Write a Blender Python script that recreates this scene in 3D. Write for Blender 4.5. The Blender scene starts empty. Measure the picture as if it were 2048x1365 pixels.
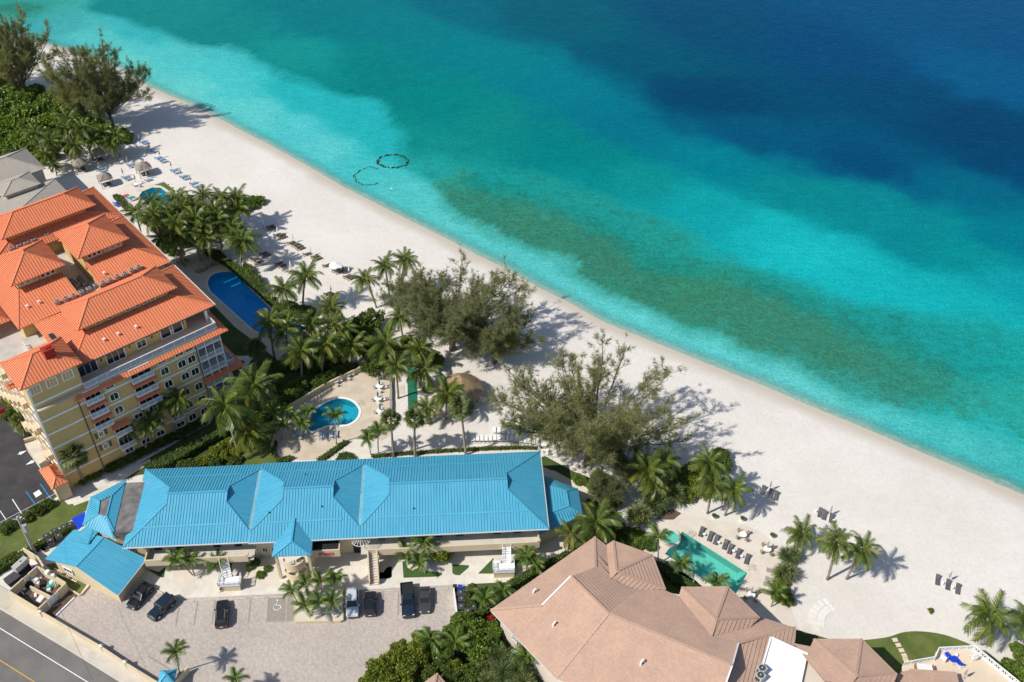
import bpy, bmesh, math, random
import numpy as np
from mathutils import Vector, Matrix
from mathutils.geometry import delaunay_2d_cdt
R = math.radians
PI = math.pi
rnd = random.Random(7)
sc = bpy.context.scene
col = sc.collection

# ------------------------------------------------------------------ camera, sky, sun, exposure
FPX, PITCH, CAMH = 2000.0, R(40.5), 130.0          # focal length (px of a 2048 wide frame), depression, flying height
cam = bpy.data.objects.new('camera', bpy.data.cameras.new('camera'))
col.objects.link(cam)
cam.location = (0, 0, CAMH)
cam.rotation_euler = (PI / 2 - PITCH, 0, 0)
cam.data.sensor_width = 36
cam.data.lens = 36 * FPX / 2048
cam.data.clip_start = 1
cam.data.clip_end = 30000
sc.camera = cam

SUN_EL, SHADOW_AZ = R(47), R(27)                    # shadows run to the right and a little away
world = bpy.data.worlds.new('World')
sc.world = world
world.use_nodes = True
wn = world.node_tree.nodes
sky = wn.new('ShaderNodeTexSky')
sky.sky_type = 'NISHITA'
sky.sun_disc = False
sky.sun_elevation = SUN_EL
sky.sun_rotation = math.atan2(-math.cos(SHADOW_AZ), -math.sin(SHADOW_AZ))
bg = wn['Background']
bg.inputs[1].default_value = 0.1
world.node_tree.links.new(sky.outputs[0], bg.inputs[0])
sun = bpy.data.objects.new('sun', bpy.data.lights.new('sun', 'SUN'))
col.objects.link(sun)
sun.data.energy = 4.4
sun.data.angle = R(0.5)
sun.data.color = (1.0, 0.95, 0.86)
_d = Vector((math.cos(SHADOW_AZ) * math.cos(SUN_EL), math.sin(SHADOW_AZ) * math.cos(SUN_EL), -math.sin(SUN_EL)))
sun.rotation_euler = _d.to_track_quat('-Z', 'Y').to_euler()
sun.location = (-60, 40, 160)
vs = sc.view_settings
vs.view_transform = 'Standard'
vs.look = 'None'
vs.exposure = 0.1
vs.gamma = 1.0
vs.use_curve_mapping = False
sc.cycles.max_bounces = 6
sc.cycles.transparent_max_bounces = 12

# ------------------------------------------------------------------ ground coordinates
SP, CP = math.sin(PITCH), math.cos(PITCH)
def W(u, v, z=0.0):
    """the place on the level z that is seen at (u, v) of the photograph"""
    dx, dy = (u - 1024) / FPX, -(v - 682.5) / FPX
    d = (dx, CP + dy * SP, -SP + dy * CP)
    t = (z - CAMH) / d[2]
    return Vector((d[0] * t, d[1] * t, z))
def over(u, v, y):
    """the place seen at (u, v) that stands at the depth y"""
    dx, dy = (u - 1024) / FPX, -(v - 682.5) / FPX
    d = (dx, CP + dy * SP, -SP + dy * CP)
    t = y / d[1]
    return Vector((d[0] * t, y, CAMH + d[2] * t))
def crop(x0, y0, s):
    return lambda x, y: (x0 + x / s, y0 + y / s)
def PX(p):
    dep = p[1] * CP - (p[2] - CAMH) * SP
    return 1024 + FPX * p[0] / dep, 682.5 - FPX * (p[1] * SP + (p[2] - CAMH) * CP) / dep

# ------------------------------------------------------------------ scene helpers
def tag(o, label=None, cat=None, group=None, kind=None):
    if label: o['label'] = label
    if cat: o['category'] = cat
    if group: o['group'] = group
    if kind: o['kind'] = kind
    return o
def empty(name, loc=(0, 0, 0), rz=0.0, label=None, cat=None, group=None):
    o = bpy.data.objects.new(name, None)
    col.objects.link(o)
    o.location = loc
    o.rotation_euler = (0, 0, rz)
    o.empty_display_size = 0.2
    return tag(o, label, cat, group)
def link(name, me, parent=None, loc=None, rot=None, scale=None):
    o = bpy.data.objects.new(name, me)
    col.objects.link(o)
    if parent: o.parent = parent
    if loc is not None: o.location = loc
    if rot is not None: o.rotation_euler = rot
    if scale is not None: o.scale = (scale,) * 3 if isinstance(scale, (int, float)) else scale
    return o
def copy_tree(o, parent=None):
    c = o.copy()
    col.objects.link(c)
    c.parent = parent
    for ch in KIDS.get(o.name, ()):
        copy_tree(ch, c)
    return c
KIDS = {}
def remember(o):
    """note the children of a prototype once, so that copies are cheap"""
    for x in list(bpy.data.objects):
        if x.parent is not None:
            pass
    def walk(a):
        ch = [x for x in a.children]
        KIDS[a.name] = ch
        for x in ch: walk(x)
    bpy.context.view_layer.update()
    walk(o)
    return o

class MB:
    """collects faces for one mesh"""
    def __init__(s): s.v, s.f, s.uv = [], [], {}
    def add(s, pts):
        n = len(s.v); s.v.extend([tuple(p) for p in pts]); return n
    def poly(s, pts, uv=None):
        n = s.add(pts); s.f.append(tuple(range(n, n + len(pts))))
        if uv: s.uv[len(s.f) - 1] = uv
        return s
    def box(s, x0, x1, y0, y1, z0, z1):
        n = s.add([(x0, y0, z0), (x1, y0, z0), (x1, y1, z0), (x0, y1, z0), (x0, y0, z1), (x1, y0, z1), (x1, y1, z1), (x0, y1, z1)])
        for q in ((3, 2, 1, 0), (4, 5, 6, 7), (0, 1, 5, 4), (1, 2, 6, 5), (2, 3, 7, 6), (3, 0, 4, 7)):
            s.f.append(tuple(n + i for i in q))
        return s
    def obox(s, c, ax, ay, az, hx, hy, hz):
        c, ax, ay, az = Vector(c), Vector(ax), Vector(ay), Vector(az)
        n = s.add([c + ax * (hx * i) + ay * (hy * j) + az * (hz * k) for k in (-1, 1) for i, j in ((-1, -1), (1, -1), (1, 1), (-1, 1))])
        for q in ((3, 2, 1, 0), (4, 5, 6, 7), (0, 1, 5, 4), (1, 2, 6, 5), (2, 3, 7, 6), (3, 0, 4, 7)):
            s.f.append(tuple(n + i for i in q))
        return s
    def bar(s, a, b, w, h, up=(0, 0, 1)):
        a, b = Vector(a), Vector(b)
        d = b - a
        L = d.length
        if L < 1e-6: return s
        d /= L
        u = Vector(up)
        side = d.cross(u)
        if side.length < 1e-4: side = d.cross(Vector((1, 0, 0)))
        side.normalize()
        u = side.cross(d)
        return s.obox((a + b) / 2, d, side, u, L / 2, w / 2, h / 2)
    def prism(s, pts, z0, z1):
        n = len(pts)
        ar = sum(pts[i][0] * pts[(i + 1) % n][1] - pts[(i + 1) % n][0] * pts[i][1] for i in range(n))
        if ar < 0: pts = pts[::-1]
        k = s.add([(p[0], p[1], z0) for p in pts] + [(p[0], p[1], z1) for p in pts])
        s.f.append(tuple(range(k + n - 1, k - 1, -1)))
        s.f.append(tuple(range(k + n, k + 2 * n)))
        for i in range(n):
            j = (i + 1) % n
            s.f.append((k + i, k + j, k + n + j, k + n + i))
        return s
    def tube(s, pts, rad, n=6, cap=True):
        pts = [Vector(p) for p in pts]
        if isinstance(rad, (int, float)): rad = [rad] * len(pts)
        rings = []
        for i, p in enumerate(pts):
            d = (pts[min(i + 1, len(pts) - 1)] - pts[max(i - 1, 0)])
            if d.length < 1e-6: d = Vector((0, 0, 1))
            d.normalize()
            x = d.cross(Vector((0, 0, 1)) if abs(d.z) < 0.9 else Vector((1, 0, 0))).normalized()
            y = d.cross(x)
            rings.append(s.add([p + (x * math.cos(2 * PI * k / n) + y * math.sin(2 * PI * k / n)) * rad[i] for k in range(n)]))
        for a, b in zip(rings, rings[1:]):
            for k in range(n):
                j = (k + 1) % n
                s.f.append((a + k, b + k, b + j, a + j))
        if cap:
            s.f.append(tuple(rings[0] + k for k in range(n)))
            s.f.append(tuple(rings[-1] + k for k in range(n - 1, -1, -1)))
        return s
    def cyl(s, c, r, z0, z1, n=12, r2=None):
        r2 = r if r2 is None else r2
        a = s.add([(c[0] + r * math.cos(2 * PI * k / n), c[1] + r * math.sin(2 * PI * k / n), z0) for k in range(n)])
        b = s.add([(c[0] + r2 * math.cos(2 * PI * k / n), c[1] + r2 * math.sin(2 * PI * k / n), z1) for k in range(n)])
        for k in range(n):
            j = (k + 1) % n
            s.f.append((a + k, a + j, b + j, b + k))
        s.f.append(tuple(a + k for k in range(n - 1, -1, -1)))
        s.f.append(tuple(b + k for k in range(n)))
        return s
    def mesh(s, name, mat, smooth=False):
        me = bpy.data.meshes.new(name)
        me.from_pydata(s.v, [], s.f)
        if mat is not None: me.materials.append(M[mat] if isinstance(mat, str) else mat)
        if s.uv:
            l = me.uv_layers.new(name='uv')
            for fi, uv in s.uv.items():
                p = me.polygons[fi]
                for k, li in enumerate(p.loop_indices): l.data[li].uv = uv[k]
        if smooth: me.polygons.foreach_set('use_smooth', [True] * len(me.polygons))
        me.update()
        return me
    def build(s, name, mat, parent=None, smooth=False, kind=None, loc=None, rot=None, label=None, cat=None, group=None):
        o = link(name, s.mesh(name, mat, smooth), parent, loc, rot)
        return tag(o, label, cat, group, kind)

def np_mesh(name, verts, faces, mat, smooth=False):
    """fast mesh from arrays: faces is (n,4) or (n,3)"""
    verts = np.asarray(verts, np.float32); faces = np.asarray(faces, np.int32)
    me = bpy.data.meshes.new(name)
    me.vertices.add(len(verts)); me.vertices.foreach_set('co', verts.ravel())
    k = faces.shape[1]
    me.loops.add(faces.size); me.loops.foreach_set('vertex_index', faces.ravel())
    me.polygons.add(len(faces)); me.polygons.foreach_set('loop_start', np.arange(0, faces.size, k, dtype=np.int32))
    me.polygons.foreach_set('loop_total', np.full(len(faces), k, np.int32))
    if smooth: me.polygons.foreach_set('use_smooth', np.ones(len(faces), bool))
    me.update(calc_edges=True)
    me.materials.append(M[mat])
    return me

ORD = ['leftmost', 'second', 'third', 'fourth', 'fifth', 'sixth', 'seventh', 'eighth', 'ninth', 'tenth', 'eleventh', 'twelfth', 'thirteenth', 'fourteenth',
       'fifteenth', 'sixteenth', 'seventeenth', 'eighteenth', 'nineteenth', 'twentieth', 'twenty-first', 'twenty-second', 'twenty-third', 'twenty-fourth',
       'twenty-fifth', 'twenty-sixth', 'twenty-seventh', 'twenty-eighth']
def ordinal(i, n):
    if n == 1: return 'only'
    if i == 0: return 'leftmost'
    if i == n - 1: return 'rightmost'
    return ORD[i] + ' from the left'

# ------------------------------------------------------------------ materials
M = {}
def newmat(name):
    m = bpy.data.materials.new(name)
    m.use_nodes = True
    M[name] = m
    nt = m.node_tree
    return m, nt.nodes, nt.links, nt.nodes['Principled BSDF']
def coord(N, L, kind='Object'):
    if kind == 'World':
        g = N.new('ShaderNodeNewGeometry')
        return g.outputs['Position']
    t = N.new('ShaderNodeTexCoord')
    return t.outputs[kind]
def noise(N, L, vec, scale, detail=3, rough=0.55, stretch=None):
    if stretch:
        mp = N.new('ShaderNodeMapping'); mp.inputs['Scale'].default_value = stretch
        L.new(vec, mp.inputs['Vector']); vec = mp.outputs[0]
    n = N.new('ShaderNodeTexNoise')
    n.inputs['Scale'].default_value = scale; n.inputs['Detail'].default_value = detail; n.inputs['Roughness'].default_value = rough
    L.new(vec, n.inputs['Vector'])
    return n.outputs['Fac']
def ramp(N, L, fac, stops):
    r = N.new('ShaderNodeValToRGB')
    e = r.color_ramp.elements
    while len(e) > 1: e.remove(e[-1])
    e[0].position = stops[0][0]; e[0].color = (*stops[0][1], 1)
    for p, c in stops[1:]:
        x = e.new(p); x.color = (*c, 1)
    L.new(fac, r.inputs[0])
    return r.outputs[0]
def mixc(N, L, fac, a, b, mode='MIX'):
    m = N.new('ShaderNodeMix'); m.data_type = 'RGBA'; m.blend_type = mode
    for s, v in ((0, fac), (6, a), (7, b)):
        if isinstance(v, (int, float)): m.inputs[s].default_value = v
        elif isinstance(v, tuple): m.inputs[s].default_value = (*v, 1) if len(v) == 3 else v
        else: L.new(v, m.inputs[s])
    return m.outputs[2]
def mth(N, L, op, a, b=None, c=None):
    m = N.new('ShaderNodeMath'); m.operation = op
    for i, v in enumerate((a, b, c)):
        if v is None: continue
        if isinstance(v, (int, float)): m.inputs[i].default_value = v
        else: L.new(v, m.inputs[i])
    return m.outputs[0]
def bump(N, L, B, h, strength, dist):
    b = N.new('ShaderNodeBump'); b.inputs['Strength'].default_value = strength; b.inputs['Distance'].default_value = dist
    L.new(h, b.inputs['Height']); L.new(b.outputs[0], B.inputs['Normal'])
def sc3(c, k): return tuple(min(1, x * k) for x in c)
def surf(name, c, var=0.12, scale=1.2, rough=0.85, spec=0.3, fine=14, fvar=0.08, bmp=0.0, bdist=0.02, kind='World', dirt=None, dscale=0.35, metal=0.0, objvar=0.0):
    """plain weathered surface: broad and fine mottling, optional dirt in patches"""
    m, N, L, B = newmat(name)
    v = coord(N, L, kind)
    a = noise(N, L, v, scale, 4)
    k = ramp(N, L, a, [(0.3, sc3(c, 1 - var)), (0.7, sc3(c, 1 + var))])
    f = noise(N, L, v, fine, 2)
    k = mixc(N, L, 1.0, k, ramp(N, L, f, [(0.3, (1 - fvar,) * 3), (0.7, (1 + fvar,) * 3)]), 'MULTIPLY')
    if dirt:
        d = noise(N, L, v, dscale, 5, 0.65)
        k = mixc(N, L, mth(N, L, 'MULTIPLY', ramp(N, L, d, [(0.5, (0, 0, 0)), (0.72, (1, 1, 1))]), 0.55), k, dirt)
    if objvar:
        oi = N.new('ShaderNodeObjectInfo')
        k = mixc(N, L, 1.0, k, ramp(N, L, oi.outputs['Random'], [(0, (1 - objvar,) * 3), (1, (1 + objvar,) * 3)]), 'MULTIPLY')
    L.new(k, B.inputs['Base Color'])
    B.inputs['Roughness'].default_value = rough
    B.inputs['Specular IOR Level'].default_value = spec
    B.inputs['Metallic'].default_value = metal
    if bmp: bump(N, L, B, f, bmp, bdist)
    return m
def leafmat(name, c1, c2, trans=0.25, rough=0.5, c3=None):
    """foliage: each leaf its own shade, thin enough to let some light through"""
    m, N, L, B = newmat(name)
    g = N.new('ShaderNodeNewGeometry')
    oi = N.new('ShaderNodeObjectInfo')
    stops = [(0, c1), (0.8, c2)] + ([(1.0, c3)] if c3 else [])
    k = ramp(N, L, g.outputs['Random Per Island'], stops)
    k = mixc(N, L, 1.0, k, ramp(N, L, oi.outputs['Random'], [(0, (0.78, 0.82, 0.75)), (0.5, (1, 1, 1)), (1, (1.16, 1.1, 0.92))]), 'MULTIPLY')
    L.new(k, B.inputs['Base Color'])
    B.inputs['Roughness'].default_value = rough
    B.inputs['Specular IOR Level'].default_value = 0.35
    t = N.new('ShaderNodeBsdfTranslucent')
    L.new(mixc(N, L, 1.0, k, (1.3, 1.4, 0.7), 'MULTIPLY'), t.inputs[0])
    x = N.new('ShaderNodeMixShader'); x.inputs[0].default_value = trans
    L.new(B.outputs[0], x.inputs[1]); L.new(t.outputs[0], x.inputs[2])
    L.new(x.outputs[0], N['Material Output'].inputs[0])
    return m
def metal_roof(name, c, fade):
    """painted metal sheet: faint streaks down the fall (uv y), chalky patches"""
    m, N, L, B = newmat(name)
    v = coord(N, L, 'UV')
    a = noise(N, L, v, 1.0, 4, 0.6, stretch=(2.4, 0.25, 1))
    b = noise(N, L, v, 0.22, 4)
    k = ramp(N, L, a, [(0.25, sc3(c, 0.86)), (0.75, sc3(c, 1.1))])
    k = mixc(N, L, mth(N, L, 'MULTIPLY', ramp(N, L, b, [(0.45, (0, 0, 0)), (0.8, (1, 1, 1))]), 0.4), k, fade)
    L.new(k, B.inputs['Base Color'])
    B.inputs['Roughness'].default_value = 0.55
    B.inputs['Specular IOR Level'].default_value = 0.4
    return m
# ground and building surfaces
surf('concrete', (0.58, 0.53, 0.46), 0.08, 0.5, dirt=(0.36, 0.33, 0.29), bmp=0.15)
surf('walk_stone', (0.66, 0.62, 0.55), 0.08, 0.8, dirt=(0.5, 0.46, 0.4))
surf('deck_stone', (0.56, 0.48, 0.38), 0.1, 0.6, dirt=(0.44, 0.36, 0.27))
surf('pale_deck', (0.64, 0.58, 0.5), 0.06, 0.5, dirt=(0.54, 0.47, 0.38))
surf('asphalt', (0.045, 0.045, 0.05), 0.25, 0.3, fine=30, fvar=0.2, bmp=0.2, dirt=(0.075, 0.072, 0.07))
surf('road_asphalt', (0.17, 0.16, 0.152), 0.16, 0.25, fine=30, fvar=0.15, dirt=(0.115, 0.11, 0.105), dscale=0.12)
surf('verge', (0.55, 0.5, 0.41), 0.1, 0.5, dirt=(0.36, 0.33, 0.27), dscale=0.25, bmp=0.2)
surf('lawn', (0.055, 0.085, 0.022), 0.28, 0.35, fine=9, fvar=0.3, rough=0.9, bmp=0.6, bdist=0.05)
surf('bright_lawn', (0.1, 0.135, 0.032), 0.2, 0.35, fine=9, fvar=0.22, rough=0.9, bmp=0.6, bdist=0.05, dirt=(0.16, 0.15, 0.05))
surf('turf', (0.05, 0.1, 0.024), 0.15, 0.6, fine=16, fvar=0.2, rough=0.9)
surf('soil', (0.12, 0.08, 0.06), 0.25, 0.8, bmp=0.4)
surf('paver_white', (0.72, 0.7, 0.66), 0.06, 1.5)
surf('hedge_core', (0.025, 0.045, 0.012), 0.3, 2)
surf('mulch', (0.3, 0.17, 0.1), 0.3, 1.5, bmp=0.4)
surf('court', (0.012, 0.14, 0.085), 0.1, 0.3, dirt=(0.03, 0.2, 0.13))
surf('white_paint', (0.78, 0.78, 0.76), 0.05, 2)
surf('yellow_paint', (0.6, 0.36, 0.05), 0.15, 2)
surf('blue_paint', (0.02, 0.2, 0.55), 0.15, 2)
surf('grey_mark', (0.3, 0.27, 0.24), 0.1, 2)
surf('cream_wall', (0.62, 0.52, 0.36), 0.06, 0.5, dirt=(0.52, 0.43, 0.3), kind='Object')
surf('yellow_wall', (0.56, 0.4, 0.17), 0.06, 0.3, kind='Object', dirt=(0.48, 0.34, 0.16))
surf('grey_wall', (0.6, 0.53, 0.46), 0.05, 0.4, kind='Object')
surf('white_trim', (0.76, 0.77, 0.79), 0.04, 1.5, kind='Object', rough=0.5)
surf('white_roof', (0.82, 0.83, 0.85), 0.03, 0.6, kind='Object', dirt=(0.6, 0.6, 0.58), dscale=0.6)
surf('flat_roof', (0.17, 0.165, 0.16), 0.35, 0.8, kind='Object', dirt=(0.06, 0.06, 0.06), dscale=0.5)
surf('pale_flat_roof', (0.52, 0.47, 0.42), 0.1, 0.6, kind='Object', dirt=(0.35, 0.32, 0.3))
surf('gutter', (0.6, 0.6, 0.58), 0.05, 2, kind='Object', rough=0.4)
surf('dark_metal', (0.06, 0.06, 0.065), 0.1, 3, kind='Object', rough=0.45, spec=0.5)
surf('steel', (0.5, 0.5, 0.5), 0.1, 3, kind='Object', rough=0.35, metal=0.7)
surf('ac_white', (0.42, 0.42, 0.4), 0.08, 3, kind='Object')
surf('wood', (0.3, 0.16, 0.07), 0.2, 2, kind='Object', objvar=0.15)
surf('grey_wood', (0.3, 0.25, 0.2), 0.2, 2, kind='Object')
surf('dark_cushion', (0.11, 0.11, 0.12), 0.12, 4, kind='Object', rough=0.9, objvar=0.15)
surf('brown_cushion', (0.13, 0.11, 0.09), 0.12, 4, kind='Object', rough=0.9, objvar=0.15)
surf('tan_sling', (0.3, 0.25, 0.2), 0.1, 4, kind='Object', rough=0.9, objvar=0.12)
surf('blue_cushion', (0.2, 0.33, 0.52), 0.15, 4, kind='Object', rough=0.9, objvar=0.18)
surf('pale_blue_cushion', (0.42, 0.52, 0.62), 0.1, 4, kind='Object', rough=0.9, objvar=0.1)
surf('royal_blue', (0.01, 0.05, 0.55), 0.1, 1.5, kind='Object', rough=0.6)
surf('teal_cloth', (0.01, 0.15, 0.15), 0.12, 3, kind='Object', rough=0.9)
surf('turquoise_cloth', (0.02, 0.42, 0.42), 0.12, 3, kind='Object', rough=0.9)
surf('pink_cloth', (0.7, 0.1, 0.2), 0.12, 3, kind='Object', rough=0.9)
surf('white_plastic', (0.8, 0.8, 0.79), 0.04, 3, kind='Object', rough=0.45)
surf('grey_cloth', (0.34, 0.31, 0.28), 0.12, 3, kind='Object', rough=0.9)
surf('thatch_grey', (0.3, 0.26, 0.22), 0.3, 1.5, kind='Object', fine=22, fvar=0.3, bmp=0.8, bdist=0.08)
surf('thatch_tan', (0.42, 0.3, 0.18), 0.22, 1.2, kind='Object', fine=22, fvar=0.3, bmp=0.8, bdist=0.08)
surf('palm_trunk', (0.3, 0.26, 0.21), 0.2, 1.5, kind='Object', fine=9, fvar=0.22, objvar=0.15)
surf('bark', (0.13, 0.11, 0.09), 0.25, 1.5, kind='Object', fine=9, fvar=0.2)
surf('stone_grey', (0.3, 0.28, 0.25), 0.25, 1.2, bmp=0.4)
surf('timber', (0.55, 0.42, 0.26), 0.2, 2, kind='Object', objvar=0.2)
surf('rust_red', (0.32, 0.03, 0.02), 0.15, 2, kind='Object')
surf('skin', (0.45, 0.28, 0.2), 0.05, 3, kind='Object', rough=0.6)
surf('dark_cloth', (0.03, 0.03, 0.05), 0.1, 3, kind='Object', rough=0.9)
surf('rubber', (0.02, 0.02, 0.02), 0.1, 3, kind='Object', rough=0.8)
surf('cardboard', (0.62, 0.6, 0.56), 0.15, 3, kind='Object', objvar=0.2)
surf('lattice_white', (0.8, 0.81, 0.82), 0.03, 2, kind='Object', rough=0.5)
surf('terrace_tile', (0.66, 0.55, 0.42), 0.06, 0.7, kind='Object', dirt=(0.56, 0.45, 0.33))
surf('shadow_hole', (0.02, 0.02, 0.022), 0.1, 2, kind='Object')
surf('concrete_pole', (0.36, 0.36, 0.34), 0.1, 1, kind='Object')
surf('weed', (0.03, 0.07, 0.06), 0.3, 1.5)
metal_roof('blue_metal', (0.07, 0.36, 0.53), (0.13, 0.42, 0.57))
metal_roof('orange_metal', (0.69, 0.225, 0.105), (0.7, 0.27, 0.15))
metal_roof('grey_metal', (0.4, 0.365, 0.315), (0.46, 0.42, 0.36))
def glassmat(name, c, rough=0.06):
    m, N, L, B = newmat(name)
    oi = N.new('ShaderNodeObjectInfo')
    L.new(ramp(N, L, oi.outputs['Random'], [(0, sc3(c, 0.5)), (1, sc3(c, 1.7))]), B.inputs['Base Color'])
    B.inputs['Roughness'].default_value = rough
    B.inputs['Specular IOR Level'].default_value = 0.7
glassmat('window_glass', (0.015, 0.022, 0.03))
glassmat('car_glass', (0.012, 0.016, 0.02), 0.04)
glassmat('dark_door', (0.03, 0.032, 0.036), 0.4)
def carpaint(name, c):
    m, N, L, B = newmat(name)
    B.inputs['Base Color'].default_value = (*c, 1)
    B.inputs['Roughness'].default_value = 0.25
    B.inputs['Coat Weight'].default_value = 0.6
    B.inputs['Coat Roughness'].default_value = 0.05
    n = noise(N, L, coord(N, L), 6, 2)
    L.new(ramp(N, L, n, [(0.3, sc3(c, 0.9)), (0.7, sc3(c, 1.1))]), B.inputs['Base Color'])
carpaint('paint_black', (0.012, 0.013, 0.016))
carpaint('paint_navy', (0.012, 0.022, 0.04))
carpaint('paint_white', (0.55, 0.58, 0.62))
carpaint('paint_grey', (0.05, 0.05, 0.052))
carpaint('head_lamp', (0.75, 0.78, 0.8))
carpaint('tail_lamp', (0.35, 0.01, 0.01))
leafmat('coconut_leaf', (0.065, 0.115, 0.022), (0.17, 0.22, 0.045), 0.34, 0.36, (0.3, 0.29, 0.07))
leafmat('yellow_leaf', (0.12, 0.15, 0.022), (0.27, 0.25, 0.035), 0.3, 0.45, (0.36, 0.27, 0.05))
leafmat('fan_leaf', (0.04, 0.08, 0.02), (0.13, 0.16, 0.05), 0.22, 0.45, (0.2, 0.2, 0.07))
leafmat('small_palm_leaf', (0.06, 0.115, 0.022), (0.15, 0.22, 0.04), 0.28, 0.42, (0.16, 0.2, 0.04))
leafmat('spiky_leaf', (0.1, 0.14, 0.06), (0.2, 0.25, 0.11), 0.25, 0.45, (0.3, 0.33, 0.16))
leafmat('pine_needle', (0.15, 0.17, 0.075), (0.26, 0.27, 0.13), 0.35, 0.6, (0.34, 0.32, 0.17))
leafmat('grape_leaf', (0.075, 0.13, 0.022), (0.17, 0.25, 0.04), 0.25, 0.4, (0.2, 0.26, 0.04))
leafmat('lime_leaf', (0.08, 0.12, 0.014), (0.22, 0.27, 0.03), 0.28, 0.45, (0.36, 0.36, 0.05))
leafmat('hedge_leaf', (0.05, 0.095, 0.018), (0.13, 0.19, 0.034), 0.2, 0.5, (0.14, 0.17, 0.035))
leafmat('hedge_lime', (0.06, 0.09, 0.014), (0.16, 0.19, 0.026), 0.2, 0.5, (0.28, 0.27, 0.04))
leafmat('red_leaf', (0.3, 0.02, 0.02), (0.5, 0.03, 0.03), 0.2, 0.5)

# sand with footprints, darker and smoother where the sea wets it
def sand():
    m, N, L, B = newmat('sand')
    v = coord(N, L, 'World')
    at = N.new('ShaderNodeAttribute'); at.attribute_name = 'inland'
    s = at.outputs['Fac']
    big = noise(N, L, v, 0.06, 4, 0.6)
    mid = noise(N, L, v, 0.5, 4, 0.6)
    fine = noise(N, L, v, 1.7, 3, 0.6)
    c = ramp(N, L, big, [(0.3, (0.63, 0.59, 0.545)), (0.7, (0.7, 0.665, 0.625))])
    c = mixc(N, L, 1.0, c, ramp(N, L, mid, [(0.3, (0.97, 0.965, 0.96)), (0.7, (1.025, 1.025, 1.025))]), 'MULTIPLY')
    c = mixc(N, L, 1.0, c, ramp(N, L, fine, [(0.32, (0.94, 0.935, 0.93)), (0.6, (1.02, 1.02, 1.02))]), 'MULTIPLY')
    wob = mth(N, L, 'ADD', s, mth(N, L, 'MULTIPLY', mth(N, L, 'SUBTRACT', noise(N, L, v, 0.12, 3), 0.5), 2.5))
    mr = N.new('ShaderNodeMapRange'); mr.inputs[1].default_value = 1.0; mr.inputs[2].default_value = 4.2
    mr.inputs[3].default_value = 1; mr.inputs[4].default_value = 0
    L.new(wob, mr.inputs[0])
    wet = mr.outputs[0]
    c = mixc(N, L, wet, c, (0.54, 0.475, 0.395))
    L.new(c, B.inputs['Base Color'])
    L.new(mth(N, L, 'SUBTRACT', 0.92, mth(N, L, 'MULTIPLY', wet, 0.4)), B.inputs['Roughness'])
    B.inputs['Specular IOR Level'].default_value = 0.25
    h = mth(N, L, 'ADD', mth(N, L, 'MULTIPLY', fine, 1.0), mth(N, L, 'MULTIPLY', noise(N, L, v, 5, 2), 0.35))
    h = mth(N, L, 'MULTIPLY', h, mth(N, L, 'SUBTRACT', 1.0, mth(N, L, 'MULTIPLY', wet, 0.85)))
    bump(N, L, B, h, 0.3, 0.12)
sand()
def pavers():
    m, N, L, B = newmat('pink_paver')
    v = coord(N, L, 'World')
    mp = N.new('ShaderNodeMapping'); mp.inputs['Rotation'].default_value = (0, 0, R(48)); L.new(v, mp.inputs[0])
    b = N.new('ShaderNodeTexBrick')
    b.inputs['Color1'].default_value = (0.51, 0.455, 0.405, 1); b.inputs['Color2'].default_value = (0.41, 0.355, 0.325, 1); b.inputs['Mortar'].default_value = (0.34, 0.295, 0.27, 1)
    b.inputs['Scale'].default_value = 1; b.inputs['Brick Width'].default_value = 0.42; b.inputs['Row Height'].default_value = 0.21; b.inputs['Mortar Size'].default_value = 0.012
    b.inputs['Bias'].default_value = -0.1
    L.new(mp.outputs[0], b.inputs['Vector'])
    w = noise(N, L, v, 3.2, 4, 0.7)
    c = mixc(N, L, 1.0, b.outputs[0], ramp(N, L, w, [(0.3, (0.82, 0.81, 0.8)), (0.7, (1.14, 1.14, 1.14))]), 'MULTIPLY')
    d = noise(N, L, v, 0.09, 4, 0.6)
    c = mixc(N, L, 1.0, c, ramp(N, L, d, [(0.3, (0.9, 0.9, 0.9)), (0.7, (1.08, 1.07, 1.06))]), 'MULTIPLY')
    oil = noise(N, L, v, 0.35, 5, 0.7)
    c = mixc(N, L, mth(N, L, 'MULTIPLY', ramp(N, L, oil, [(0.66, (0, 0, 0)), (0.8, (1, 1, 1))]), 0.4), c, (0.2, 0.16, 0.13))
    L.new(c, B.inputs['Base Color']); B.inputs['Roughness'].default_value = 0.85
    bump(N, L, B, w, 0.3, 0.02)
pavers()
def tiles():
    m, N, L, B = newmat('tan_tile')
    v = coord(N, L, 'UV')
    b = N.new('ShaderNodeTexBrick')
    b.inputs['Color1'].default_value = (0.51, 0.345, 0.26, 1); b.inputs['Color2'].default_value = (0.455, 0.305, 0.228, 1); b.inputs['Mortar'].default_value = (0.4, 0.265, 0.2, 1)
    b.inputs['Scale'].default_value = 1; b.inputs['Brick Width'].default_value = 0.33; b.inputs['Row Height'].default_value = 0.36; b.inputs['Mortar Size'].default_value = 0.012
    L.new(v, b.inputs['Vector'])
    w = noise(N, L, v, 0.25, 4, 0.6)
    c = mixc(N, L, 1.0, b.outputs[0], ramp(N, L, w, [(0.3, (0.9, 0.9, 0.92)), (0.7, (1.1, 1.08, 1.05))]), 'MULTIPLY')
    L.new(c, B.inputs['Base Color']); B.inputs['Roughness'].default_value = 0.8
tiles()
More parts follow.
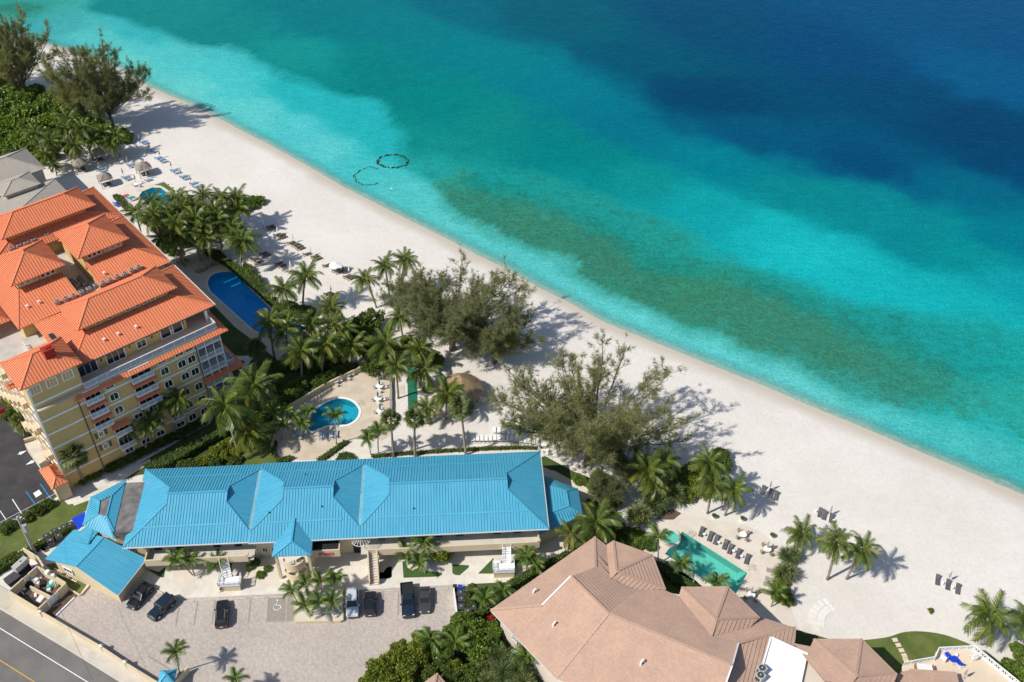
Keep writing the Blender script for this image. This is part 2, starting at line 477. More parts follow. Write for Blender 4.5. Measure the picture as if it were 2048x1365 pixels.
def seawater():
    m, N, L, B = newmat('sea_water')
    v = coord(N, L, 'World')
    at = N.new('ShaderNodeAttribute'); at.attribute_name = 'bed'
    dp = N.new('ShaderNodeAttribute'); dp.attribute_name = 'offshore'
    wd = N.new('ShaderNodeAttribute'); wd.attribute_name = 'weed'
    c = at.outputs['Color']
    n1 = noise(N, L, v, 0.22, 5, 0.68)
    n2 = noise(N, L, v, 1.9, 4, 0.75)
    n3 = noise(N, L, v, 0.55, 5, 0.75)
    # weed on the bed in ragged clumps
    wt = mth(N, L, 'ADD', mth(N, L, 'MULTIPLY', wd.outputs['Fac'], 1.5), mth(N, L, 'ADD', mth(N, L, 'MULTIPLY', n1, 2.6), mth(N, L, 'MULTIPLY', n3, 2.2)))
    wr = N.new('ShaderNodeMapRange'); wr.interpolation_type = 'SMOOTHSTEP'; wr.inputs[1].default_value = 2.95; wr.inputs[2].default_value = 4.1; L.new(wt, wr.inputs[0])
    wm = mth(N, L, 'MULTIPLY', wr.outputs[0], ramp(N, L, noise(N, L, v, 1.0, 4, 0.8), [(0.38, (0.45, 0.45, 0.45)), (0.6, (1, 1, 1))]))
    c = mixc(N, L, wm, c, mixc(N, L, 1.0, c, (1.0, 0.6, 0.5), 'MULTIPLY'))
    sp = ramp(N, L, noise(N, L, v, 0.42, 4, 0.7), [(0.66, (0, 0, 0)), (0.74, (1, 1, 1))])
    c = mixc(N, L, mth(N, L, 'MULTIPLY', sp, mth(N, L, 'MULTIPLY', wd.outputs['Fac'], 0.5)), c, (0.03, 0.16, 0.15))
    c = mixc(N, L, 1.0, c, ramp(N, L, n2, [(0.36, (0.72, 0.82, 0.84)), (0.64, (1.3, 1.2, 1.17))]), 'MULTIPLY')  # ripple sparkle painted into the water colour as light and dark flecks
    c = mixc(N, L, 1.0, c, ramp(N, L, n1, [(0.3, (0.9, 0.94, 0.95)), (0.7, (1.1, 1.06, 1.05))]), 'MULTIPLY')
    sw = noise(N, L, v, 0.5, 3, 0.6, stretch=(0.62, 1.9, 1))
    c = mixc(N, L, 1.0, c, ramp(N, L, sw, [(0.3, (0.88, 0.92, 0.93)), (0.7, (1.13, 1.08, 1.07))]), 'MULTIPLY')  # light and shade of the swell painted into the water colour
    fo = mth(N, L, 'ADD', dp.outputs['Fac'], mth(N, L, 'MULTIPLY', noise(N, L, v, 0.3, 4, 0.65), 3.0))
    fm = mth(N, L, 'MULTIPLY', ramp(N, L, mth(N, L, 'MULTIPLY', fo, 0.2), [(0.22, (0, 0, 0)), (0.29, (1, 1, 1)), (0.36, (0.1, 0.1, 0.1)), (0.46, (0.55, 0.55, 0.55)), (0.54, (0, 0, 0))]), ramp(N, L, noise(N, L, v, 1.3, 3, 0.7), [(0.4, (0, 0, 0)), (0.62, (1, 1, 1))]))
    c = mixc(N, L, mth(N, L, 'MULTIPLY', fm, 0.75), c, (0.75, 0.8, 0.78))
    L.new(c, B.inputs['Base Color'])
    B.inputs['Roughness'].default_value = 0.16
    B.inputs['IOR'].default_value = 1.33
    B.inputs['Specular IOR Level'].default_value = 0.035
    w1 = noise(N, L, v, 0.75, 3, 0.55, stretch=(1.0, 1.5, 1))
    w2 = noise(N, L, v, 0.16, 2, 0.5)
    bump(N, L, B, mth(N, L, 'ADD', mth(N, L, 'MULTIPLY', w1, 1.0), mth(N, L, 'MULTIPLY', w2, 1.2)), 0.7, 0.25)
    tr = N.new('ShaderNodeBsdfTransparent'); tr.inputs[0].default_value = (0.86, 0.97, 0.95, 1)
    wob = mth(N, L, 'ADD', dp.outputs['Fac'], mth(N, L, 'MULTIPLY', mth(N, L, 'SUBTRACT', noise(N, L, v, 0.35, 3), 0.5), 1.6))
    mr = N.new('ShaderNodeMapRange'); mr.interpolation_type = 'SMOOTHSTEP'
    mr.inputs[1].default_value = -1.2; mr.inputs[2].default_value = 4.2; mr.inputs[3].default_value = 0.15; mr.inputs[4].default_value = 1.0
    L.new(wob, mr.inputs[0])
    x = N.new('ShaderNodeMixShader')
    L.new(mr.outputs[0], x.inputs[0]); L.new(tr.outputs[0], x.inputs[1]); L.new(B.outputs[0], x.inputs[2])
    L.new(x.outputs[0], N['Material Output'].inputs[0])
seawater()
def poolwater(name, tint, mixf=0.3, body=(0.02, 0.3, 0.4)):
    m, N, L, B = newmat(name)
    v = coord(N, L, 'World')
    B.inputs['Base Color'].default_value = (*body, 1)
    B.inputs['Roughness'].default_value = 0.05
    bump(N, L, B, noise(N, L, v, 2.2, 2), 0.25, 0.05)
    tr = N.new('ShaderNodeBsdfTransparent'); tr.inputs[0].default_value = (*tint, 1)
    x = N.new('ShaderNodeMixShader'); x.inputs[0].default_value = mixf
    L.new(tr.outputs[0], x.inputs[1]); L.new(B.outputs[0], x.inputs[2])
    L.new(x.outputs[0], N['Material Output'].inputs[0])
poolwater('pool_water_blue', (0.6, 0.9, 1.0), 0.4, (0.005, 0.34, 0.75))
poolwater('pool_water_aqua', (0.4, 0.86, 0.9), 0.25, (0.01, 0.3, 0.42))
poolwater('pool_water_green', (0.66, 0.95, 0.9), 0.25, (0.08, 0.45, 0.42))
def plaster(name, c):
    m, N, L, B = newmat(name)
    v = coord(N, L, 'World')
    vo = N.new('ShaderNodeTexVoronoi'); vo.feature = 'DISTANCE_TO_EDGE'; vo.inputs['Scale'].default_value = 1.1
    L.new(v, vo.inputs['Vector'])
    k = ramp(N, L, vo.outputs['Distance'], [(0.0, sc3(c, 1.12)), (0.12, c)])  # bright cell edges: net of caustic light painted into the plaster colour
    L.new(k, B.inputs['Base Color']); B.inputs['Roughness'].default_value = 0.8
plaster('plaster_blue', (0.05, 0.45, 0.85)); plaster('plaster_aqua', (0.1, 0.52, 0.66)); plaster('plaster_green', (0.3, 0.68, 0.6))

# ------------------------------------------------------------------ terrain, sea
SHORE_PX = [(-160, 15), (-60, 45), (40, 75), (135, 100), (205, 122), (249, 142), (280, 163), (322, 184), (366, 202), (401, 218), (454, 245), (495, 267), (540, 290), (620, 334), (686, 373),
            (761, 411), (830, 446), (894, 477), (951, 508), (1012, 537), (1074, 573), (1135, 603), (1204, 642), (1270, 669), (1323, 690), (1402, 722), (1468, 748),
            (1520, 768), (1620, 811), (1720, 852), (1830, 899), (1929, 940), (1985, 963), (2048, 990), (2200, 1055)]
SEA_Z = -0.5
shore = np.array([W(u, v, SEA_Z)[:2] for u, v in SHORE_PX])
_a, _b = shore[1] - shore[0], shore[-1] - shore[-2]
shore = np.vstack([shore[0] - _a / np.linalg.norm(_a) * 9000, shore, shore[-1] + np.array([0.75, -0.66]) * 9000])
def inland(x, y):
    """signed distance to the waterline, positive on land"""
    x, y = np.asarray(x, float), np.asarray(y, float)
    best = np.full(x.shape, 1e12); side = np.ones(x.shape)
    for p, q in zip(shore[:-1], shore[1:]):
        d = q - p; L2 = d @ d
        t = np.clip(((x - p[0]) * d[0] + (y - p[1]) * d[1]) / L2, 0, 1)
        ex, ey = x - p[0] - t * d[0], y - p[1] - t * d[1]
        r2 = ex * ex + ey * ey
        cr = d[0] * (y - p[1]) - d[1] * (x - p[0])
        k = r2 < best - 1e-9
        best = np.where(k, r2, best); side = np.where(k, np.where(cr > 0, -1, 1), side)
    return np.sqrt(best) * side
def vnoise(x, y, scale, seed=0, octaves=4):
    """smooth value noise, for coast-sized patterns"""
    out = np.zeros_like(x); amp = 1.0; tot = 0
    for o in range(octaves):
        xs, ys = x / scale, y / scale
        xi, yi = np.floor(xs).astype(int), np.floor(ys).astype(int)
        fx, fy = xs - xi, ys - yi
        fx, fy = fx * fx * (3 - 2 * fx), fy * fy * (3 - 2 * fy)
        def h(i, j):
            n = (i * 374761393 + j * 668265263 + (seed + o * 17) * 974634611) & 0x7fffffff
            n = ((n ^ (n >> 13)) * 1274126177) & 0x7fffffff
            return ((n ^ (n >> 16)) & 0xffff) / 65535.0
        out += amp * ((h(xi, yi) * (1 - fx) + h(xi + 1, yi) * fx) * (1 - fy) + (h(xi, yi + 1) * (1 - fx) + h(xi + 1, yi + 1) * fx) * fy)
        tot += amp; amp *= 0.5; scale *= 0.5
    return out / tot
def axis(lo, hi, step, far):
    core = np.arange(lo, hi + step / 2, step)
    g = []; d = step
    p = hi
    while p < far:
        d *= 1.35; p += d; g.append(p)
    h = []; d = step; p = lo
    while p > -far:
        d *= 1.35; p -= d; h.append(p)
    return np.array(h[::-1] + list(core) + g)
def grid(xs, ys):
    X, Y = np.meshgrid(xs, ys)
    n, m = len(ys), len(xs)
    I = np.arange(n * m).reshape(n, m)
    F = np.stack([I[:-1, :-1], I[:-1, 1:], I[1:, 1:], I[1:, :-1]], -1).reshape(-1, 4)
    return X.ravel(), Y.ravel(), F
def inpoly(x, y, poly):
    x, y = np.asarray(x, float), np.asarray(y, float)
    r = np.zeros(x.shape, bool)
    n = len(poly)
    for i in range(n):
        x0, y0 = poly[i][0], poly[i][1]; x1, y1 = poly[(i + 1) % n][0], poly[(i + 1) % n][1]
        c = ((y0 > y) != (y1 > y)) & (x < (x1 - x0) * (y - y0) / ((y1 - y0) if y1 != y0 else 1e-9) + x0)
        r ^= c
    return r
def curve(pts, n=6, closed=True):
    """Catmull-Rom through the points"""
    P = [Vector((p[0], p[1], 0)) for p in pts]; out = []
    N = len(P)
    for i in range(N if closed else N - 1):
        a, b, c, d = (P[(i + k) % N] if closed else P[min(max(i + k, 0), N - 1)] for k in (-1, 0, 1, 2))
        for j in range(n):
            t = j / n
            out.append(0.5 * ((2 * b) + (c - a) * t + (2 * a - 5 * b + 4 * c - d) * t * t + (3 * b - a - 3 * c + d) * t ** 3))
    if not closed: out.append(P[-1])
    return [(p.x, p.y) for p in out]
def wp(pts, z=0.0): return [tuple(W(u, v, z)[:2]) for u, v in pts]

c180, c200, c400 = crop(180, 250, 7.984), crop(200, 340, 4), crop(400, 600, 4)
c1080, c720, c1480 = crop(1080, 880, 4), crop(720, 680, 4.875), crop(1480, 940, 3.606)
c500, c600, c240 = crop(500, 430, 7.984), crop(600, 1040, 4.2), crop(240, 1040, 4.2)
cB, cT, c700, c1700 = crop(0, 930, 7.984), crop(0, 1080, 7.984), crop(700, 1200, 5.389), crop(1700, 1200, 5.885)
cF, c0 = crop(0, 1100, 4.876), crop(0, 150, 6.4)
def pxs(c, pts): return [c(*p) for p in pts]

POOLS = dict(
    long=curve(wp([(415, 566), (424, 551), (447, 544.5), (470, 547), (482, 559)], 0), 4, False)[:] + wp([(486, 564), (545, 622), (563, 637), (590, 646), (611, 655), (600, 666), (578, 671), (550, 671), (515, 665), (503, 657), (421, 583)]),
    kidney=curve(wp(pxs(c400, [(880, 960), (900, 900), (985, 840), (1060, 805), (1140, 793), (1220, 820), (1268, 880), (1255, 945), (1200, 990), (1130, 1003), (1030, 1005), (960, 1030), (900, 1050), (870, 1030)])), 4),
    right=wp([(1365, 1064), (1495, 1147), (1471, 1190), (1440, 1181), (1400, 1155), (1330, 1109)]),
    octagon=wp(pxs(c180, [(785, 1140), (835, 1070), (1000, 1005), (1130, 1010), (1200, 1060), (1290, 1150), (1300, 1230), (1150, 1290), (980, 1290), (880, 1240)])))
xs, ys = axis(-150, 150, 1.5, 6000), axis(60, 345, 1.5, 9000)
ys = ys[ys > -400]
gx, gy, gF = grid(xs, ys)
gs = inland(gx, gy)
gz = np.interp(gs, [-60, -25, -10, -3, 0, 4, 9, 14], [-4.5, -2.8, -1.7, -0.85, SEA_Z, -0.16, -0.03, 0.0])
gz += np.where((gs > 4) & (gs < 60), (vnoise(gx, gy, 9, 3) - 0.5) * 0.06 * np.clip((gs - 4) / 6, 0, 1), 0)
keep = np.ones(len(gF), bool)
for pl in POOLS.values():
    pn = np.array(pl); cx, cy = pn.mean(0)
    big = [((p[0] - cx) * 1.02 + cx, (p[1] - cy) * 1.02 + cy) for p in pl]
    ins = inpoly(gx, gy, big)
    near = np.zeros(len(gx), bool)
    for i in range(len(pl)):
        p, q = np.array(pl[i]), np.array(pl[(i + 1) % len(pl)])
        d = q - p; t = np.clip(((gx - p[0]) * d[0] + (gy - p[1]) * d[1]) / max(d @ d, 1e-9), 0, 1)
        near |= (gx - p[0] - t * d[0]) ** 2 + (gy - p[1] - t * d[1]) ** 2 < 1.1 ** 2
    keep &= ~((ins | near)[gF].any(1))
me = np_mesh('beach', np.stack([gx, gy, gz], 1), gF[keep], 'sand', True)
at = me.attributes.new('inland', 'FLOAT', 'POINT'); at.data.foreach_set('value', gs.astype(np.float32))
beach = tag(link('beach', me), 'pale sand beach and sandy ground under the resorts', 'beach', kind='structure')

# what the water shows of its bed: pale sand, weed beds, and blue where it is deep
BED = [  # (u, v, linear colour of the water there)
    (0, 60, (0.04, 0.311, 0.326)), (60, 20, (0.02, 0.239, 0.196)), (110, 45, (0.04, 0.311, 0.318)), (180, 75, (0.0748, 0.423, 0.423)), (300, 110, (0.0616, 0.423, 0.432)), (420, 170, (0.0528, 0.432, 0.447)), (260, 60, (0.03, 0.344, 0.365)),
    (340, 10, (0.004, 0.193, 0.188)), (480, 60, (0.003, 0.184, 0.184)), (620, 110, (0.005, 0.221, 0.212)), (560, 200, (0.016, 0.348, 0.37)), (500, 230, (0.088, 0.463, 0.463)), (600, 270, (0.0616, 0.432, 0.447)),
    (690, 230, (0.0144, 0.34, 0.363)), (740, 280, (0.0144, 0.34, 0.355)), (700, 330, (0.044, 0.4, 0.407)), (800, 400, (0.0616, 0.416, 0.416)), (640, 300, (0.0792, 0.447, 0.456)), (660, 30, (0.0008, 0.15, 0.173)), (800, 60, (0.0008, 0.155, 0.183)), (760, 140, (0.0008, 0.166, 0.172)),
    (880, 200, (0.0008, 0.175, 0.172)), (1000, 120, (0.0008, 0.161, 0.193)), (1000, 250, (0.003, 0.184, 0.18)), (950, 20, (0.0008, 0.109, 0.157)), (1120, 40, (0.0005, 0.085, 0.13)), (1120, 180, (0.0008, 0.15, 0.203)), (1150, 290, (0.0008, 0.166, 0.172)),
    (900, 300, (0.004, 0.202, 0.188)), (1060, 360, (0.006, 0.239, 0.196)), (1240, 250, (0.0008, 0.132, 0.193)), (1290, 350, (0.003, 0.212, 0.212)), (1300, 120, (0.0005, 0.07, 0.125)), (1450, 60, (0.0005, 0.055, 0.125)), (1450, 200, (0.0005, 0.045, 0.105)),
    (1450, 330, (0.0008, 0.161, 0.213)), (1420, 420, (0.004, 0.267, 0.289)), (1560, 280, (0.0008, 0.07, 0.144)), (1600, 400, (0.002, 0.184, 0.204)), (1580, 470, (0.006, 0.327, 0.348)), (1650, 520, (0.0088, 0.381, 0.404)), (1760, 560, (0.006, 0.335, 0.357)),
    (1720, 330, (0.0008, 0.055, 0.134)), (1780, 450, (0.002, 0.184, 0.212)), (1650, 100, (0.0005, 0.05, 0.14)), (1850, 40, (0.0005, 0.062, 0.16)), (1800, 200, (0.0005, 0.05, 0.12)), (1950, 150, (0.0008, 0.075, 0.18)), (1960, 260, (0.0005, 0.042, 0.11)), (2040, 60, (0.0005, 0.06, 0.16)),
    (1920, 400, (0.0008, 0.104, 0.173)), (2040, 340, (0.0005, 0.045, 0.115)), (1900, 500, (0.002, 0.202, 0.22)), (2040, 480, (0.0008, 0.15, 0.203)), (1930, 590, (0.006, 0.318, 0.34)), (2040, 580, (0.004, 0.258, 0.297)),
    (940, 390, (0.015, 0.258, 0.246)), (1000, 450, (0.04, 0.333, 0.333)), (1090, 440, (0.014, 0.221, 0.184)), (1180, 400, (0.004, 0.249, 0.264)), (1220, 510, (0.016, 0.202, 0.165)), (1130, 540, (0.0528, 0.383, 0.376)), (1060, 520, (0.0748, 0.423, 0.416)), (1300, 590, (0.045, 0.344, 0.332)),
    (1340, 480, (0.008, 0.284, 0.281)), (1380, 560, (0.016, 0.202, 0.161)), (1500, 540, (0.01, 0.267, 0.255)), (1500, 640, (0.025, 0.23, 0.158)), (1400, 640, (0.04, 0.318, 0.311)), (1600, 600, (0.012, 0.221, 0.18)), (1620, 690, (0.02, 0.202, 0.157)), (1560, 720, (0.048, 0.34, 0.333)),
    (1240, 610, (0.088, 0.447, 0.44)), (1380, 690, (0.088, 0.456, 0.447)), (1700, 640, (0.01, 0.202, 0.18)), (1750, 740, (0.018, 0.221, 0.176)), (1720, 800, (0.0616, 0.4, 0.392)), (1900, 680, (0.008, 0.184, 0.165)), (1880, 800, (0.015, 0.232, 0.217)), (1870, 870, (0.0528, 0.4, 0.392)),
    (2030, 700, (0.006, 0.212, 0.188)), (2030, 830, (0.012, 0.267, 0.255)), (2020, 930, (0.04, 0.348, 0.34)), (1960, 900, (0.0528, 0.383, 0.376)), (1640, 800, (0.0968, 0.463, 0.447)), (920, 465, (0.0792, 0.432, 0.423)), (850, 350, (0.014, 0.275, 0.264)), (830, 440, (0.0792, 0.432, 0.423)), (220, 130, (0.106, 0.463, 0.447)), (380, 200, (0.106, 0.48, 0.463))]
wx, wy, wF = grid(axis(-175, 185, 1.3, 7000), axis(60, 345, 1.3, 14000)[8:])
ws = -inland(wx, wy)
# three zones with ragged borders: sandy shallows, the weed bed, and the open bed that falls away to blue
EDGE_OUT = [(830, 300), (900, 315), (1000, 335), (1150, 375), (1280, 432), (1380, 485), (1500, 530), (1600, 558), (1750, 600), (1900, 632), (2060, 660), (2700, 800)]
EDGE_IN = [(2700, 1150), (2060, 905), (1950, 878), (1800, 830), (1600, 748), (1450, 692), (1300, 622), (1200, 580), (1100, 530), (1040, 498), (950, 450), (880, 400), (820, 345)]
OPEN_PX = [(150, -250), (165, -40), (190, 22), (330, 70), (420, 94), (500, 112), (560, 140), (640, 172), (700, 186), (765, 194), (773, 215), (768, 250), (790, 282)] + EDGE_OUT + [(2700, -250)]
WEED_PX = EDGE_OUT + EDGE_IN
WEEDBED = [(850, 340, (.02, .28, .26)), (950, 395, (.045, .25, .19)), (1100, 460, (.05, .24, .175)), (1240, 520, (.052, .23, .165)), (1380, 570, (.052, .24, .16)), (1500, 630, (.055, .24, .17)), (1640, 690, (.052, .24, .175)), (1780, 735, (.045, .26, .2)), (1900, 770, (.035, .28, .235)), (2040, 800, (.03, .3, .255)),
           (1600, 600, (.02, .24, .21)), (1750, 645, (.018, .25, .23)), (1900, 690, (.015, .26, .245)), (2040, 720, (.015, .28, .265)), (1350, 510, (.02, .25, .215)), (1200, 440, (.018, .24, .22)), (1000, 355, (.012, .24, .225)), (1950, 860, (.03, .34, .32)), (1700, 780, (.05, .3, .26))]
def pxpoly(P): return [tuple(W(u, v, SEA_Z)[:2]) for u, v in P if True]
_n = np.array([0.66, 0.75]); _t = np.array([0.75, -0.66])          # across and along the coast
def warp(x, y): return np.stack([(x * _n[0] + y * _n[1]) * 1.7, x * _t[0] + y * _t[1]], -1)
jx = (vnoise(wx, wy, 30, 5) - 0.5) * 16 + (vnoise(wx, wy, 7, 15, 3) - 0.5) * 8; jy = (vnoise(wx, wy, 30, 9) - 0.5) * 16 + (vnoise(wx, wy, 7, 19, 3) - 0.5) * 8
hx = (vnoise(wx, wy, 14, 25, 4) - 0.5) * 12; hy = (vnoise(wx, wy, 14, 29, 4) - 0.5) * 12
def soft(P):
    pl = pxpoly(P); acc = np.zeros(len(wx))
    for ox, oy in ((0, 0), (2.2, 0), (-2.2, 0), (0, 2.2), (0, -2.2)): acc += inpoly(wx + hx + ox, wy + hy + oy, pl)
    return acc / 5
m_open, m_weed = soft([p if p[1] > -200 else (p[0], -160) for p in OPEN_PX]), soft(WEED_PX)
wq = warp(wx + jx, wy + jy)
def shepard(pts):
    cp = np.array([W(u, v, SEA_Z)[:2] for u, v, _ in pts]); cq = warp(cp[:, 0], cp[:, 1]); out = np.zeros((len(wx), 3)); tot = np.zeros(len(wx))
    for (qx, qy), (_, _, c) in zip(cq, pts):
        w_ = 1.0 / ((wq[:, 0] - qx) ** 2 + (wq[:, 1] - qy) ** 2 + 40.0) ** 2.2
        tot += w_; out += w_[:, None] * np.log(c)
    return np.exp(out / tot[:, None])
def inside(P, u, v): return bool(inpoly([u], [v], P)[0])
z_open = [p for p in BED if inside(OPEN_PX, p[0], p[1])]
z_sand = [p for p in BED if not inside(OPEN_PX, p[0], p[1]) and not inside(WEED_PX, p[0], p[1])]
m_sand = np.clip(1 - m_weed - m_open, 0, 1); _s = m_sand + m_weed + m_open
bed = (shepard(z_sand) * m_sand[:, None] + shepard(WEEDBED) * np.array((.6, 1.03, 1.06)) * m_weed[:, None] + shepard(z_open) * m_open[:, None]) / _s[:, None]
far = np.clip((ws - 260) / 150, 0, 1)[:, None]
bed = bed * (1 - far) + np.array((.0008, .045, .19)) * far
def band(pts, half):
    pl = np.array([W(u, v, SEA_Z)[:2] for u, v in pts]); best = np.full(len(wx), 1e9)
    for p, q in zip(pl[:-1], pl[1:]):
        d = q - p; t = np.clip(((wx + jx * .6 - p[0]) * d[0] + (wy + jy * .6 - p[1]) * d[1]) / (d @ d), 0, 1)
        best = np.minimum(best, np.hypot(wx + jx * .6 - p[0] - t * d[0], wy + jy * .6 - p[1] - t * d[1]))
    return np.clip(1.25 - best / half, 0, 1)
weed = np.maximum.reduce([m_weed * (0.62 + 0.5 * band([(950, 410), (1100, 470), (1240, 530), (1390, 590), (1520, 640), (1640, 695), (1800, 750)], 12)), band([(20, 12), (70, 18)], 7), band([(330, 70), (480, 125), (620, 165), (770, 195), (780, 260)], 5) * 0.5, band([(820, 230), (1000, 230), (1150, 250)], 20) * 0.3, band([(1050, 480), (1200, 560), (1350, 630)], 6) * 0.35])
sel = (ws[wF] > -2.5).any(1)
me = np_mesh('sea', np.stack([wx, wy, np.full(len(wx), SEA_Z)], 1), wF[sel], 'sea_water', True)
a1 = me.attributes.new('bed', 'FLOAT_COLOR', 'POINT'); a1.data.foreach_set('color', np.hstack([bed, np.ones((len(bed), 1))]).astype(np.float32).ravel())
a2 = me.attributes.new('offshore', 'FLOAT', 'POINT'); a2.data.foreach_set('value', ws.astype(np.float32))
a3 = me.attributes.new('weed', 'FLOAT', 'POINT'); a3.data.foreach_set('value', weed.astype(np.float32))
sea = tag(link('sea', me), 'turquoise to deep blue sea', 'sea', kind='structure')

# ------------------------------------------------------------------ sheets of paving and lawn
def sheet(name, poly, z, mat, holes=(), kind='structure', thick=0.0):
    pts, edges = [], []
    for ring in [poly] + list(holes):
        n = len(pts); pts += [Vector((p[0], p[1])) for p in ring]
        edges += [(n + i, n + (i + 1) % len(ring)) for i in range(len(ring))]
    V, E, F, _, _, _ = delaunay_2d_cdt(pts, edges, [], 0, 1e-5)
    V = np.array([tuple(v) for v in V]); F = np.array([tuple(f) for f in F])
    c = V[F].mean(1)
    k = inpoly(c[:, 0], c[:, 1], poly)
    for h in holes: k &= ~inpoly(c[:, 0], c[:, 1], h)
    F = F[k]
    P = V[F]
    ar = (P[:, 1, 0] - P[:, 0, 0]) * (P[:, 2, 1] - P[:, 0, 1]) - (P[:, 1, 1] - P[:, 0, 1]) * (P[:, 2, 0] - P[:, 0, 0])
    F[ar < 0] = F[ar < 0][:, ::-1]
    V3 = np.hstack([V, np.full((len(V), 1), z)])
    me = np_mesh(name, V3, F, mat)
    o = link(name, me)
    o['kind'] = kind
    return o
def strip(a, b, w):
    a, b = Vector((a[0], a[1])), Vector((b[0], b[1])); d = (b - a).normalized(); s = Vector((-d.y, d.x)) * (w / 2)
    return [tuple(a + s), tuple(b + s), tuple(b - s), tuple(a - s)]
def rule(name, a, b, w, z, mat, label=None):
    return sheet(name, strip(a, b, w), z, mat)

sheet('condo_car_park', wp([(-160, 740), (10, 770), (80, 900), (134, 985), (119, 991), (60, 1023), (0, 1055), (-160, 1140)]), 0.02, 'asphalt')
e0, e1 = W(0, 1219), W(205, 1342)
rd = (e1 - e0).normalized(); rn = Vector((rd.y, -rd.x, 0))
if rn.x > 0: rn = -rn
ra, rb = e0 - rd * 160, e1 + rd * 160
sheet('road', [tuple(p[:2]) for p in (ra, rb, rb + rn * 11.5, ra + rn * 11.5)], 0.02, 'road_asphalt')
sheet('far_verge', [tuple(p[:2]) for p in (ra + rn * 11.5, rb + rn * 11.5, rb + rn * 40, ra + rn * 40)], 0.03, 'verge')
q0, q1 = W(0, 1251.8), W(172, 1365)
rule('road_edge_line', q0 - rd * 150, q1 + rd * 60, 0.13, 0.026, 'white_paint')
q0, q1 = W(0, 1318), W(67.7, 1365)
rule('road_centre_line', q0 - rd * 150, q1 + rd * 60, 0.14, 0.026, 'yellow_paint')
m = MB()
k0, k1 = W(10, 1178), W(325, 1368)
m.prism([tuple(p[:2]) for p in (ra, rb, k1 + rd * 60 - rn * 0.3, k1, k0, k0 - rd * 120)], 0.0, 0.11)
m.build('pavement', 'verge', kind='structure')
m = MB(); m.bar((*(ra - rn * 0.12)[:2], 0.065), (*(rb - rn * 0.12)[:2], 0.065), 0.26, 0.15)
m.build('kerb', 'concrete', kind='structure')
sheet('concrete_apron', [tuple(W(*cF(*p))[:2]) for p in [(720, 1015), (800, 940), (1010, 1040), (1500, 1330), (1400, 1420), (1160, 1290)]], 0.116, 'concrete')
sheet('car_park', wp([(92, 1222), (135, 1172), (160, 1190), (184, 1176), (200, 1180), (236, 1202), (245, 1200), (285, 1159), (316, 1181), (366, 1197), (600, 1188), (720, 1182), (905, 1169), (930, 1168), (932, 1265), (905, 1300), (770, 1365), (690, 1440), (320, 1440), (310, 1372)]), 0.02, 'pink_paver')
sheet('garden_lawn', wp([(-40, 1078), (0, 1060), (60, 1030), (118, 998), (140, 1000), (148, 1012), (178, 1001), (172, 1022), (120, 1055), (60, 1090), (0, 1124), (-40, 1142)]), 0.02, 'bright_lawn')
sheet('garden_path', wp([(119, 992), (134, 980), (148, 994), (176, 988), (215, 964), (244, 946), (300, 918), (302, 926), (250, 958), (182, 1001), (136, 1010)]), 0.03, 'walk_stone')
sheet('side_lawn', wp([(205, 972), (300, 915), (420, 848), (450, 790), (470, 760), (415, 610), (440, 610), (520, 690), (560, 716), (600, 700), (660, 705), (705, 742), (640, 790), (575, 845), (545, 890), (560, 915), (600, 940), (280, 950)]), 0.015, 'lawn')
sheet('rear_lawn', wp(pxs(c400, [(280, 1260), (420, 1150), (560, 1080), (640, 1090), (575, 1180), (580, 1250), (620, 1300), (560, 1400), (200, 1420)])), 0.03, 'bright_lawn')
sheet('condo_path', wp(pxs(c400, [(215, 448), (360, 450), (430, 440), (440, 450), (405, 490), (350, 600), (330, 690), (270, 680), (300, 620), (360, 490), (240, 480)])), 0.035, 'walk_stone')
kid_deck = wp([(560, 838), (582, 810), (742, 722), (765, 733), (783, 752), (785, 830), (779, 872), (760, 884), (700, 882), (645, 920), (560, 920), (540, 892)])
sheet('kidney_pool_deck', kid_deck, 0.04, 'deck_stone', [POOLS['kidney']])
sheet('rear_path', wp([(640, 925), (697, 880), (742, 878), (777, 886), (778, 920)]), 0.05, 'walk_stone')
sheet('shuffle_court', wp([(814, 738), (833.5, 738), (835.5, 822), (816.5, 826)]), 0.03, 'court')
sheet('court_pad', wp(pxs(c720, [(350, 440), (435, 440), (435, 525), (350, 525)])), 0.03, 'concrete')
sheet('condo_pool_deck', wp([(350, 532), (390, 512), (412, 507), (438, 512), (492, 552), (575, 628), (612, 634), (638, 668), (628, 690), (596, 716), (556, 722), (520, 692), (470, 655), (417, 600), (362, 548)]), 0.04, 'deck_stone', [POOLS['long']])
sheet('right_pool_deck', wp([(1290, 1062), (1345, 1040), (1362, 1028), (1420, 1040), (1490, 1050), (1537, 1075), (1556, 1110), (1560, 1180), (1588, 1238), (1600, 1262), (1500, 1260), (1440, 1210), (1380, 1150), (1320, 1132), (1285, 1100)]), 0.04, 'pale_deck', [POOLS['right']])
sheet('octagon_pool_deck', wp(pxs(c180, [(420, 1060), (560, 960), (700, 900), (1010, 940), (1180, 900), (1400, 1080), (1560, 1330), (800, 1420), (640, 1290), (480, 1130)])), 0.04, 'pale_deck', [POOLS['octagon']])
sheet('octagon_lawn_strip', wp(pxs(c180, [(1020, 965), (1180, 915), (1370, 1060), (1330, 1110), (1180, 1000), (1130, 975)])), 0.06, 'bright_lawn')
sheet('terrace_lawn', curve(wp(pxs(c1700, [(60, 490), (170, 476), (440, 440), (620, 385), (820, 372), (1100, 410), (1400, 520), (1650, 650), (1800, 780), (1900, 890), (2010, 1060), (1500, 1150), (600, 1000), (300, 700)])), 4), 0.03, 'bright_lawn')
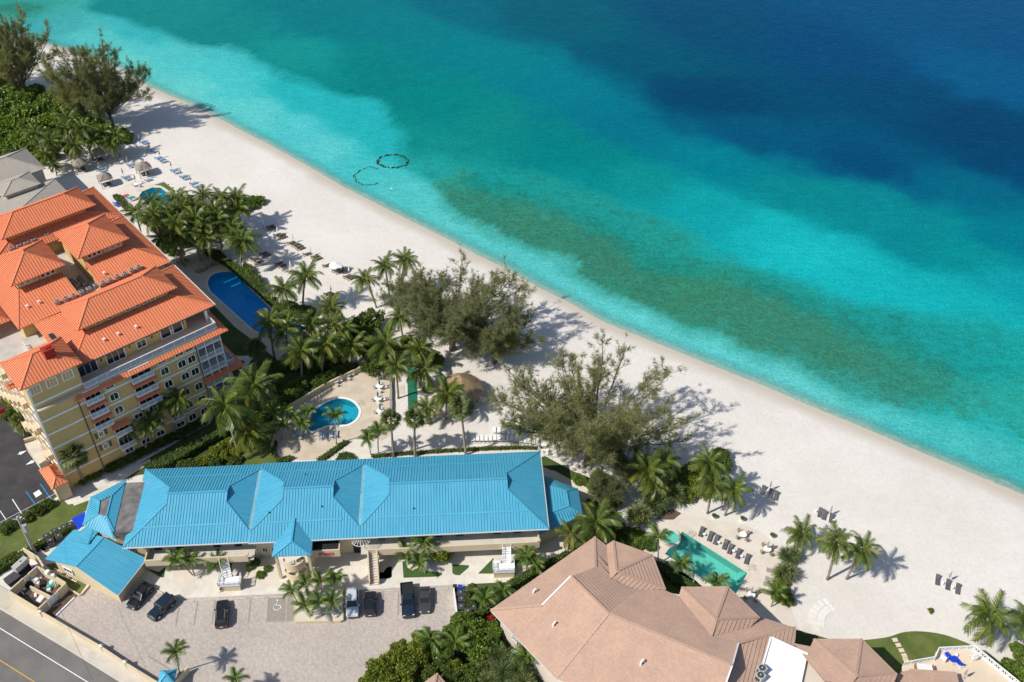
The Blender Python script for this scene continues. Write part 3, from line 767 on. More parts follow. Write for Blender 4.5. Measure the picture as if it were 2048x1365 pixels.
sheet('tan_house_garden', wp([(900, 1300), (938, 1262), (935, 1170), (1000, 1130), (1110, 1080), (1190, 1060), (1290, 1062), (1320, 1132), (1440, 1200), (1600, 1262), (1700, 1290), (1500, 1420), (700, 1480), (760, 1368)]), 0.015, 'lawn')
sheet('garden_bed', wp(pxs(c700, [(1330, 680), (1380, 740), (1420, 800), (1520, 889), (1420, 900), (1350, 800)])), 0.03, 'mulch')
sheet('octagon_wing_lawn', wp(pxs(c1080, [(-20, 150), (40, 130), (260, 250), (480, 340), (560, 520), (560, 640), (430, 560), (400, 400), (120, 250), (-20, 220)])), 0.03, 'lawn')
sheet('octagon_wing_path', wp(pxs(c1080, [(0, 205), (310, 350), (425, 410), (440, 560), (330, 640), (250, 760), (230, 870), (100, 950), (0, 985), (-80, 800), (0, 280)])), 0.04, 'walk_stone')
sheet('mulch_bed', wp(pxs(c1080, [(930, 640), (1000, 560), (1070, 555), (1130, 590), (1070, 640)])), 0.06, 'soil')
# ------------------------------------------------------------------ roofs, windows
def newell(p):
    n = Vector((0, 0, 0))
    for i in range(len(p)):
        a, b = p[i], p[(i + 1) % len(p)]
        n += Vector(((a.y - b.y) * (a.z + b.z), (a.z - b.z) * (a.x + b.x), (a.x - b.x) * (a.y + b.y)))
    return n.normalized()
def clip(poly, k, lim, keep_less):
    out = []
    for i in range(len(poly)):
        a, b = poly[i], poly[(i + 1) % len(poly)]
        ina = (a[k] <= lim) if keep_less else (a[k] >= lim)
        inb = (b[k] <= lim) if keep_less else (b[k] >= lim)
        if ina: out.append(a)
        if ina != inb:
            t = (lim - a[k]) / (b[k] - a[k])
            out.append(tuple(a[j] + (b[j] - a[j]) * t for j in range(2)))
    return out
def slope(parent, pts, mat, rib=None, tile=None, thick=0.14, name='roof_slope'):
    """one roof slope as a slab; rib=(spacing,width,height) adds standing seams, tile=(course,step) lays stepped courses"""
    P = [Vector(p) for p in pts]
    n = newell(P)
    if n.z < 0: P.reverse(); n = -n
    d = Vector((n.x * n.z, n.y * n.z, -(n.x ** 2 + n.y ** 2)))
    d = d.normalized() if d.length > 1e-4 else Vector((0, -1, 0))
    h = d.cross(n).normalized()
    c = sum(P, Vector()) / len(P)
    q = [((p - c).dot(h), (p - c).dot(d)) for p in P]
    uv = [(p.dot(h), p.dot(d)) for p in P]
    m = MB()
    k = len(P)
    if tile:
        lo, hi = min(y for _, y in q), max(y for _, y in q)
        st, step = tile
        b1 = hi
        while b1 > lo:
            b0 = b1 - st
            s = clip(clip(q, 1, b1 + 1e-6, True), 1, b0 - 1e-6, False)
            if len(s) >= 3:
                lift = lambda y: step * max(0.0, min(1.0, (y - b0) / st))
                m.poly([c + h * x + d * y + n * lift(y) for x, y in s], [(c.dot(h) + x, c.dot(d) + y) for x, y in s])
                for i in range(len(s)):
                    (xa, ya), (xb, yb) = s[i], s[(i + 1) % len(s)]
                    if abs(ya - b1) < 1e-3 and abs(yb - b1) < 1e-3 and b1 < hi + 1:
                        pa, pb = c + h * xa + d * ya, c + h * xb + d * yb
                        m.poly([pa + n * step, pa, pb, pb + n * step], [(xa, ya)] * 4)
            b1 = b0
    else:
        m.poly(P, uv)
    m.poly([p - Vector((0, 0, thick)) for p in reversed(P)], list(reversed(uv)))
    for i in range(k):
        j = (i + 1) % k
        z = Vector((0, 0, thick))
        m.poly([P[i], P[i] - z, P[j] - z, P[j]], [uv[i], uv[i], uv[j], uv[j]])
    o = m.build(name, mat, parent)
    if rib:
        sp, w, ht = rib
        r = MB()
        x0, x1 = min(x for x, _ in q), max(x for x, _ in q)
        t = math.ceil((x0 + 0.05) / sp) * sp
        while t < x1 - 0.03:
            ys = []
            for i in range(k):
                (xa, ya), (xb, yb) = q[i], q[(i + 1) % k]
                if (xa <= t) != (xb <= t): ys.append(ya + (yb - ya) * (t - xa) / (xb - xa))
            ys.sort()
            for ya, yb in zip(ys[::2], ys[1::2]):
                if yb - ya > 0.12:
                    r.obox(c + h * t + d * ((ya + yb) / 2) + n * (ht / 2), h, d, n, w / 2, (yb - ya) / 2 - 0.01, ht / 2)
            t += sp
        if r.f:
            so = r.build('seam', mat, o, kind='stuff')
            me = so.data
            l = me.uv_layers.new(name='uv')
            co = np.zeros(len(me.vertices) * 3); me.vertices.foreach_get('co', co); co = co.reshape(-1, 3)
            li = np.zeros(len(me.loops), int); me.loops.foreach_get('vertex_index', li)
            uvv = np.stack([co @ np.array(h), co @ np.array(d)], 1)[li]
            l.data.foreach_set('uv', uvv.ravel().astype(np.float32))
    return o
def caps(parent, edges, mat, w=0.28, h=0.12, name='ridge_cap'):
    for a, b in edges:
        m = MB(); m.bar(Vector(a) + Vector((0, 0, h * 0.35)), Vector(b) + Vector((0, 0, h * 0.35)), w, h)
        me = m.mesh(name, mat)
        l = me.uv_layers.new(name='uv')
        link(name, me, parent)
def hip(parent, a0, a1, b0, b1, ze, zr, mat, rib=None, tile=None, over=0.0, ridge=True):
    """hip roof over a rectangle, ridge along the longer side"""
    la, lb = a1 - a0, b1 - b0
    if la >= lb:
        k = lb / 2; r0, r1 = (a0 + k, (b0 + b1) / 2, zr), (a1 - k, (b0 + b1) / 2, zr)
    else:
        k = la / 2; r0, r1 = ((a0 + a1) / 2, b0 + k, zr), ((a0 + a1) / 2, b1 - k, zr)
    A, B, C, D = (a0, b0, ze), (a1, b0, ze), (a1, b1, ze), (a0, b1, ze)
    if la >= lb: F = [[A, B, r1, r0], [B, C, r1], [C, D, r0, r1], [D, A, r0]]; E = [(A, r0), (B, r1), (C, r1), (D, r0)]
    else: F = [[A, B, r0], [B, C, r1, r0], [C, D, r1], [D, A, r0, r1]]; E = [(A, r0), (B, r0), (C, r1), (D, r1)]
    for f in F:
        g = [p for i, p in enumerate(f) if (Vector(p) - Vector(f[i - 1])).length > 0.05]
        slope(parent, g, mat, rib, tile)
    if (Vector(r0) - Vector(r1)).length > 0.1: E.append((r0, r1))
    caps(parent, E, mat)
WIN = {}
def window(parent, a, b, z, w, h, rz=0.0, arched=False, bars=(1, 0), surround=0.16, name='window', frame='white_trim', pane='window_glass'):
    """window on a wall that faces -y of the local frame when rz = 0; a, b, z is the middle of the opening"""
    key = (round(w, 2), round(h, 2), arched, bars, surround, frame, pane)
    if key not in WIN:
        m = MB()
        s = surround
        if arched:
            n = 8; top = h / 2 - 0.3 * w * 0.5
            outer = [(-w / 2 - s, -h / 2 - s), (w / 2 + s, -h / 2 - s)] + [((w / 2 + s) * math.cos(PI * k / n), top + (0.3 * w * .5 + h * .14 + s) * math.sin(PI * k / n)) for k in range(n + 1)]
            inner = [(-w / 2, -h / 2), (w / 2, -h / 2)] + [((w / 2) * math.cos(PI * k / n), top + (0.3 * w * .5 + h * .14) * math.sin(PI * k / n)) for k in range(n + 1)]
        else:
            outer = [(-w / 2 - s, -h / 2 - s), (w / 2 + s, -h / 2 - s), (w / 2 + s, h / 2 + s), (-w / 2 - s, h / 2 + s)]
            inner = [(-w / 2, -h / 2), (w / 2, -h / 2), (w / 2, h / 2), (-w / 2, h / 2)]
        y0, y1 = -0.12, 0.02
        k = len(outer)
        for i in range(k):
            j = (i + 1) % k
            o0, o1, i0, i1 = outer[i], outer[j], inner[i], inner[j]
            m.poly([(o0[0], y0, o0[1]), (o1[0], y0, o1[1]), (i1[0], y0, i1[1]), (i0[0], y0, i0[1])])
            m.poly([(o0[0], y1, o0[1]), (o1[0], y1, o1[1]), (o1[0], y0, o1[1]), (o0[0], y0, o0[1])])
            m.poly([(i0[0], y0, i0[1]), (i1[0], y0, i1[1]), (i1[0], y1, i1[1]), (i0[0], y1, i0[1])])
        for q in range(bars[0]):
            x = -w / 2 + w * (q + 1) / (bars[0] + 1); m.box(x - 0.035, x + 0.035, -0.1, -0.03, -h / 2, h / 2 + (0.1 if arched else 0))
        for q in range(bars[1]):
            y = -h / 2 + h * (q + 1) / (bars[1] + 1); m.box(-w / 2, w / 2, -0.1, -0.03, y - 0.035, y + 0.035)
        g = MB(); g.poly([(x, -0.025, y) for x, y in inner])
        WIN[key] = (m.mesh('window_frame', frame), g.mesh('pane', pane))
    o = link(name, WIN[key][0], parent, (a, b, z), (0, 0, rz))
    link('pane', WIN[key][1], o)
    return o
def wall(parent, pts, z0, z1, mat, name='wall'):
    m = MB(); m.prism(pts, z0, z1); return m.build(name, mat, parent)
def bx(parent, name, x0, x1, y0, y1, z0, z1, mat):
    m = MB(); m.box(x0, x1, y0, y1, z0, z1); return m.build(name, mat, parent)
def rail(parent, pts, z0, z1, mat, post=1.4, name='railing', panel=None):
    """posts, top and bottom rail along a path; optional infill panel"""
    m = MB()
    for p, q in zip(pts[:-1], pts[1:]):
        p, q = Vector((*p[:2], 0)), Vector((*q[:2], 0)); n = max(1, round((q - p).length / post))
        m.bar(p + Vector((0, 0, z1)), q + Vector((0, 0, z1)), 0.09, 0.09)
        m.bar(p + Vector((0, 0, z0 + 0.12)), q + Vector((0, 0, z0 + 0.12)), 0.07, 0.07)
        for i in range(n + 1):
            x = p.lerp(q, i / n); m.box(x.x - .04, x.x + .04, x.y - .04, x.y + .04, z0, z1)
        k = max(2, round((q - p).length / 0.16))
        if panel is None:
            for i in range(k):
                x = p.lerp(q, (i + .5) / k); m.box(x.x - .015, x.x + .015, x.y - .015, x.y + .015, z0 + .1, z1)
    o = m.build(name, mat, parent)
    if panel:
        g = MB()
        for p, q in zip(pts[:-1], pts[1:]):
            g.bar((*p[:2], (z0 + z1) / 2 + 0.05), (*q[:2], (z0 + z1) / 2 + 0.05), 0.02, (z1 - z0) - 0.25)
        g.build('infill_panel', panel, o)
    return o
surf('screen', (0.34, 0.38, 0.44), 0.05, 2, kind='Object', rough=0.4)

# ------------------------------------------------------------------ orange-roofed condominium
O0 = W(139.5, 981)
condo = empty('apartment_building', O0, R(41), 'seven-storey yellow apartment block with orange seamed metal roofs', 'building')
OR = (0.5, 0.05, 0.095)
om = 'orange_metal'
wall(condo, [(0, 0), (27.3, 0), (27.3, 3.2), (31.8, 3.2), (31.8, 53.5), (0, 53.5)], 0, 18.3, 'yellow_wall')
for n, (x0, x1, y0, y1) in dict(s=(8, 27.9, 3.3, 17.4), m=(20.8, 32, 20.6, 39), w=(5.8, 16.4, 19.5, 39), n=(9, 32, 41, 52.6)).items():
    wall(condo, [(x0, y0), (x1, y0), (x1, y1), (x0, y1)], 18.3, 21.15, 'yellow_wall', 'penthouse_wall')
m = MB(); m.box(0.1, 31.7, 0.1, 53.4, 18.3, 18.42); m.build('flat_roof', 'pale_flat_roof', condo)
wall(condo, [(0, 0.8), (8.2, 0.8), (8.2, 8.2), (0, 8.2)], 18.3, 23.5, 'yellow_wall', 'tower_wall')
wall(condo, [(27.9, 12), (31.8, 12), (31.8, 17.4), (27.9, 17.4)], 18.3, 21.15, 'yellow_wall', 'penthouse_wall')
# floor bands
for z in (3.7, 6.7, 10.1, 13.2, 16.2):
    bx(condo, 'floor_band', 0.02, 27.28, -0.07, 0.05, z - 0.16, z + 0.16, 'white_trim')
bx(condo, 'floor_band', 0.02, 8.2, 0.72, 0.85, 19.2, 19.55, 'white_trim')
bx(condo, 'corner_trim', -0.06, 0.22, -0.06, 0.12, 0, 23.4, 'white_trim')
bx(condo, 'cornice', -0.15, 8.3, 0.6, 8.4, 23.3, 23.52, 'white_trim')
for a in (1.3, 3.9, 6.5):
    window(condo, a, 0.8, 22.2, 1.5, 1.5, bars=(2, 0), name='louvre', pane='yellow_wall')
# lower roofs
def skirt(a0, a1, b0, b1, ze, wa0, wa1, wb0, wb1, zt, sides='frbl', zr=None):
    zr = ze if zr is None else zr
    A, B, C, D = (a0, b0, ze), (a1, b0, ze), (a1, b1, zr), (a0, b1, zr)
    a, b, c, d = (wa0, wb0, zt), (wa1, wb0, zt), (wa1, wb1, zt), (wa0, wb1, zt)
    for s, f in dict(f=[A, B, b, a], r=[B, C, c, b], b=[C, D, d, c], l=[D, A, a, d]).items():
        if s in sides: slope(condo, f, om, OR)
    for s, e in (('fr', (B, b)), ('rb', (C, c)), ('bl', (D, d)), ('lf', (A, a))):
        if s[0] in sides and s[1] in sides: caps(condo, [e], om)
skirt(7.5, 33.4, 2.7, 18.3, 21.25, 12.8, 27.9, 8.2, 15.2, 23.1)
skirt(20.4, 33.5, 19.7, 40.0, 21.25, 20.7, 28.6, 27.3, 36.4, 23.0, 'frb')
skirt(5.0, 16.7, 18.6, 39.6, 21.25, 8.6, 16.5, 27.0, 36.2, 23.0, 'flb')
skirt(8.0, 33.6, 40.4, 54.0, 21.25, 12.8, 27.9, 43.0, 50.0, 23.1)
for b in (18.35, 40.05):
    m = MB(); m.bar((33.45, b - 14 if b > 30 else 2.8, 21.2), (33.45, b - 0.1 if b < 30 else b, 21.2), 0.16, 0.18)
m = MB(); m.bar((33.5, 2.7, 21.2), (33.5, 18.3, 21.2), 0.16, 0.2); m.build('gutter', 'gutter', condo)
m = MB(); m.bar((33.6, 19.7, 21.2), (33.6, 54, 21.2), 0.16, 0.2); m.build('gutter', 'gutter', condo)
m = MB(); m.bar((9, 2.62, 21.2), (33.4, 2.62, 21.2), 0.14, 0.18); m.build('gutter', 'dark_metal', condo)
# upper roofs and their walls
for a0, a1, b0, b1, z0 in ((13, 27.8, 8.4, 15.1, 22.6), (13, 27.8, 43.1, 49.9, 22.6), (20.8, 28.4, 27.5, 36.3, 22.4), (8.8, 16.3, 27.2, 36.1, 22.4)):
    wall(condo, [(a0, b0), (a1, b0), (a1, b1), (a0, b1)], 21, 24.35 if b1 - b0 < 8 else 24.85, 'yellow_wall', 'clerestory_wall')
hip(condo, 11.6, 29.4, 7.6, 15.9, 24.3, 26.45, om, OR)
hip(condo, 11.6, 29.7, 42.2, 50.8, 24.3, 26.45, om, OR)
hip(condo, 19.6, 29.4, 26.4, 37.1, 24.8, 27.2, om, OR)
hip(condo, 7.6, 17.2, 26.1, 36.5, 24.8, 27.2, om, OR)
hip(condo, -0.9, 9.1, 0.3, 8.9, 23.6, 25.9, om, OR)
hip(condo, -1.5, 4.9, 22.5, 34.5, 20.9, 22.6, om, OR)
hip(condo, -1.5, 4.9, 36, 53, 20.9, 22.8, om, OR)
for a in (15.2, 17.3, 20.5, 22.2, 23.6, 25.0): window(condo, a, 8.4, 23.65, 0.65, 0.45, bars=(0, 0), surround=0.12)
for a in (22.0, 22.9, 23.8): window(condo, a, 27.5, 23.9, 0.55, 0.8, bars=(0, 0))
for a in (25.3, 26.4, 27.5): window(condo, a, 27.5, 23.9, 0.7, 0.8, bars=(0, 0), name='shutter_panel', pane='yellow_wall')
for a in (13.3, 14.2, 15.1): window(condo, a, 27.2, 23.9, 0.55, 0.8, bars=(0, 0))
for a in (9.6, 10.7, 11.8): window(condo, a, 27.2, 23.9, 0.7, 0.8, bars=(0, 0), name='shutter_panel', pane='yellow_wall')
# skirt roof under the terrace, terrace rail
slope(condo, [(5.7, -0.75, 17.75), (33.4, -0.75, 17.75), (31.9, 0.35, 18.42), (6.6, 0.35, 18.42)], om, OR)
slope(condo, [(33.4, -0.75, 17.75), (33.4, 12, 17.75), (31.9, 12, 18.42), (31.9, 0.35, 18.42)], om, OR)
rail(condo, [(8.2, 0.42), (31.85, 0.42), (31.85, 11.8)], 18.42, 19.55, 'white_trim', 2.0, panel='screen')
bx(condo, 'terrace_kerb', 8.2, 31.95, 0.3, 0.55, 18.3, 18.62, 'white_trim')
bx(condo, 'terrace_floor', 8.2, 31.8, 0.55, 12, 18.4, 18.47, 'terrace_tile')
for p in ((31.6, 3.2), (31.6, 7.4), (31.6, 11.7)): bx(condo, 'column', p[0] - .22, p[0] + .22, p[1] - .22, p[1] + .22, 18.4, 21.2, 'white_trim')
for a in (10.2, 15.0): window(condo, a, 3.3, 19.75, 3.0, 2.2, bars=(2, 0))
for a, w in ((19.6, 1.5), (24.0, 1.6), (26.2, 1.6)): window(condo, a, 3.3, 19.8, w, 1.9 if w > 1.5 else 1.3, bars=(1, 0) if w < 1.6 else (0, 0))
for a in (12.6, 17.6, 21.6, 25.1, 27.3):
    m = MB(); m.cyl((0, 0), 0.12, 0, 0.35, 8); m.build('wall_lamp', 'dark_metal', condo, loc=(a, 3.2, 20.0))
# facade windows
arch = [(11.9, 14.6), (11.9, 11.5), (21.05, 14.9), (21.05, 11.9), (24.2, 14.7), (26.05, 14.7), (24.2, 11.8), (26.05, 11.8), (23.5, 8.3), (26.0, 8.3), (23.4, 5.3), (25.9, 5.2), (23.4, 2.3), (25.8, 2.3), (17.3, 8.4), (17.3, 5.4)]
for a, z in arch: window(condo, a, 0, z, 1.3, 1.25, arched=True)
for a, z in ((24.2, 17.2), (26.05, 17.2), (21.05, 17.3), (11.75, 17.2), (21.0, 2.1), (17.2, 2.4), (14.6, 8.4), (14.6, 5.4), (11.3, 2.2), (14.4, 2.3)): window(condo, a, 0, z, 1.35, 1.0)
for z in (8.4, 5.5):
    window(condo, 7.9, 0, z, 0.6, 0.85, arched=True)
    for s in (-1, 1): bx(condo, 'shutter', 7.9 + s * 0.85 - .2, 7.9 + s * 0.85 + .2, -0.1, 0.03, z - .55, z + .6, 'dark_metal')
# balcony bays with little awning roofs
def bay(a0, a1, z, awn=True):
    o = window(condo, (a0 + a1) / 2, 0.0, z + 0.35, a1 - a0 - 0.5, 2.0, bars=(2, 0), surround=0.14, name='balcony_door')
    bx(condo, 'balcony_slab', a0, a1, -0.85, 0.03, z - 1.05, z - 0.85, 'white_trim')
    rail(condo, [(a0 + .08, -0.8), (a1 - .08, -0.8)], z - 0.87, z + 0.05, 'white_trim', 1.1, 'balcony_railing', panel='screen')
    if awn: slope(condo, [(a0 - .3, -1.15, z - 1.62), (a1 + .3, -1.15, z - 1.62), (a1 + .1, 0.0, z - 1.08), (a0 - .1, 0.0, z - 1.08)], om, OR, name='awning_roof')
for a0, a1 in ((7.3, 10.3), (15.2, 19.1)):
    for z, aw in ((16.8, True), (13.8, True), (10.9, False)): bay(a0, a1, z, aw)
bay(19.6, 22.0, 8.0, True); bay(19.6, 22.0, 4.9, False); bay(9.9, 12.7, 7.6, False); bay(9.9, 12.7, 4.4, False)
slope(condo, [(9.6, -1.1, 8.75), (12.9, -1.1, 8.75), (12.7, 0, 9.3), (9.8, 0, 9.3)], om, OR, name='awning_roof')
# downpipes
for a in (6.35, 27.25):
    m = MB(); m.tube([(a, -0.14, 17.9), (a, -0.14, 0.3)], 0.09, 6); m.build('downpipe', 'dark_metal', condo)
# screened loggia stack on the corner
bx(condo, 'loggia_back_wall', 27.35, 31.75, 3.0, 3.25, 0, 18.2, 'window_glass')
for z in (3.5, 6.9, 10.0, 13.1, 16.1):
    bx(condo, 'loggia_slab', 27.32, 32.0, -0.1, 3.1, z - 0.12, z + 0.14, 'white_trim')
for z in (0.2, 3.6, 7.0, 10.1, 13.2, 16.2):
    rail(condo, [(27.4, 0.0), (31.9, 0.0), (31.9, 3.0)], z, z + 1.0, 'white_trim', 1.5, 'loggia_railing', panel='screen')
for p in ((27.45, 0), (28.9, 0), (30.4, 0), (31.9, 0), (31.9, 3.05)):
    bx(condo, 'loggia_post', p[0] - .07, p[0] + .07, p[1] - .07, p[1] + .07, 0, 17.8, 'white_trim')
slope(condo, [(26.9, -0.7, 8.7), (34.8, -0.7, 8.7), (33.6, 0.5, 9.3), (27.3, 0.2, 9.3)], om, OR, name='awning_roof')
slope(condo, [(34.8, -0.7, 8.7), (34.8, 9, 8.7), (33.6, 9, 9.3), (33.6, 0.5, 9.3)], om, OR, name='awning_roof')
bx(condo, 'corner_terrace', 31.8, 33.7, 0.4, 9, 8.6, 9.2, 'white_trim')
rail(condo, [(32, 0.5), (33.6, 0.5), (33.6, 9)], 9.2, 10.2, 'white_trim', 1.5, 'loggia_railing', panel='screen')
bx(condo, 'corner_wing_wall', 31.8, 33.2, 3.2, 9, 0, 8.6, 'yellow_wall')
# street side: bays of little balconies seen edge on
for k, z in enumerate((1.6, 4.8, 7.9, 11.2, 14.3, 17.3)):
    for j, b in enumerate((1.2, 4.6, 9.5, 14.0, 19, 24, 29)):
        if (k + j) % 2: window(condo, 0, b + 0.6, z, 1.2, 1.5, rz=-PI / 2)
        else:
            bx(condo, 'street_balcony', -0.85, 0.03, b, b + 1.7, z - 1.0, z + 0.1, 'cream_wall')
            window(condo, 0, b + 0.8, z + 0.9, 1.1, 1.4, rz=-PI / 2)
hip(condo, -2.7, 0.0, -2.1, 3.5, 4.0, 5.0, om, OR)
wall(condo, [(-2.2, -1.6), (-0.05, -1.6), (-0.05, 3.0), (-2.2, 3.0)], 0, 3.9, 'cream_wall', 'porch_wall')
rp = [Vector((p[0], p[1], 0)) for p in wp(pxs(crop(20, 760, 5.69), [(165, 730), (315, 680), (445, 890), (330, 960)]), 2.2)]
ramp_o = MB().prism([(p.x, p.y) for p in rp], 0, 2.2).build('ramp_cover', 'concrete', label='flat concrete garage ramp cover beside the yellow apartment block', cat='ramp cover')
MB().prism(strip(rp[0] + Vector((-.1, .4, 0)), rp[1] + Vector((0, .4, 0)), 0.3), 2.2, 2.9).build('parapet', 'cream_wall', ramp_o)
# chimney, skylight, vents
m = MB(); m.box(-.8, .8, -.6, .6, -1, 0.9); m.box(-.95, .95, -.75, .75, 0.9, 1.1); m.box(-.4, .4, -.3, .3, 1.1, 1.3)
m.build('chimney', 'rust_red', condo, loc=(5.6, 3.4, 25.6))
o = bx(condo, 'skylight_frame', 8.1, 8.8, 11.2, 13.0, 21.5, 21.95, 'dark_metal'); bx(o, 'skylight_glass', 8.18, 8.72, 11.3, 12.9, 21.9, 22.0, 'window_glass')
for a, b in ((14.5, 5.1), (16.9, 5.0), (20.0, 4.8), (22.3, 22.8), (8.2, 22.3), (10.2, 22.2)):
    m = MB(); m.cyl((0, 0), 0.13, -0.3, 0.45, 8); m.box(-.2, .2, -.2, .2, .4, .48)
    m.build('roof_vent', 'white_plastic', condo, loc=(a, b, 21.25 + (0.82 if b < 10 else 0.85)))
rail(condo, [(-1.2, 9.5), (4.6, 9.5), (4.6, 17.5)], 18.42, 19.4, 'white_trim', 1.2, 'balustrade')
slope(condo, [(-1.4, 8.9, 17.9), (7.0, 8.9, 17.9), (6.2, 10.0, 18.7), (-1.4, 10.0, 18.7)], om, OR, name='awning_roof')

# ------------------------------------------------------------------ air conditioners
def ac_proto():
    o = empty('air_conditioner')
    m = MB(); m.box(-.45, .45, -.45, .45, 0.05, .85); m.box(-.4, .4, -.1, .1, 0, .05); m.build('casing', 'ac_white', o)
    m = MB(); m.cyl((0, 0), .36, .85, .9, 14); m.build('fan_grille', 'dark_metal', o)
    m = MB(); m.cyl((0, 0), .1, .9, .93, 8); m.build('fan_hub', 'ac_white', o)
    for s in (-1, 1):
        m = MB(); m.box(s * .44 - .03, s * .44 + .03, -.3, .3, .15, .75); m.build('coil_panel', 'dark_metal', o)
    return remember(o)
AC = ac_proto()
used = {}
def put(proto, loc, rz=0.0, label=None, cat=None, group=None, scale=1.0):
    """the prototype itself the first time, a copy with its own parts afterwards"""
    if proto.name in used: o = copy_tree(proto)
    else: used[proto.name] = 1; o = proto
    o.location = loc; o.rotation_euler = (0, 0, rz); o.scale = (scale,) * 3
    return tag(o, label, cat, group)
r2 = crop(0, 370, 4.135)
def row(proto, pts, z, rz, fmt, cat, group, scale=1.0):
    pts = sorted(pts)
    out = []
    for i, (u, v) in enumerate(pts):
        out.append(put(proto, W(u, v, z), rz if not callable(rz) else rz(i), fmt.format(ordinal(i, len(pts))), cat, group, scale))
    return out
row(AC, pxs(r2, [(480, 985), (550, 958), (615, 935), (680, 905), (740, 880), (797, 850), (860, 828), (917, 803), (977, 775), (1037, 752), (1095, 720), (1152, 695)]), 21.6, R(41), 'rooftop air conditioner, {} in the lower orange roof valley', 'air conditioner', 'air conditioners on the orange roofs', .85)
row(AC, pxs(r2, [(760, 282), (695, 308), (640, 330), (570, 352), (512, 378), (442, 400), (388, 428), (280, 475), (220, 500), (160, 520), (105, 545)]), 21.6, R(41), 'rooftop air conditioner, {} in the upper orange roof valley', 'air conditioner', 'air conditioners on the orange roofs')
row(AC, pxs(r2, [(600, 815), (640, 840), (665, 790), (700, 830), (640, 890)]), 18.45, R(41), 'air conditioner, {} in the sunken court between orange roofs', 'air conditioner', 'air conditioners on the orange roofs')

# ------------------------------------------------------------------ grey-roofed hotel behind it
grey = empty('grey_roof_building', W(0, 372), R(41), 'low building with weathered grey seamed metal roof behind the orange roofs', 'building')
def gl(a, b): 
    e = Vector((math.cos(R(41)), math.sin(R(41)), 0)); f = Vector((-e.y, e.x, 0))
    d = O0 + e * a + f * b - W(0, 372); return d.dot(e), d.dot(f)
def ghip(a0, a1, b0, b1, ze, zr):
    (x0, y0), (x1, y1) = gl(a0, b0), gl(a1, b1)
    wall(grey, [(x0 + .6, y0 + .6), (x1 - .6, y0 + .6), (x1 - .6, y1 - .6), (x0 + .6, y1 - .6)], 0, ze + 0.02, 'grey_wall')
    hip(grey, x0, x1, y0, y1, ze, zr, 'grey_metal', (0.5, 0.05, 0.05))
ghip(-6, 34.2, 90.5, 103.0, 9.0, 11.6)
ghip(-10, 34.4, 58, 86.5, 8.0, 10.8)
ghip(22, 30.5, 83.5, 90.6, 9.6, 10.8)
(x0, y0), (x1, y1) = gl(-8, 86.5), gl(22, 90.5)
bx(grey, 'flat_roof', x0, x1, y0, y1, 0, 7.6, 'white_roof')
for i, a in enumerate((2.5, 6.0, 9.5)):
    x, y = gl(a, 88.4)
    put(AC, grey.matrix_world @ Vector((0, 0, 0)) if False else O0 + Vector((math.cos(R(41)) * a - math.sin(R(41)) * 88.4, math.sin(R(41)) * a + math.cos(R(41)) * 88.4, 7.62)), R(41), 'dark rooftop air conditioner, %s on the grey-roofed building' % ordinal(i, 3), 'air conditioner', 'air conditioners on the grey roof')
# ------------------------------------------------------------------ blue-roofed building
bo = W(*crop(160, 890, 4.096)(345, 850), 6.2); BO = Vector((bo.x, bo.y, 0)); BRZ = R(3.39)
bA = Vector((math.cos(BRZ), math.sin(BRZ), 0)); bB = Vector((-bA.y, bA.x, 0))
def bw(a, b, z=0.0): return BO + bA * a + bB * b + Vector((0, 0, z))
def bfront(u, v, b):
    """where the upright plane b of the blue building is seen at (u, v): a and z"""
    dx, dy = (u - 1024) / FPX, -(v - 682.5) / FPX
    d = Vector((dx, CP + dy * SP, -SP + dy * CP)); o = Vector((0, 0, CAMH))
    t = (b - (o - BO).dot(bB)) / d.dot(bB)
    p = o + d * t
    return (p - BO).dot(bA), p.z
surf('valley_metal', (0.16, 0.4, 0.5), 0.2, 0.8, kind='Object', dirt=(0.4, 0.42, 0.42))
blue = empty('blue_roof_building', BO, BRZ, 'long two-storey cream building with bright blue seamed metal roof', 'building')
BR = (0.46, 0.05, 0.075); bm = 'blue_metal'
ZE, ZR, ZG, ZV, GB = 6.2, 9.0, 8.43, 6.86, 0.28
wall(blue, [(1.2, 1.9), (64.1, 1.9), (64.1, 15.0), (1.2, 15.0)], 0, 6.15, 'cream_wall')
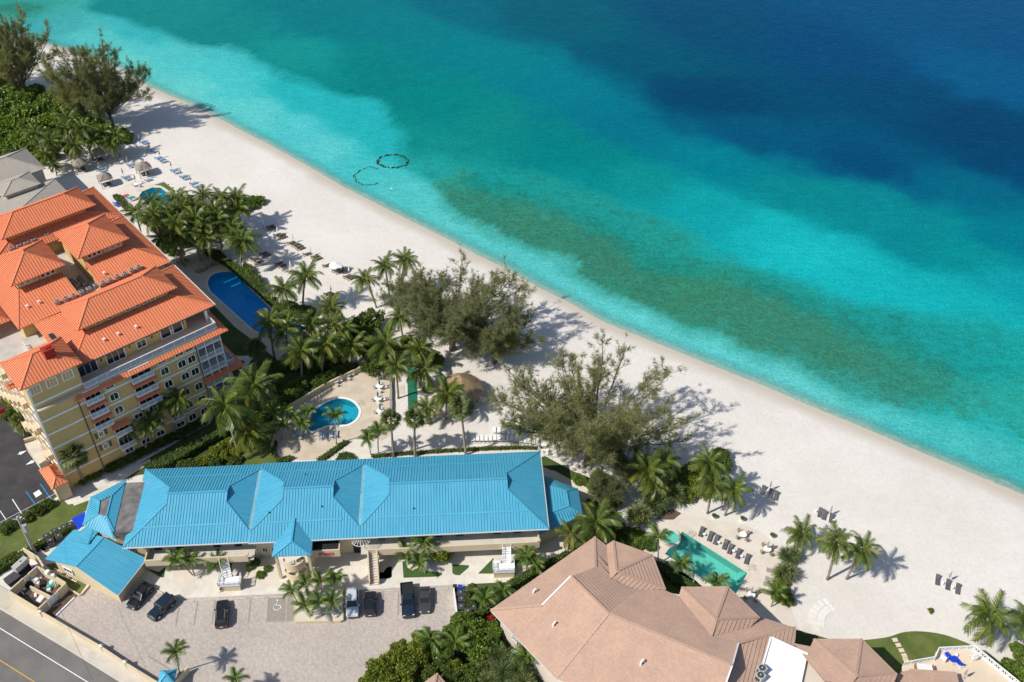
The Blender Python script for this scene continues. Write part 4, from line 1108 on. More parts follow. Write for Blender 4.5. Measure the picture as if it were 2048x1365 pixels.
def unit(a0, a1, b0, b1, gl_, gr_, left, right):
    bmid = (b0 + b1) / 2
    for sgn, be in ((1, b0), (-1, b1)):
        f = lambda z: be + (bmid - be) * (z - ZE) / (ZR - ZE)
        P = [(a0, be, ZE), (a1, be, ZE)]
        if right == 'valley': P += [(a1, f(ZV), ZV), (a1 - GB, f(ZV), ZV)]
        P += [(gr_, f(ZG), ZG), (gr_, bmid, ZR), (gl_, bmid, ZR), (gl_, f(ZG), ZG)]
        if left == 'valley': P += [(a0 + GB, f(ZV), ZV), (a0, f(ZV), ZV)]
        o = slope(blue, P, bm, BR)
        z = ZE + (ZR - ZE) * 0.36
        m = MB(); y = f(z); x0 = a0 + (0.36 * (gl_ - a0) * (ZR - ZE) / (ZG - ZE) if left == 'hip' else 3 * 0.9 if z > ZV else 0); x1 = a1 - ((a1 - gr_) * 0.36 * (ZR - ZE) / (ZG - ZE) if right == 'hip' else 2.7 if z > ZV else 0)
        m.bar((x0, y, z + 0.05), (x1, y, z + 0.05), 0.3, 0.06, Vector((0, -sgn * (ZR - ZE), 8.2)))
        me = m.mesh('lap_flashing', bm); me.uv_layers.new(name='uv'); link('lap_flashing', me, blue)
    g = lambda z: (b0 + (bmid - b0) * (z - ZE) / (ZR - ZE), b1 - (b1 - bmid) * (z - ZE) / (ZR - ZE))
    for side, ge, ae, kind in ((-1, gl_, a0, left), (1, gr_, a1, right)):
        zb = ZV if kind == 'valley' else ZE
        ab = ae + (-side * GB if kind == 'valley' else 0)
        y0, y1 = g(zb); h0, h1 = g(ZG)
        if kind == 'hip' and side < 0:
            sl = lambda a: ZE + (ZG - ZE) * (a - a0) / (ge - a0)
            slope(blue, [(a0, b0, ZE), (a0, 2.5, ZE), (1.0, 3.0, sl(1.0)), (0.65, 13.4, sl(0.65)), (a0, 13.9, ZE), (a0, b1, ZE), (ge, h1, ZG), (ge, h0, ZG)], bm, BR)
        else:
            slope(blue, [(ab, y0, zb), (ab, y1, zb), (ge, h1, ZG), (ge, h0, ZG)], bm, BR)
        m = MB(); m.poly([(ge, h0, ZG), (ge, bmid, ZR), (ge, h1, ZG)]); m.poly([(ge - side * .12, h0, ZG), (ge - side * .12, h1, ZG), (ge - side * .12, bmid, ZR)])
        me = m.mesh('gablet', bm); me.uv_layers.new(name='uv'); link('gablet', me, blue)
        caps(blue, [((ab, y0, zb), (ge, h0, ZG)), ((ab, y1, zb), (ge, h1, ZG)), ((ge, h0, ZG), (ge, bmid, ZR)), ((ge, h1, ZG), (ge, bmid, ZR))], bm, 0.26, 0.1)
        if kind == 'valley' and side > 0:
            bx(blue, 'valley_gutter', ae - GB, ae + GB, y0, y1, ZV - 0.2, ZV - 0.02, 'valley_metal')
    caps(blue, [((gl_, bmid, ZR), (gr_, bmid, ZR))], bm, 0.34, 0.14)
unit(0.0, 19.2, 0.15, 16.3, 5.8, 15.1, 'hip', 'valley')
unit(19.2, 36.2, -0.05, 16.5, 23.9, 31.8, 'valley', 'valley')
unit(36.2, 65.6, -0.05, 16.5, 40.7, 59.5, 'valley', 'hip')
for a, b, mat_ in (((0, 0.08, 6.1), (19.2, 0.08, 6.1), 'gutter'), ((19.2, -0.12, 6.1), (65.7, -0.12, 6.1), 'gutter'), ((65.68, -0.12, 6.1), (65.68, 16.5, 6.1), 'gutter')):
    m = MB(); m.bar(a, b, 0.14, 0.16); m.build('gutter', mat_, blue)
# walkway, parapet, doors and windows of the upper floor
bx(blue, 'walkway_slab', 3.2, 19.6, -0.85, 1.95, 2.95, 3.2, 'concrete'); bx(blue, 'walkway_slab', 36.2, 64.1, -0.85, 1.95, 2.95, 3.2, 'concrete')
bx(blue, 'parapet', 3.2, 18.8, -0.95, -0.75, 2.75, 4.15, 'cream_wall'); bx(blue, 'parapet', 37.2, 64.2, -0.95, -0.75, 2.75, 4.15, 'cream_wall')
bx(blue, 'parapet', 3.0, 3.2, -0.95, 1.9, 2.75, 4.15, 'cream_wall'); bx(blue, 'parapet', 64.0, 64.2, -0.74, 1.9, 2.75, 4.15, 'cream_wall')
bx(blue, 'corner_pier', 63.8, 64.3, -0.98, -0.5, 4.15, 4.5, 'cream_wall'); bx(blue, 'corner_pier', 18.5, 18.95, -0.98, -0.5, 4.15, 4.5, 'cream_wall')
bx(blue, 'lower_pier', 61.2, 64.1, 0.6, 1.95, 0, 2.95, 'cream_wall')
for x, y in ((690, 195), (860, 175), (1172, 160), (1655, 140)): window(blue, bfront(*c600(x, y), 1.9)[0], 1.9, 4.28, 0.95, 2.0, bars=(0, 2), surround=0.08, name='door', frame='dark_metal')
for x, y in ((1345, 155), (1828, 135)): window(blue, bfront(*c600(x, y), 1.9)[0], 1.9, 4.28, 1.05, 2.05, bars=(0, 0), surround=0.06, name='door', frame='dark_metal', pane='dark_door')
for x, y in ((597, 172), (953, 155), (1437, 135), (1562, 127), (1915, 115), (1080, 152)): window(blue, bfront(*c600(x, y), 1.9)[0], 1.9, 4.75, 0.85, 0.5, bars=(1, 0), surround=0.08)
for x, y in ((335, 280), (515, 270), (827, 255), (1005, 250)): window(blue, bfront(*c240(x, y), 1.9)[0], 1.9, 4.28, 0.95, 2.0, bars=(0, 2), surround=0.08, name='door', frame='dark_metal')
for x, y in ((237, 268), (600, 250), (730, 243), (1095, 228)): window(blue, bfront(*c240(x, y), 1.9)[0], 1.9, 4.75, 0.85, 0.5, bars=(1, 0), surround=0.08)
for a in (4.2, 8.4, 13.0, 17.6, 20.9, 38.4, 42.8, 47.5, 52.5, 57.0, 61.5): bx(blue, 'soffit_vent', a, a + 2.1, 1.82, 1.93, 5.62, 5.9, 'grey_wood')
for a in (20.8, 22.2):
    for z in (4.6, 1.9): window(blue, a, 1.9, z, 0.7, 0.9, bars=(1, 0), surround=0.08)
for a in (17.0, 14.2, 7.5, 10.6, 40, 44, 48.5, 53, 57.5): window(blue, a, 1.9, 1.3, 1.3, 1.9, bars=(1, 1), surround=0.1, name='lower_door')
for a in (35.2, 38.2):
    window(blue, a, 1.9, 4.6, 0.8, 0.5, bars=(1, 0), surround=0.08); window(blue, a, 1.9, 1.2, 0.9, 2.0, bars=(0, 2), surround=0.08, name='door', frame='dark_metal')
m = MB(); m.tube([(19.4, 1.8, 6), (19.4, 1.8, 0.2)], 0.08, 6); m.build('downpipe', 'white_trim', blue)
# projecting balcony with pierced front
bx(blue, 'balcony_box', 28.4, 33.0, -0.9, 1.95, 2.9, 4.5, 'cream_wall')
bx(blue, 'balcony_shade_sheet', 28.6, 32.8, -0.7, 1.9, 4.5, 4.53, 'shadow_hole')  # dark sheet on the solid box, painted shade for a hollow balcony
for a in (30.0, 30.8, 31.6): window(blue, a, -0.9, 3.75, 0.5, 0.5, bars=(1, 1), surround=0.04, name='pierced_panel', frame='pink_cloth', pane='cream_wall')
bx(blue, 'pillar', 28.3, 28.8, -0.6, -0.1, 0, 6.1, 'cream_wall'); bx(blue, 'pillar', 28.9, 29.2, 1.2, 1.8, 0, 2.9, 'cream_wall')
m = MB()
for k in range(9): m.bar((36.3, 0.9, 5.9), (36.3 + 1.4 * math.cos(PI * k / 8), 0.2 - 1.1 * math.sin(PI * k / 8), 5.1), 0.05, 0.05)
m.tube([(36.3 + 1.4 * math.cos(PI * k / 8), 0.2 - 1.1 * math.sin(PI * k / 8), 5.1) for k in range(9)], 0.04, 5); m.build('light_well_cage', 'white_trim', blue)
# stair turret
L_ = [(23.1, -2.8, 6.05), (26.05, -1.1, 7.4), (26.05, 3.4, 7.4), (23.1, -0.3, 6.05)]
R_ = [(29.0, -2.8, 6.05), (26.05, -1.1, 7.4), (26.05, 3.4, 7.4), (29.0, -0.3, 6.05)]
for f in (L_, R_, [(23.1, -2.8, 6.05), (29.0, -2.8, 6.05), (26.05, -1.1, 7.4)]): slope(blue, f, bm, BR)
caps(blue, [(L_[0], L_[1]), (R_[0], L_[1]), (L_[1], L_[2])], bm, 0.26, 0.1)
for p in ((23.6, -2.4), (28.5, -2.4)): bx(blue, 'turret_pier', p[0] - .2, p[0] + .2, p[1] - .2, p[1] + .2, 0, 6, 'cream_wall')
for z0, z1, r in ((0.0, 1.6, 1.75), (2.5, 4.1, 1.65)):
    m = MB(); n = 16
    for k in range(n):
        t0, t1 = PI + PI * k / n, PI + PI * (k + 1) / n
        m.prism([(26 + q * math.cos(t), -1.6 + q * math.sin(t)) for q, t in ((r, t0), (r, t1), (r - .2, t1), (r - .2, t0))], z0, z1)
    m.build('spiral_stair_parapet', 'cream_wall', blue)
m = MB()
for k in range(22):
    t = PI * 1.05 + 2 * PI * k / 14; m.prism([(26 + q * math.cos(x), -1.6 + q * math.sin(x)) for q, x in ((1.45, t), (1.45, t + .45), (.25, t + .45), (.25, t))], k * .15, k * .15 + .1)
m.build('spiral_steps', 'concrete', blue)
# left wing and flat roof
i1, i2, i3, i4 = (-5.4, 9.1, 7.0), (-5.0, 6.4, 7.0), (-3.8, 10.2, 7.0), (-3.6, 5.9, 7.0)
A, B, C, D = (-7.6, 5.6, 5.6), (-7.8, 11.3, 5.6), (-2.8, 14.9, 5.6), (-2.0, 2.5, 5.6)
for f in ([A, B, i1, i2], [B, C, (-2.5, 13.3, 6.5), i3, i1], [A, i2, i4, D], [i3, (-2.5, 13.3, 6.5), (-1.9, 3.1, 6.5), i4]): slope(blue, f, bm, BR)
caps(blue, [(A, i2), (B, i1), (D, i4), (i3, (-2.5, 13.3, 6.5)), (i4, (-1.9, 3.1, 6.5)), (i3, i4)], bm, 0.22, 0.1)
m = MB(); m.poly([(*p[:2], 6.85) for p in (i1, i2, i4, i3)]); m.build('flat_roof', 'flat_roof', blue)
wall(blue, [(-2.5, 13.3), (0.95, 13.3), (1.1, 3.0), (-1.9, 3.1)], 5.0, 6.42, 'flat_roof', 'flat_roof')
wall(blue, [(-7.0, 6.0), (-7.2, 11.0), (-2.8, 14.0), (1.3, 14.0), (1.3, 3.4), (-2.2, 3.2)], 0, 5.55, 'cream_wall')
# octagonal wing at the beach end
Q = [(64.1, 14.3, 3.8), (69.4, 11.1, 3.8), (71.4, 9.9, 3.8), (71.6, 4.7, 3.8), (69.7, 3.4, 3.8), (64.1, 0.7, 3.8)]
for f in ([Q[0], Q[1], Q[2], (69.3, 8.5, 5.0), (64.1, 10.7, 5.0)], [Q[2], Q[3], (69.4, 5.3, 5.0), (69.3, 8.5, 5.0)], [Q[3], Q[4], Q[5], (64.1, 3.4, 5.0), (69.4, 5.3, 5.0)], [(64.1, 3.4, 5.02), (69.4, 5.3, 5.02), (69.3, 8.5, 5.02), (64.1, 10.7, 5.02)]): slope(blue, f, bm, BR)
caps(blue, [(Q[2], (69.3, 8.5, 5)), (Q[3], (69.4, 5.3, 5)), ((69.3, 8.5, 5), (69.4, 5.3, 5)), ((64.1, 3.4, 5), (69.4, 5.3, 5)), ((64.1, 10.7, 5), (69.3, 8.5, 5))], bm, 0.22, 0.1)
wall(blue, [(64.1, 13.4), (68.9, 10.6), (70.8, 9.4), (70.9, 5.0), (69.3, 4.0), (64.1, 1.6)], 0, 3.75, 'cream_wall', 'octagon_wall')
for a, b in ((26.9, 12.2), (30.2, 5.0), (22.0, 4.4), (44.6, 4.0)):
    m = MB(); m.cyl((0, 0), 0.1, -0.2, 0.35, 8); m.build('roof_vent', 'dark_metal', blue, loc=(a, b, ZE + (ZR - ZE) * min(b, 16.4 - b) / 8.2))

# ------------------------------------------------------------------ stairs and courtyard in front
sheet('courtyard', [tuple(bw(a, b)[:2]) for a, b in ((2.4, -2.2), (2.4, 1.9), (64.1, 1.9), (66, -1.5), (60.8, -5.2), (50.6, -5.25), (9, -5.3), (3.3, -2.6))], 0.06, 'walk_stone')
m = MB(); m.prism([tuple(bw(a, b)[:2]) for a, b in ((9, -5.45), (50.6, -5.4), (50.6, -5.22), (9, -5.27))], 0, 0.14); m.build('courtyard_kerb', 'concrete', kind='structure')
for nm, pts, mt in (('sand_bed', [(455, 420), (625, 420), (632, 590), (545, 590), (440, 535)], 'pale_deck'), ('sand_bed', [(1010, 400), (1345, 345), (1330, 555), (1020, 568), (1003, 550)], 'pale_deck'),
                    ('turf_patch', [(890, 365), (940, 365), (932, 465), (900, 465)], 'turf'), ('turf_patch', [(205, 405), (330, 440), (385, 395), (370, 485), (345, 488)], 'turf')):
    sheet(nm, wp(pxs(c240, pts)), 0.075, mt)
for nm, pts, mt in (('turf_patch', [(250, 445), (345, 445), (350, 510), (250, 520)], 'turf'), ('sand_bed', [(585, 300), (775, 300), (770, 490), (585, 500)], 'pale_deck'),
                    ('turf_patch', [(590, 445), (640, 435), (700, 445), (725, 405), (770, 392), (772, 480), (750, 497), (600, 499)], 'turf'),
                    ('turf_patch', [(860, 350), (890, 350), (900, 400), (940, 430), (1000, 400), (1060, 430), (1190, 445), (1195, 465), (1160, 480), (870, 490)], 'turf'),
                    ('turf_patch', [(1278, 375), (1420, 385), (1415, 405), (1340, 470), (1300, 465), (1280, 450)], 'turf'), ('turf_patch', [(1495, 455), (1625, 322), (1628, 455)], 'turf'),
                    ('turf_patch', [(1790, 340), (1850, 340), (1850, 380), (1800, 420)], 'turf')):
    sheet(nm, wp(pxs(c600, pts)), 0.08, mt)
sheet('disabled_bay', wp(pxs(c240, [(1245, 645), (1395, 628), (1390, 855), (1228, 857)])), 0.03, 'grey_mark')
sheet('disabled_bay', wp(pxs(c240, [(1405, 628), (1462, 628), (1460, 852), (1398, 855)])), 0.03, 'grey_mark')
wc = W(*c240(1322, 725))
m = MB(); m.tube([(wc.x + .55 * math.cos(t), wc.y - .2 + .55 * math.sin(t), 0.045) for t in [R(100) + R(270) * k / 12 for k in range(13)]], 0.05, 4)
m.tube([(wc.x - .15, wc.y + .8, .045), (wc.x - .1, wc.y + .1, .045), (wc.x + .45, wc.y + .1, .045), (wc.x + .75, wc.y - .5, .045)], 0.06, 4); m.cyl((wc.x - .17, wc.y + 1.0), 0.14, 0.03, 0.06, 8)
m.build('wheelchair_symbol', 'white_paint', kind='structure')
# parking bay lines and wheel stops
for (x0, y0), (x1, y1) in (((655, 685), (620, 890)), ((497, 740), (468, 895)), ((803, 672), (772, 880)), ((1100, 660), (1080, 865)), ((238, 1145), (418, 1255))):
    rule('bay_line', W(*c240(x0, y0)), W(*c240(x1, y1)), 0.22, 0.032, 'grey_mark')
for (x0, y0), (x1, y1) in (((828, 595), (826, 800)), ((700, 600), (690, 780)), ((1125, 590), (1122, 785)), ((520, 600), (515, 790))):
    rule('bay_line', W(*c600(x0, y0)), W(*c600(x1, y1)), 0.22, 0.032, 'grey_mark')
stops = [(c240, (535, 690), (622, 686)), (c240, (675, 683), (770, 677)), (c240, (978, 668), (1072, 663)), (c240, (1122, 661), (1218, 656)), (c240, (1255, 653), (1372, 648)), (c600, (715, 603), (800, 600)), (c600, (1150, 580), (1245, 577)), (c240, (300, 590), (360, 622))]
for i, (c_, p, q) in enumerate(stops):
    a, b = W(*c_(*p)), W(*c_(*q)); m = MB(); m.bar((a.x, a.y, 0.09), (b.x, b.y, 0.09), 0.16, 0.14)
    o = m.build('wheel_stop', 'concrete', label='concrete wheel stop, %s along the courtyard kerb' % ordinal([7, 0, 1, 2, 3, 4, 5, 6].index(i), 8), cat='wheel stop', group='wheel stops in the car park')
def stair(name, p0, p1, w, z0, z1, n, label, mat='concrete', side=None):
    """straight flight from p0 (low) to p1 (high)"""
    p0, p1 = Vector((*p0[:2], 0)), Vector((*p1[:2], 0)); d = (p1 - p0); L = d.length; d.normalize(); s = Vector((-d.y, d.x, 0))
    o = empty(name, p0, math.atan2(d.y, d.x), label, 'stairs')
    for k in range(n):
        m = MB(); m.box(k * L / n, (k + 1) * L / n + .03, -w / 2, w / 2, z0 + (z1 - z0) * (k + 1) / n - (0.16 if side != 'solid' else z0 + (z1 - z0) * (k + 1) / n), z0 + (z1 - z0) * (k + 1) / n); m.build('step', mat, o)
    for q in (-1, 1):
        m = MB()
        if side == 'solid':
            y = q * (w / 2 + .12); n0 = m.add([(0, y - .1, 0), (L, y - .1, 0), (L, y - .1, z1 + .95), (0, y - .1, z0 + .95), (0, y + .1, 0), (L, y + .1, 0), (L, y + .1, z1 + .95), (0, y + .1, z0 + .95)])
            for f in ((0, 1, 2, 3), (7, 6, 5, 4), (3, 2, 6, 7), (0, 3, 7, 4), (1, 5, 6, 2)): m.f.append(tuple(n0 + i for i in f))
            m.build('side_wall', 'cream_wall', o)
        else:
            m.bar((0, q * w / 2, z0 + .95), (L, q * w / 2, z1 + .95), 0.07, 0.07); m.bar((0, q * w / 2, z0), (L, q * w / 2, z1), 0.08, 0.28)
            for k in range(5): x = L * k / 4; m.box(x - .03, x + .03, q * w / 2 - .03, q * w / 2 + .03, z0 + (z1 - z0) * k / 4, z0 + (z1 - z0) * k / 4 + .95)
            m.build('handrail', 'white_trim', o)
    return o
stair('staircase', bw(38.2, -4.6), bw(38.0, -0.8), 1.15, 0.0, 3.2, 12, 'straight concrete staircase with cream side walls climbing to the upper walkway', side='solid')
stair('staircase', bw(58.9, -2.7), bw(59.0, -0.9), 1.3, 1.45, 3.2, 7, 'white steel staircase at the beach end of the blue-roofed building', 'white_trim')
stair('staircase', bw(15.6, -2.9), bw(15.0, -0.9), 1.3, 1.45, 3.2, 7, 'white steel staircase between the small palms in front of the blue-roofed building', 'white_trim')
for a, lab in ((58.4, 'cream stair landing block with white rails near the tan roof'), (16.0, 'cream stair landing block with white rails beside the courtyard palms')):
    o = empty('stair_landing', bw(a, -3.5), BRZ, lab, 'stair landing')
    bx(o, 'base', -1.6, 1.6, -0.85, 0.8, 0, 1.4, 'cream_wall'); bx(o, 'landing', -1.7, 1.7, -0.95, 0.85, 1.4, 1.48, 'white_trim')
    rail(o, [(-1.65, 0.8), (-1.65, -0.9), (1.65, -0.9), (1.65, 0.8)], 1.48, 2.4, 'white_trim', 0.8)
    for k in range(5): bx(o, 'step', -1.5, -0.4, 0.85 + k * .3, 1.15 + k * .3, 0, 1.2 - k * .24, 'white_trim')
# planter in the car park
pl = [tuple(W(*c600(*p), 0.5)[:2]) for p in ((-32, 560), (360, 540), (365, 840), (340, 852), (0, 858), (-36, 858), (-40, 640))]
planter = empty('planter', (*W(640, 1215)[:2], 0), 0, 'raised cream planter bed holding a cluster of small palms in the car park', 'planter')
pl2 = [(p[0] - planter.location.x, p[1] - planter.location.y) for p in pl]
MB().prism(pl2, 0, 0.55).build('planter_wall', 'cream_wall', planter)
MB().prism([(x * .955, y * .94) for x, y in pl2], 0.5, 0.57).build('sand_fill', 'pale_deck', planter)
for x0, x1, y0, y1, lab in ((60, 275, 640, 655, 'upper'), (100, 300, 765, 785, 'lower')):
    a, b = W(*c600(x0, y1), 0.6), W(*c600(x1, y0), 0.6); m = MB(); m.bar((a.x, a.y, .85), (b.x, b.y, .85), 0.8, 0.55)
    m.build('trough', 'pale_flat_roof', label='pale stone trough, the %s of two in the car park planter' % lab, cat='trough', group='stone troughs in the planter')

# ------------------------------------------------------------------ garage
garage = empty('garage', BO, BRZ, 'small cream garage with blue gabled metal roof beside the rubbish yard', 'garage')
for f in ([(0.1, -6.4, 3.2), (2.9, 0.2, 3.2), (-4.0, 3.6, 4.75), (-6.8, -1.9, 4.75)], [(-6.8, -1.9, 4.75), (-4.0, 3.6, 4.75), (-9.9, 6.7, 3.2), (-12.8, 1.1, 3.2)],
          [(-6.1, 2.5, 4.7), (-9.7, 4.1, 4.0), (-7.6, 7.1, 3.7), (-6.4, 6.2, 4.35)], [(-6.1, 2.5, 4.7), (-6.4, 6.2, 4.35), (-5.3, 4.8, 4.55)]): slope(garage, f, bm, BR)
caps(garage, [((-6.8, -1.9, 4.75), (-4.0, 3.6, 4.75)), ((-6.1, 2.5, 4.7), (-9.7, 4.1, 4.0)), ((-6.1, 2.5, 4.7), (-6.4, 6.2, 4.35))], bm, 0.24, 0.1)
m = MB(); k = m.add([(-11.4, 1.0, 0), (-0.4, -5.4, 0), (2.0, -0.2, 0), (-9.6, 5.6, 0), (-11.4, 1.0, 3.15), (-0.4, -5.4, 3.1), (2.0, -0.2, 3.1), (-9.6, 5.6, 3.15), (-6.1, -1.9, 4.55), (-3.9, 3.0, 4.55)])
for f in ((0, 1, 5, 8, 4), (1, 2, 6, 5), (2, 3, 7, 9, 6), (3, 0, 4, 7)): m.f.append(tuple(k + i for i in f))
m.build('wall', 'cream_wall', garage)
window(garage, -9.2, -0.36, 1.9, 1.6, 0.9, rz=-R(30), bars=(2, 0))
m = MB(); m.bar((0.1, -6.45, 3.1), (2.95, 0.2, 3.1), 0.12, 0.14); m.build('gutter', 'white_trim', garage)

# ------------------------------------------------------------------ tan tiled house
to = W(*crop(960, 1060, 3.793)(80, 610), 6.5); TO = Vector((to.x, to.y, 0)); TRZ = R(39.8)
tA = Vector((math.cos(TRZ), math.sin(TRZ), 0)); tB = Vector((-tA.y, tA.x, 0))
def tw(a, b, z=0.0): return TO + tA * a + tB * b + Vector((0, 0, z))
tan = empty('tan_roof_house', TO, TRZ, 'big house with many-hipped pinkish tan tile roof by the green pool', 'house')
TT = (0.58, 0.09); tm = 'tan_tile'
wall(tan, [(1, -1), (19.6, -1), (21.2, -3), (24, -8), (21, -13), (23.4, -16), (28.4, -19.6), (27.4, -25), (26.6, -26.5), (26.6, -30), (30, -33.6), (35.8, -37.6), (34.8, -43), (24, -46), (8, -37), (1, -14)], 0, 6.35, 'grey_wall')
c_, i_ = (10.65, -13.1, 10.5), (17.7, -29.5, 10.5)
pA, sA, g_, kA = (17.5, -7.9, 8.75), (22.4, -22.8, 8.85), (19.9, -24.1, 8.8), (30.4, -40.6, 8.5)
for f in ([(0, 0, 6.5), (20.7, 0, 6.5), (15.8, -5.2, 8.5), (5.3, -5.2, 8.5)],
          [(0, 0, 6.5), (5.3, -5.2, 8.5), (10.8, -5.2, 10.55), c_, (0, -14.2, 6.5)],
          [(0, -14.2, 6.5), c_, i_, (13.1, -31.5, 8.55), (8.8, -34.6, 6.6)],
          [(10.8, -5.2, 10.55), (15.8, -5.2, 8.5), (20.7, 0, 6.5), (20.9, -2.3, 6.42), (16.1, -8.0, 8.37), (18.1, -11.5, 7.6), c_],
          [c_, (18.1, -11.5, 7.6), (21.7, -13.6, 6.5), (22.6, -15.9, 6.5), g_, (22.1, -27.2, 8.5), i_],
          [g_, (26.1, -26, 6.8), (29.7, -25.4, 5.45), (32.1, -29.7, 5.45), (22.1, -27.2, 8.5)],
          [(22.1, -27.2, 8.5), (32.1, -29.7, 5.5), (27, -33.6, 5.9), (15.5, -37, 6.1), (13.1, -31.5, 8.5)],
          [(20.9, -2.2, 6.45), (22.4, -2.4, 6.5), pA, (16.1, -8, 8.45)], [(22.4, -2.4, 6.5), (25.1, -8.1, 6.5), pA], [(25.1, -8.1, 6.5), (22.1, -13.7, 6.5), pA], [(22.1, -13.7, 6.5), (21.6, -13.5, 6.55), (18.1, -11.5, 7.65), (16.1, -8, 8.45), pA],
          [(22.6, -15.9, 6.5), (24.2, -15, 6.5), sA, g_], [(24.2, -15, 6.5), (29.5, -19.3, 6.5), sA], [(29.5, -19.3, 6.5), (28.9, -25.7, 6.5), sA], [(28.9, -25.7, 6.5), (26.2, -26, 6.8), g_, sA],
          [(29.3, -31.5, 6.5), (30.6, -33.3, 6.5), (28.2, -39.4, 8.1), (26.8, -38.3, 8.0)],
          [(32, -32.9, 6.5), (37.2, -37.2, 6.5), kA], [(37.2, -37.2, 6.5), (36.3, -43.5, 6.5), kA], [(29.9, -33.6, 6.55), (32, -32.9, 6.5), kA, (26.5, -41, 8.5)], [(36.3, -43.5, 6.5), (30, -46, 6.5), (26.5, -41, 8.5), kA],
          [(37.2, -43.2, 4.5), (40.0, -44.0, 4.5), (44.4, -48.3, 4.5), (38, -53, 6.4), (33.5, -46.5, 6.4)]):
    slope(tan, f, tm, None, TT)
for g in ([(5.3, -5.26, 8.4), (15.8, -5.26, 8.4), (10.8, -5.26, 10.4)], [(22.1, -27.25, 8.4), (13.1, -31.55, 8.4), (17.7, -29.55, 10.4)]):
    m = MB(); m.poly(g); m.poly(g[::-1]); m.build('gable_wall', 'grey_wall', tan)
caps(tan, [((0, 0, 6.5), (5.3, -5.2, 8.5)), ((20.7, 0, 6.5), (15.8, -5.2, 8.5)), ((10.8, -5.2, 10.55), c_), (c_, i_), (c_, (0, -14.2, 6.5)), ((22.4, -2.4, 6.5), pA), ((25.1, -8.1, 6.5), pA), ((22.1, -13.7, 6.5), pA), (pA, (16.1, -8, 8.45)),
            ((24.2, -15, 6.5), sA), ((29.5, -19.3, 6.5), sA), ((28.9, -25.7, 6.5), sA), (sA, g_), ((32.1, -29.7, 5.5), (22.1, -27.2, 8.5)), ((32, -32.9, 6.5), kA), ((37.2, -37.2, 6.5), kA), ((36.3, -43.5, 6.5), kA), (kA, (26.5, -41, 8.5))], tm, 0.36, 0.16)
for a, b in (((5.3, -5.15, 8.55), (10.8, -5.15, 10.6)), (i_, (22.1, -27.2, 8.55)), (i_, (13.1, -31.5, 8.6))):
    m = MB(); m.bar(a, b, 0.2, 0.16); m.build('verge_board', 'white_trim', tan)
for a, b in (((0, 0, 6.4), (20.7, 0, 6.4)), ((0, 0, 6.4), (0, -14.2, 6.4)), ((0, -14.2, 6.4), (8.8, -34.6, 6.5)), ((20.7, 0, 6.4), (20.9, -2.3, 6.4)), ((22.4, -2.4, 6.4), (25.1, -8.1, 6.4)), ((25.1, -8.1, 6.4), (22.1, -13.7, 6.4)), ((21.7, -13.6, 6.4), (22.6, -15.9, 6.4)), ((22.6, -15.9, 6.4), (24.2, -15, 6.4)), ((24.2, -15, 6.4), (29.5, -19.3, 6.4)), ((29.5, -19.3, 6.4), (28.9, -25.7, 6.4)), ((29.7, -25.4, 5.35), (32.1, -29.7, 5.35)), ((32, -32.9, 6.4), (37.2, -37.2, 6.4)), ((37.2, -37.2, 6.4), (36.3, -43.5, 6.4))):
    m = MB(); m.bar(a, b, 0.14, 0.16); m.build('gutter', 'gutter', tan)
m = MB(); m.prism([(27.2, -29.0), (29.0, -34.0), (19, -39.3), (14.5, -35.2)], 5.0, 6.9); m.build('flat_white_roof', 'white_roof', tan)
m = MB(); m.bar((27.3, -29.0, 7.0), (29.1, -34.0, 7.0), .25, .2); m.bar((27.2, -29, 7.0), (14.5, -35.2, 7.0), .25, .2); m.build('parapet', 'white_roof', tan)
for k in range(3): window(tan, 1.0, -4.6 - k * 1.75, 3.6, 1.4, 1.2, rz=-PI / 2, bars=(2, 1), surround=0.14)
for a, b in ((6.3, -2.2), (4.4, -8.6), (9.2, -21.0)):
    z = 6.5 + .377 * min(a, -b) if b > -13 else 9.0
    m = MB(); m.tube([(0, 0, -.3), (0, 0, .5), (.15, 0, .7), (.4, 0, .7)], 0.16, 8); m.build('roof_vent', 'white_plastic', tan, loc=(a, b, z))
for i, (x, y) in enumerate(((385, 615), (375, 660))):
    put(AC, W(*crop(1400, 1150, 3.16)(x, y), 6.95), TRZ, 'large grey air conditioner, %s of two on the flat white roof' % ('upper', 'lower')[i], 'air conditioner', 'air conditioners on the white roof', 1.25)
hut = empty('garden_hut', (*W(866, 1398, 3)[:2], 0), R(40), 'small tan tiled roof corner among the shrubs below the car park', 'hut')
wall(hut, [(-2.3, -2.3), (2.3, -2.3), (2.3, 2.3), (-2.3, 2.3)], 0, 2.9, 'grey_wall'); hip(hut, -2.8, 2.8, -2.8, 2.8, 2.9, 4.3, tm, None, TT)
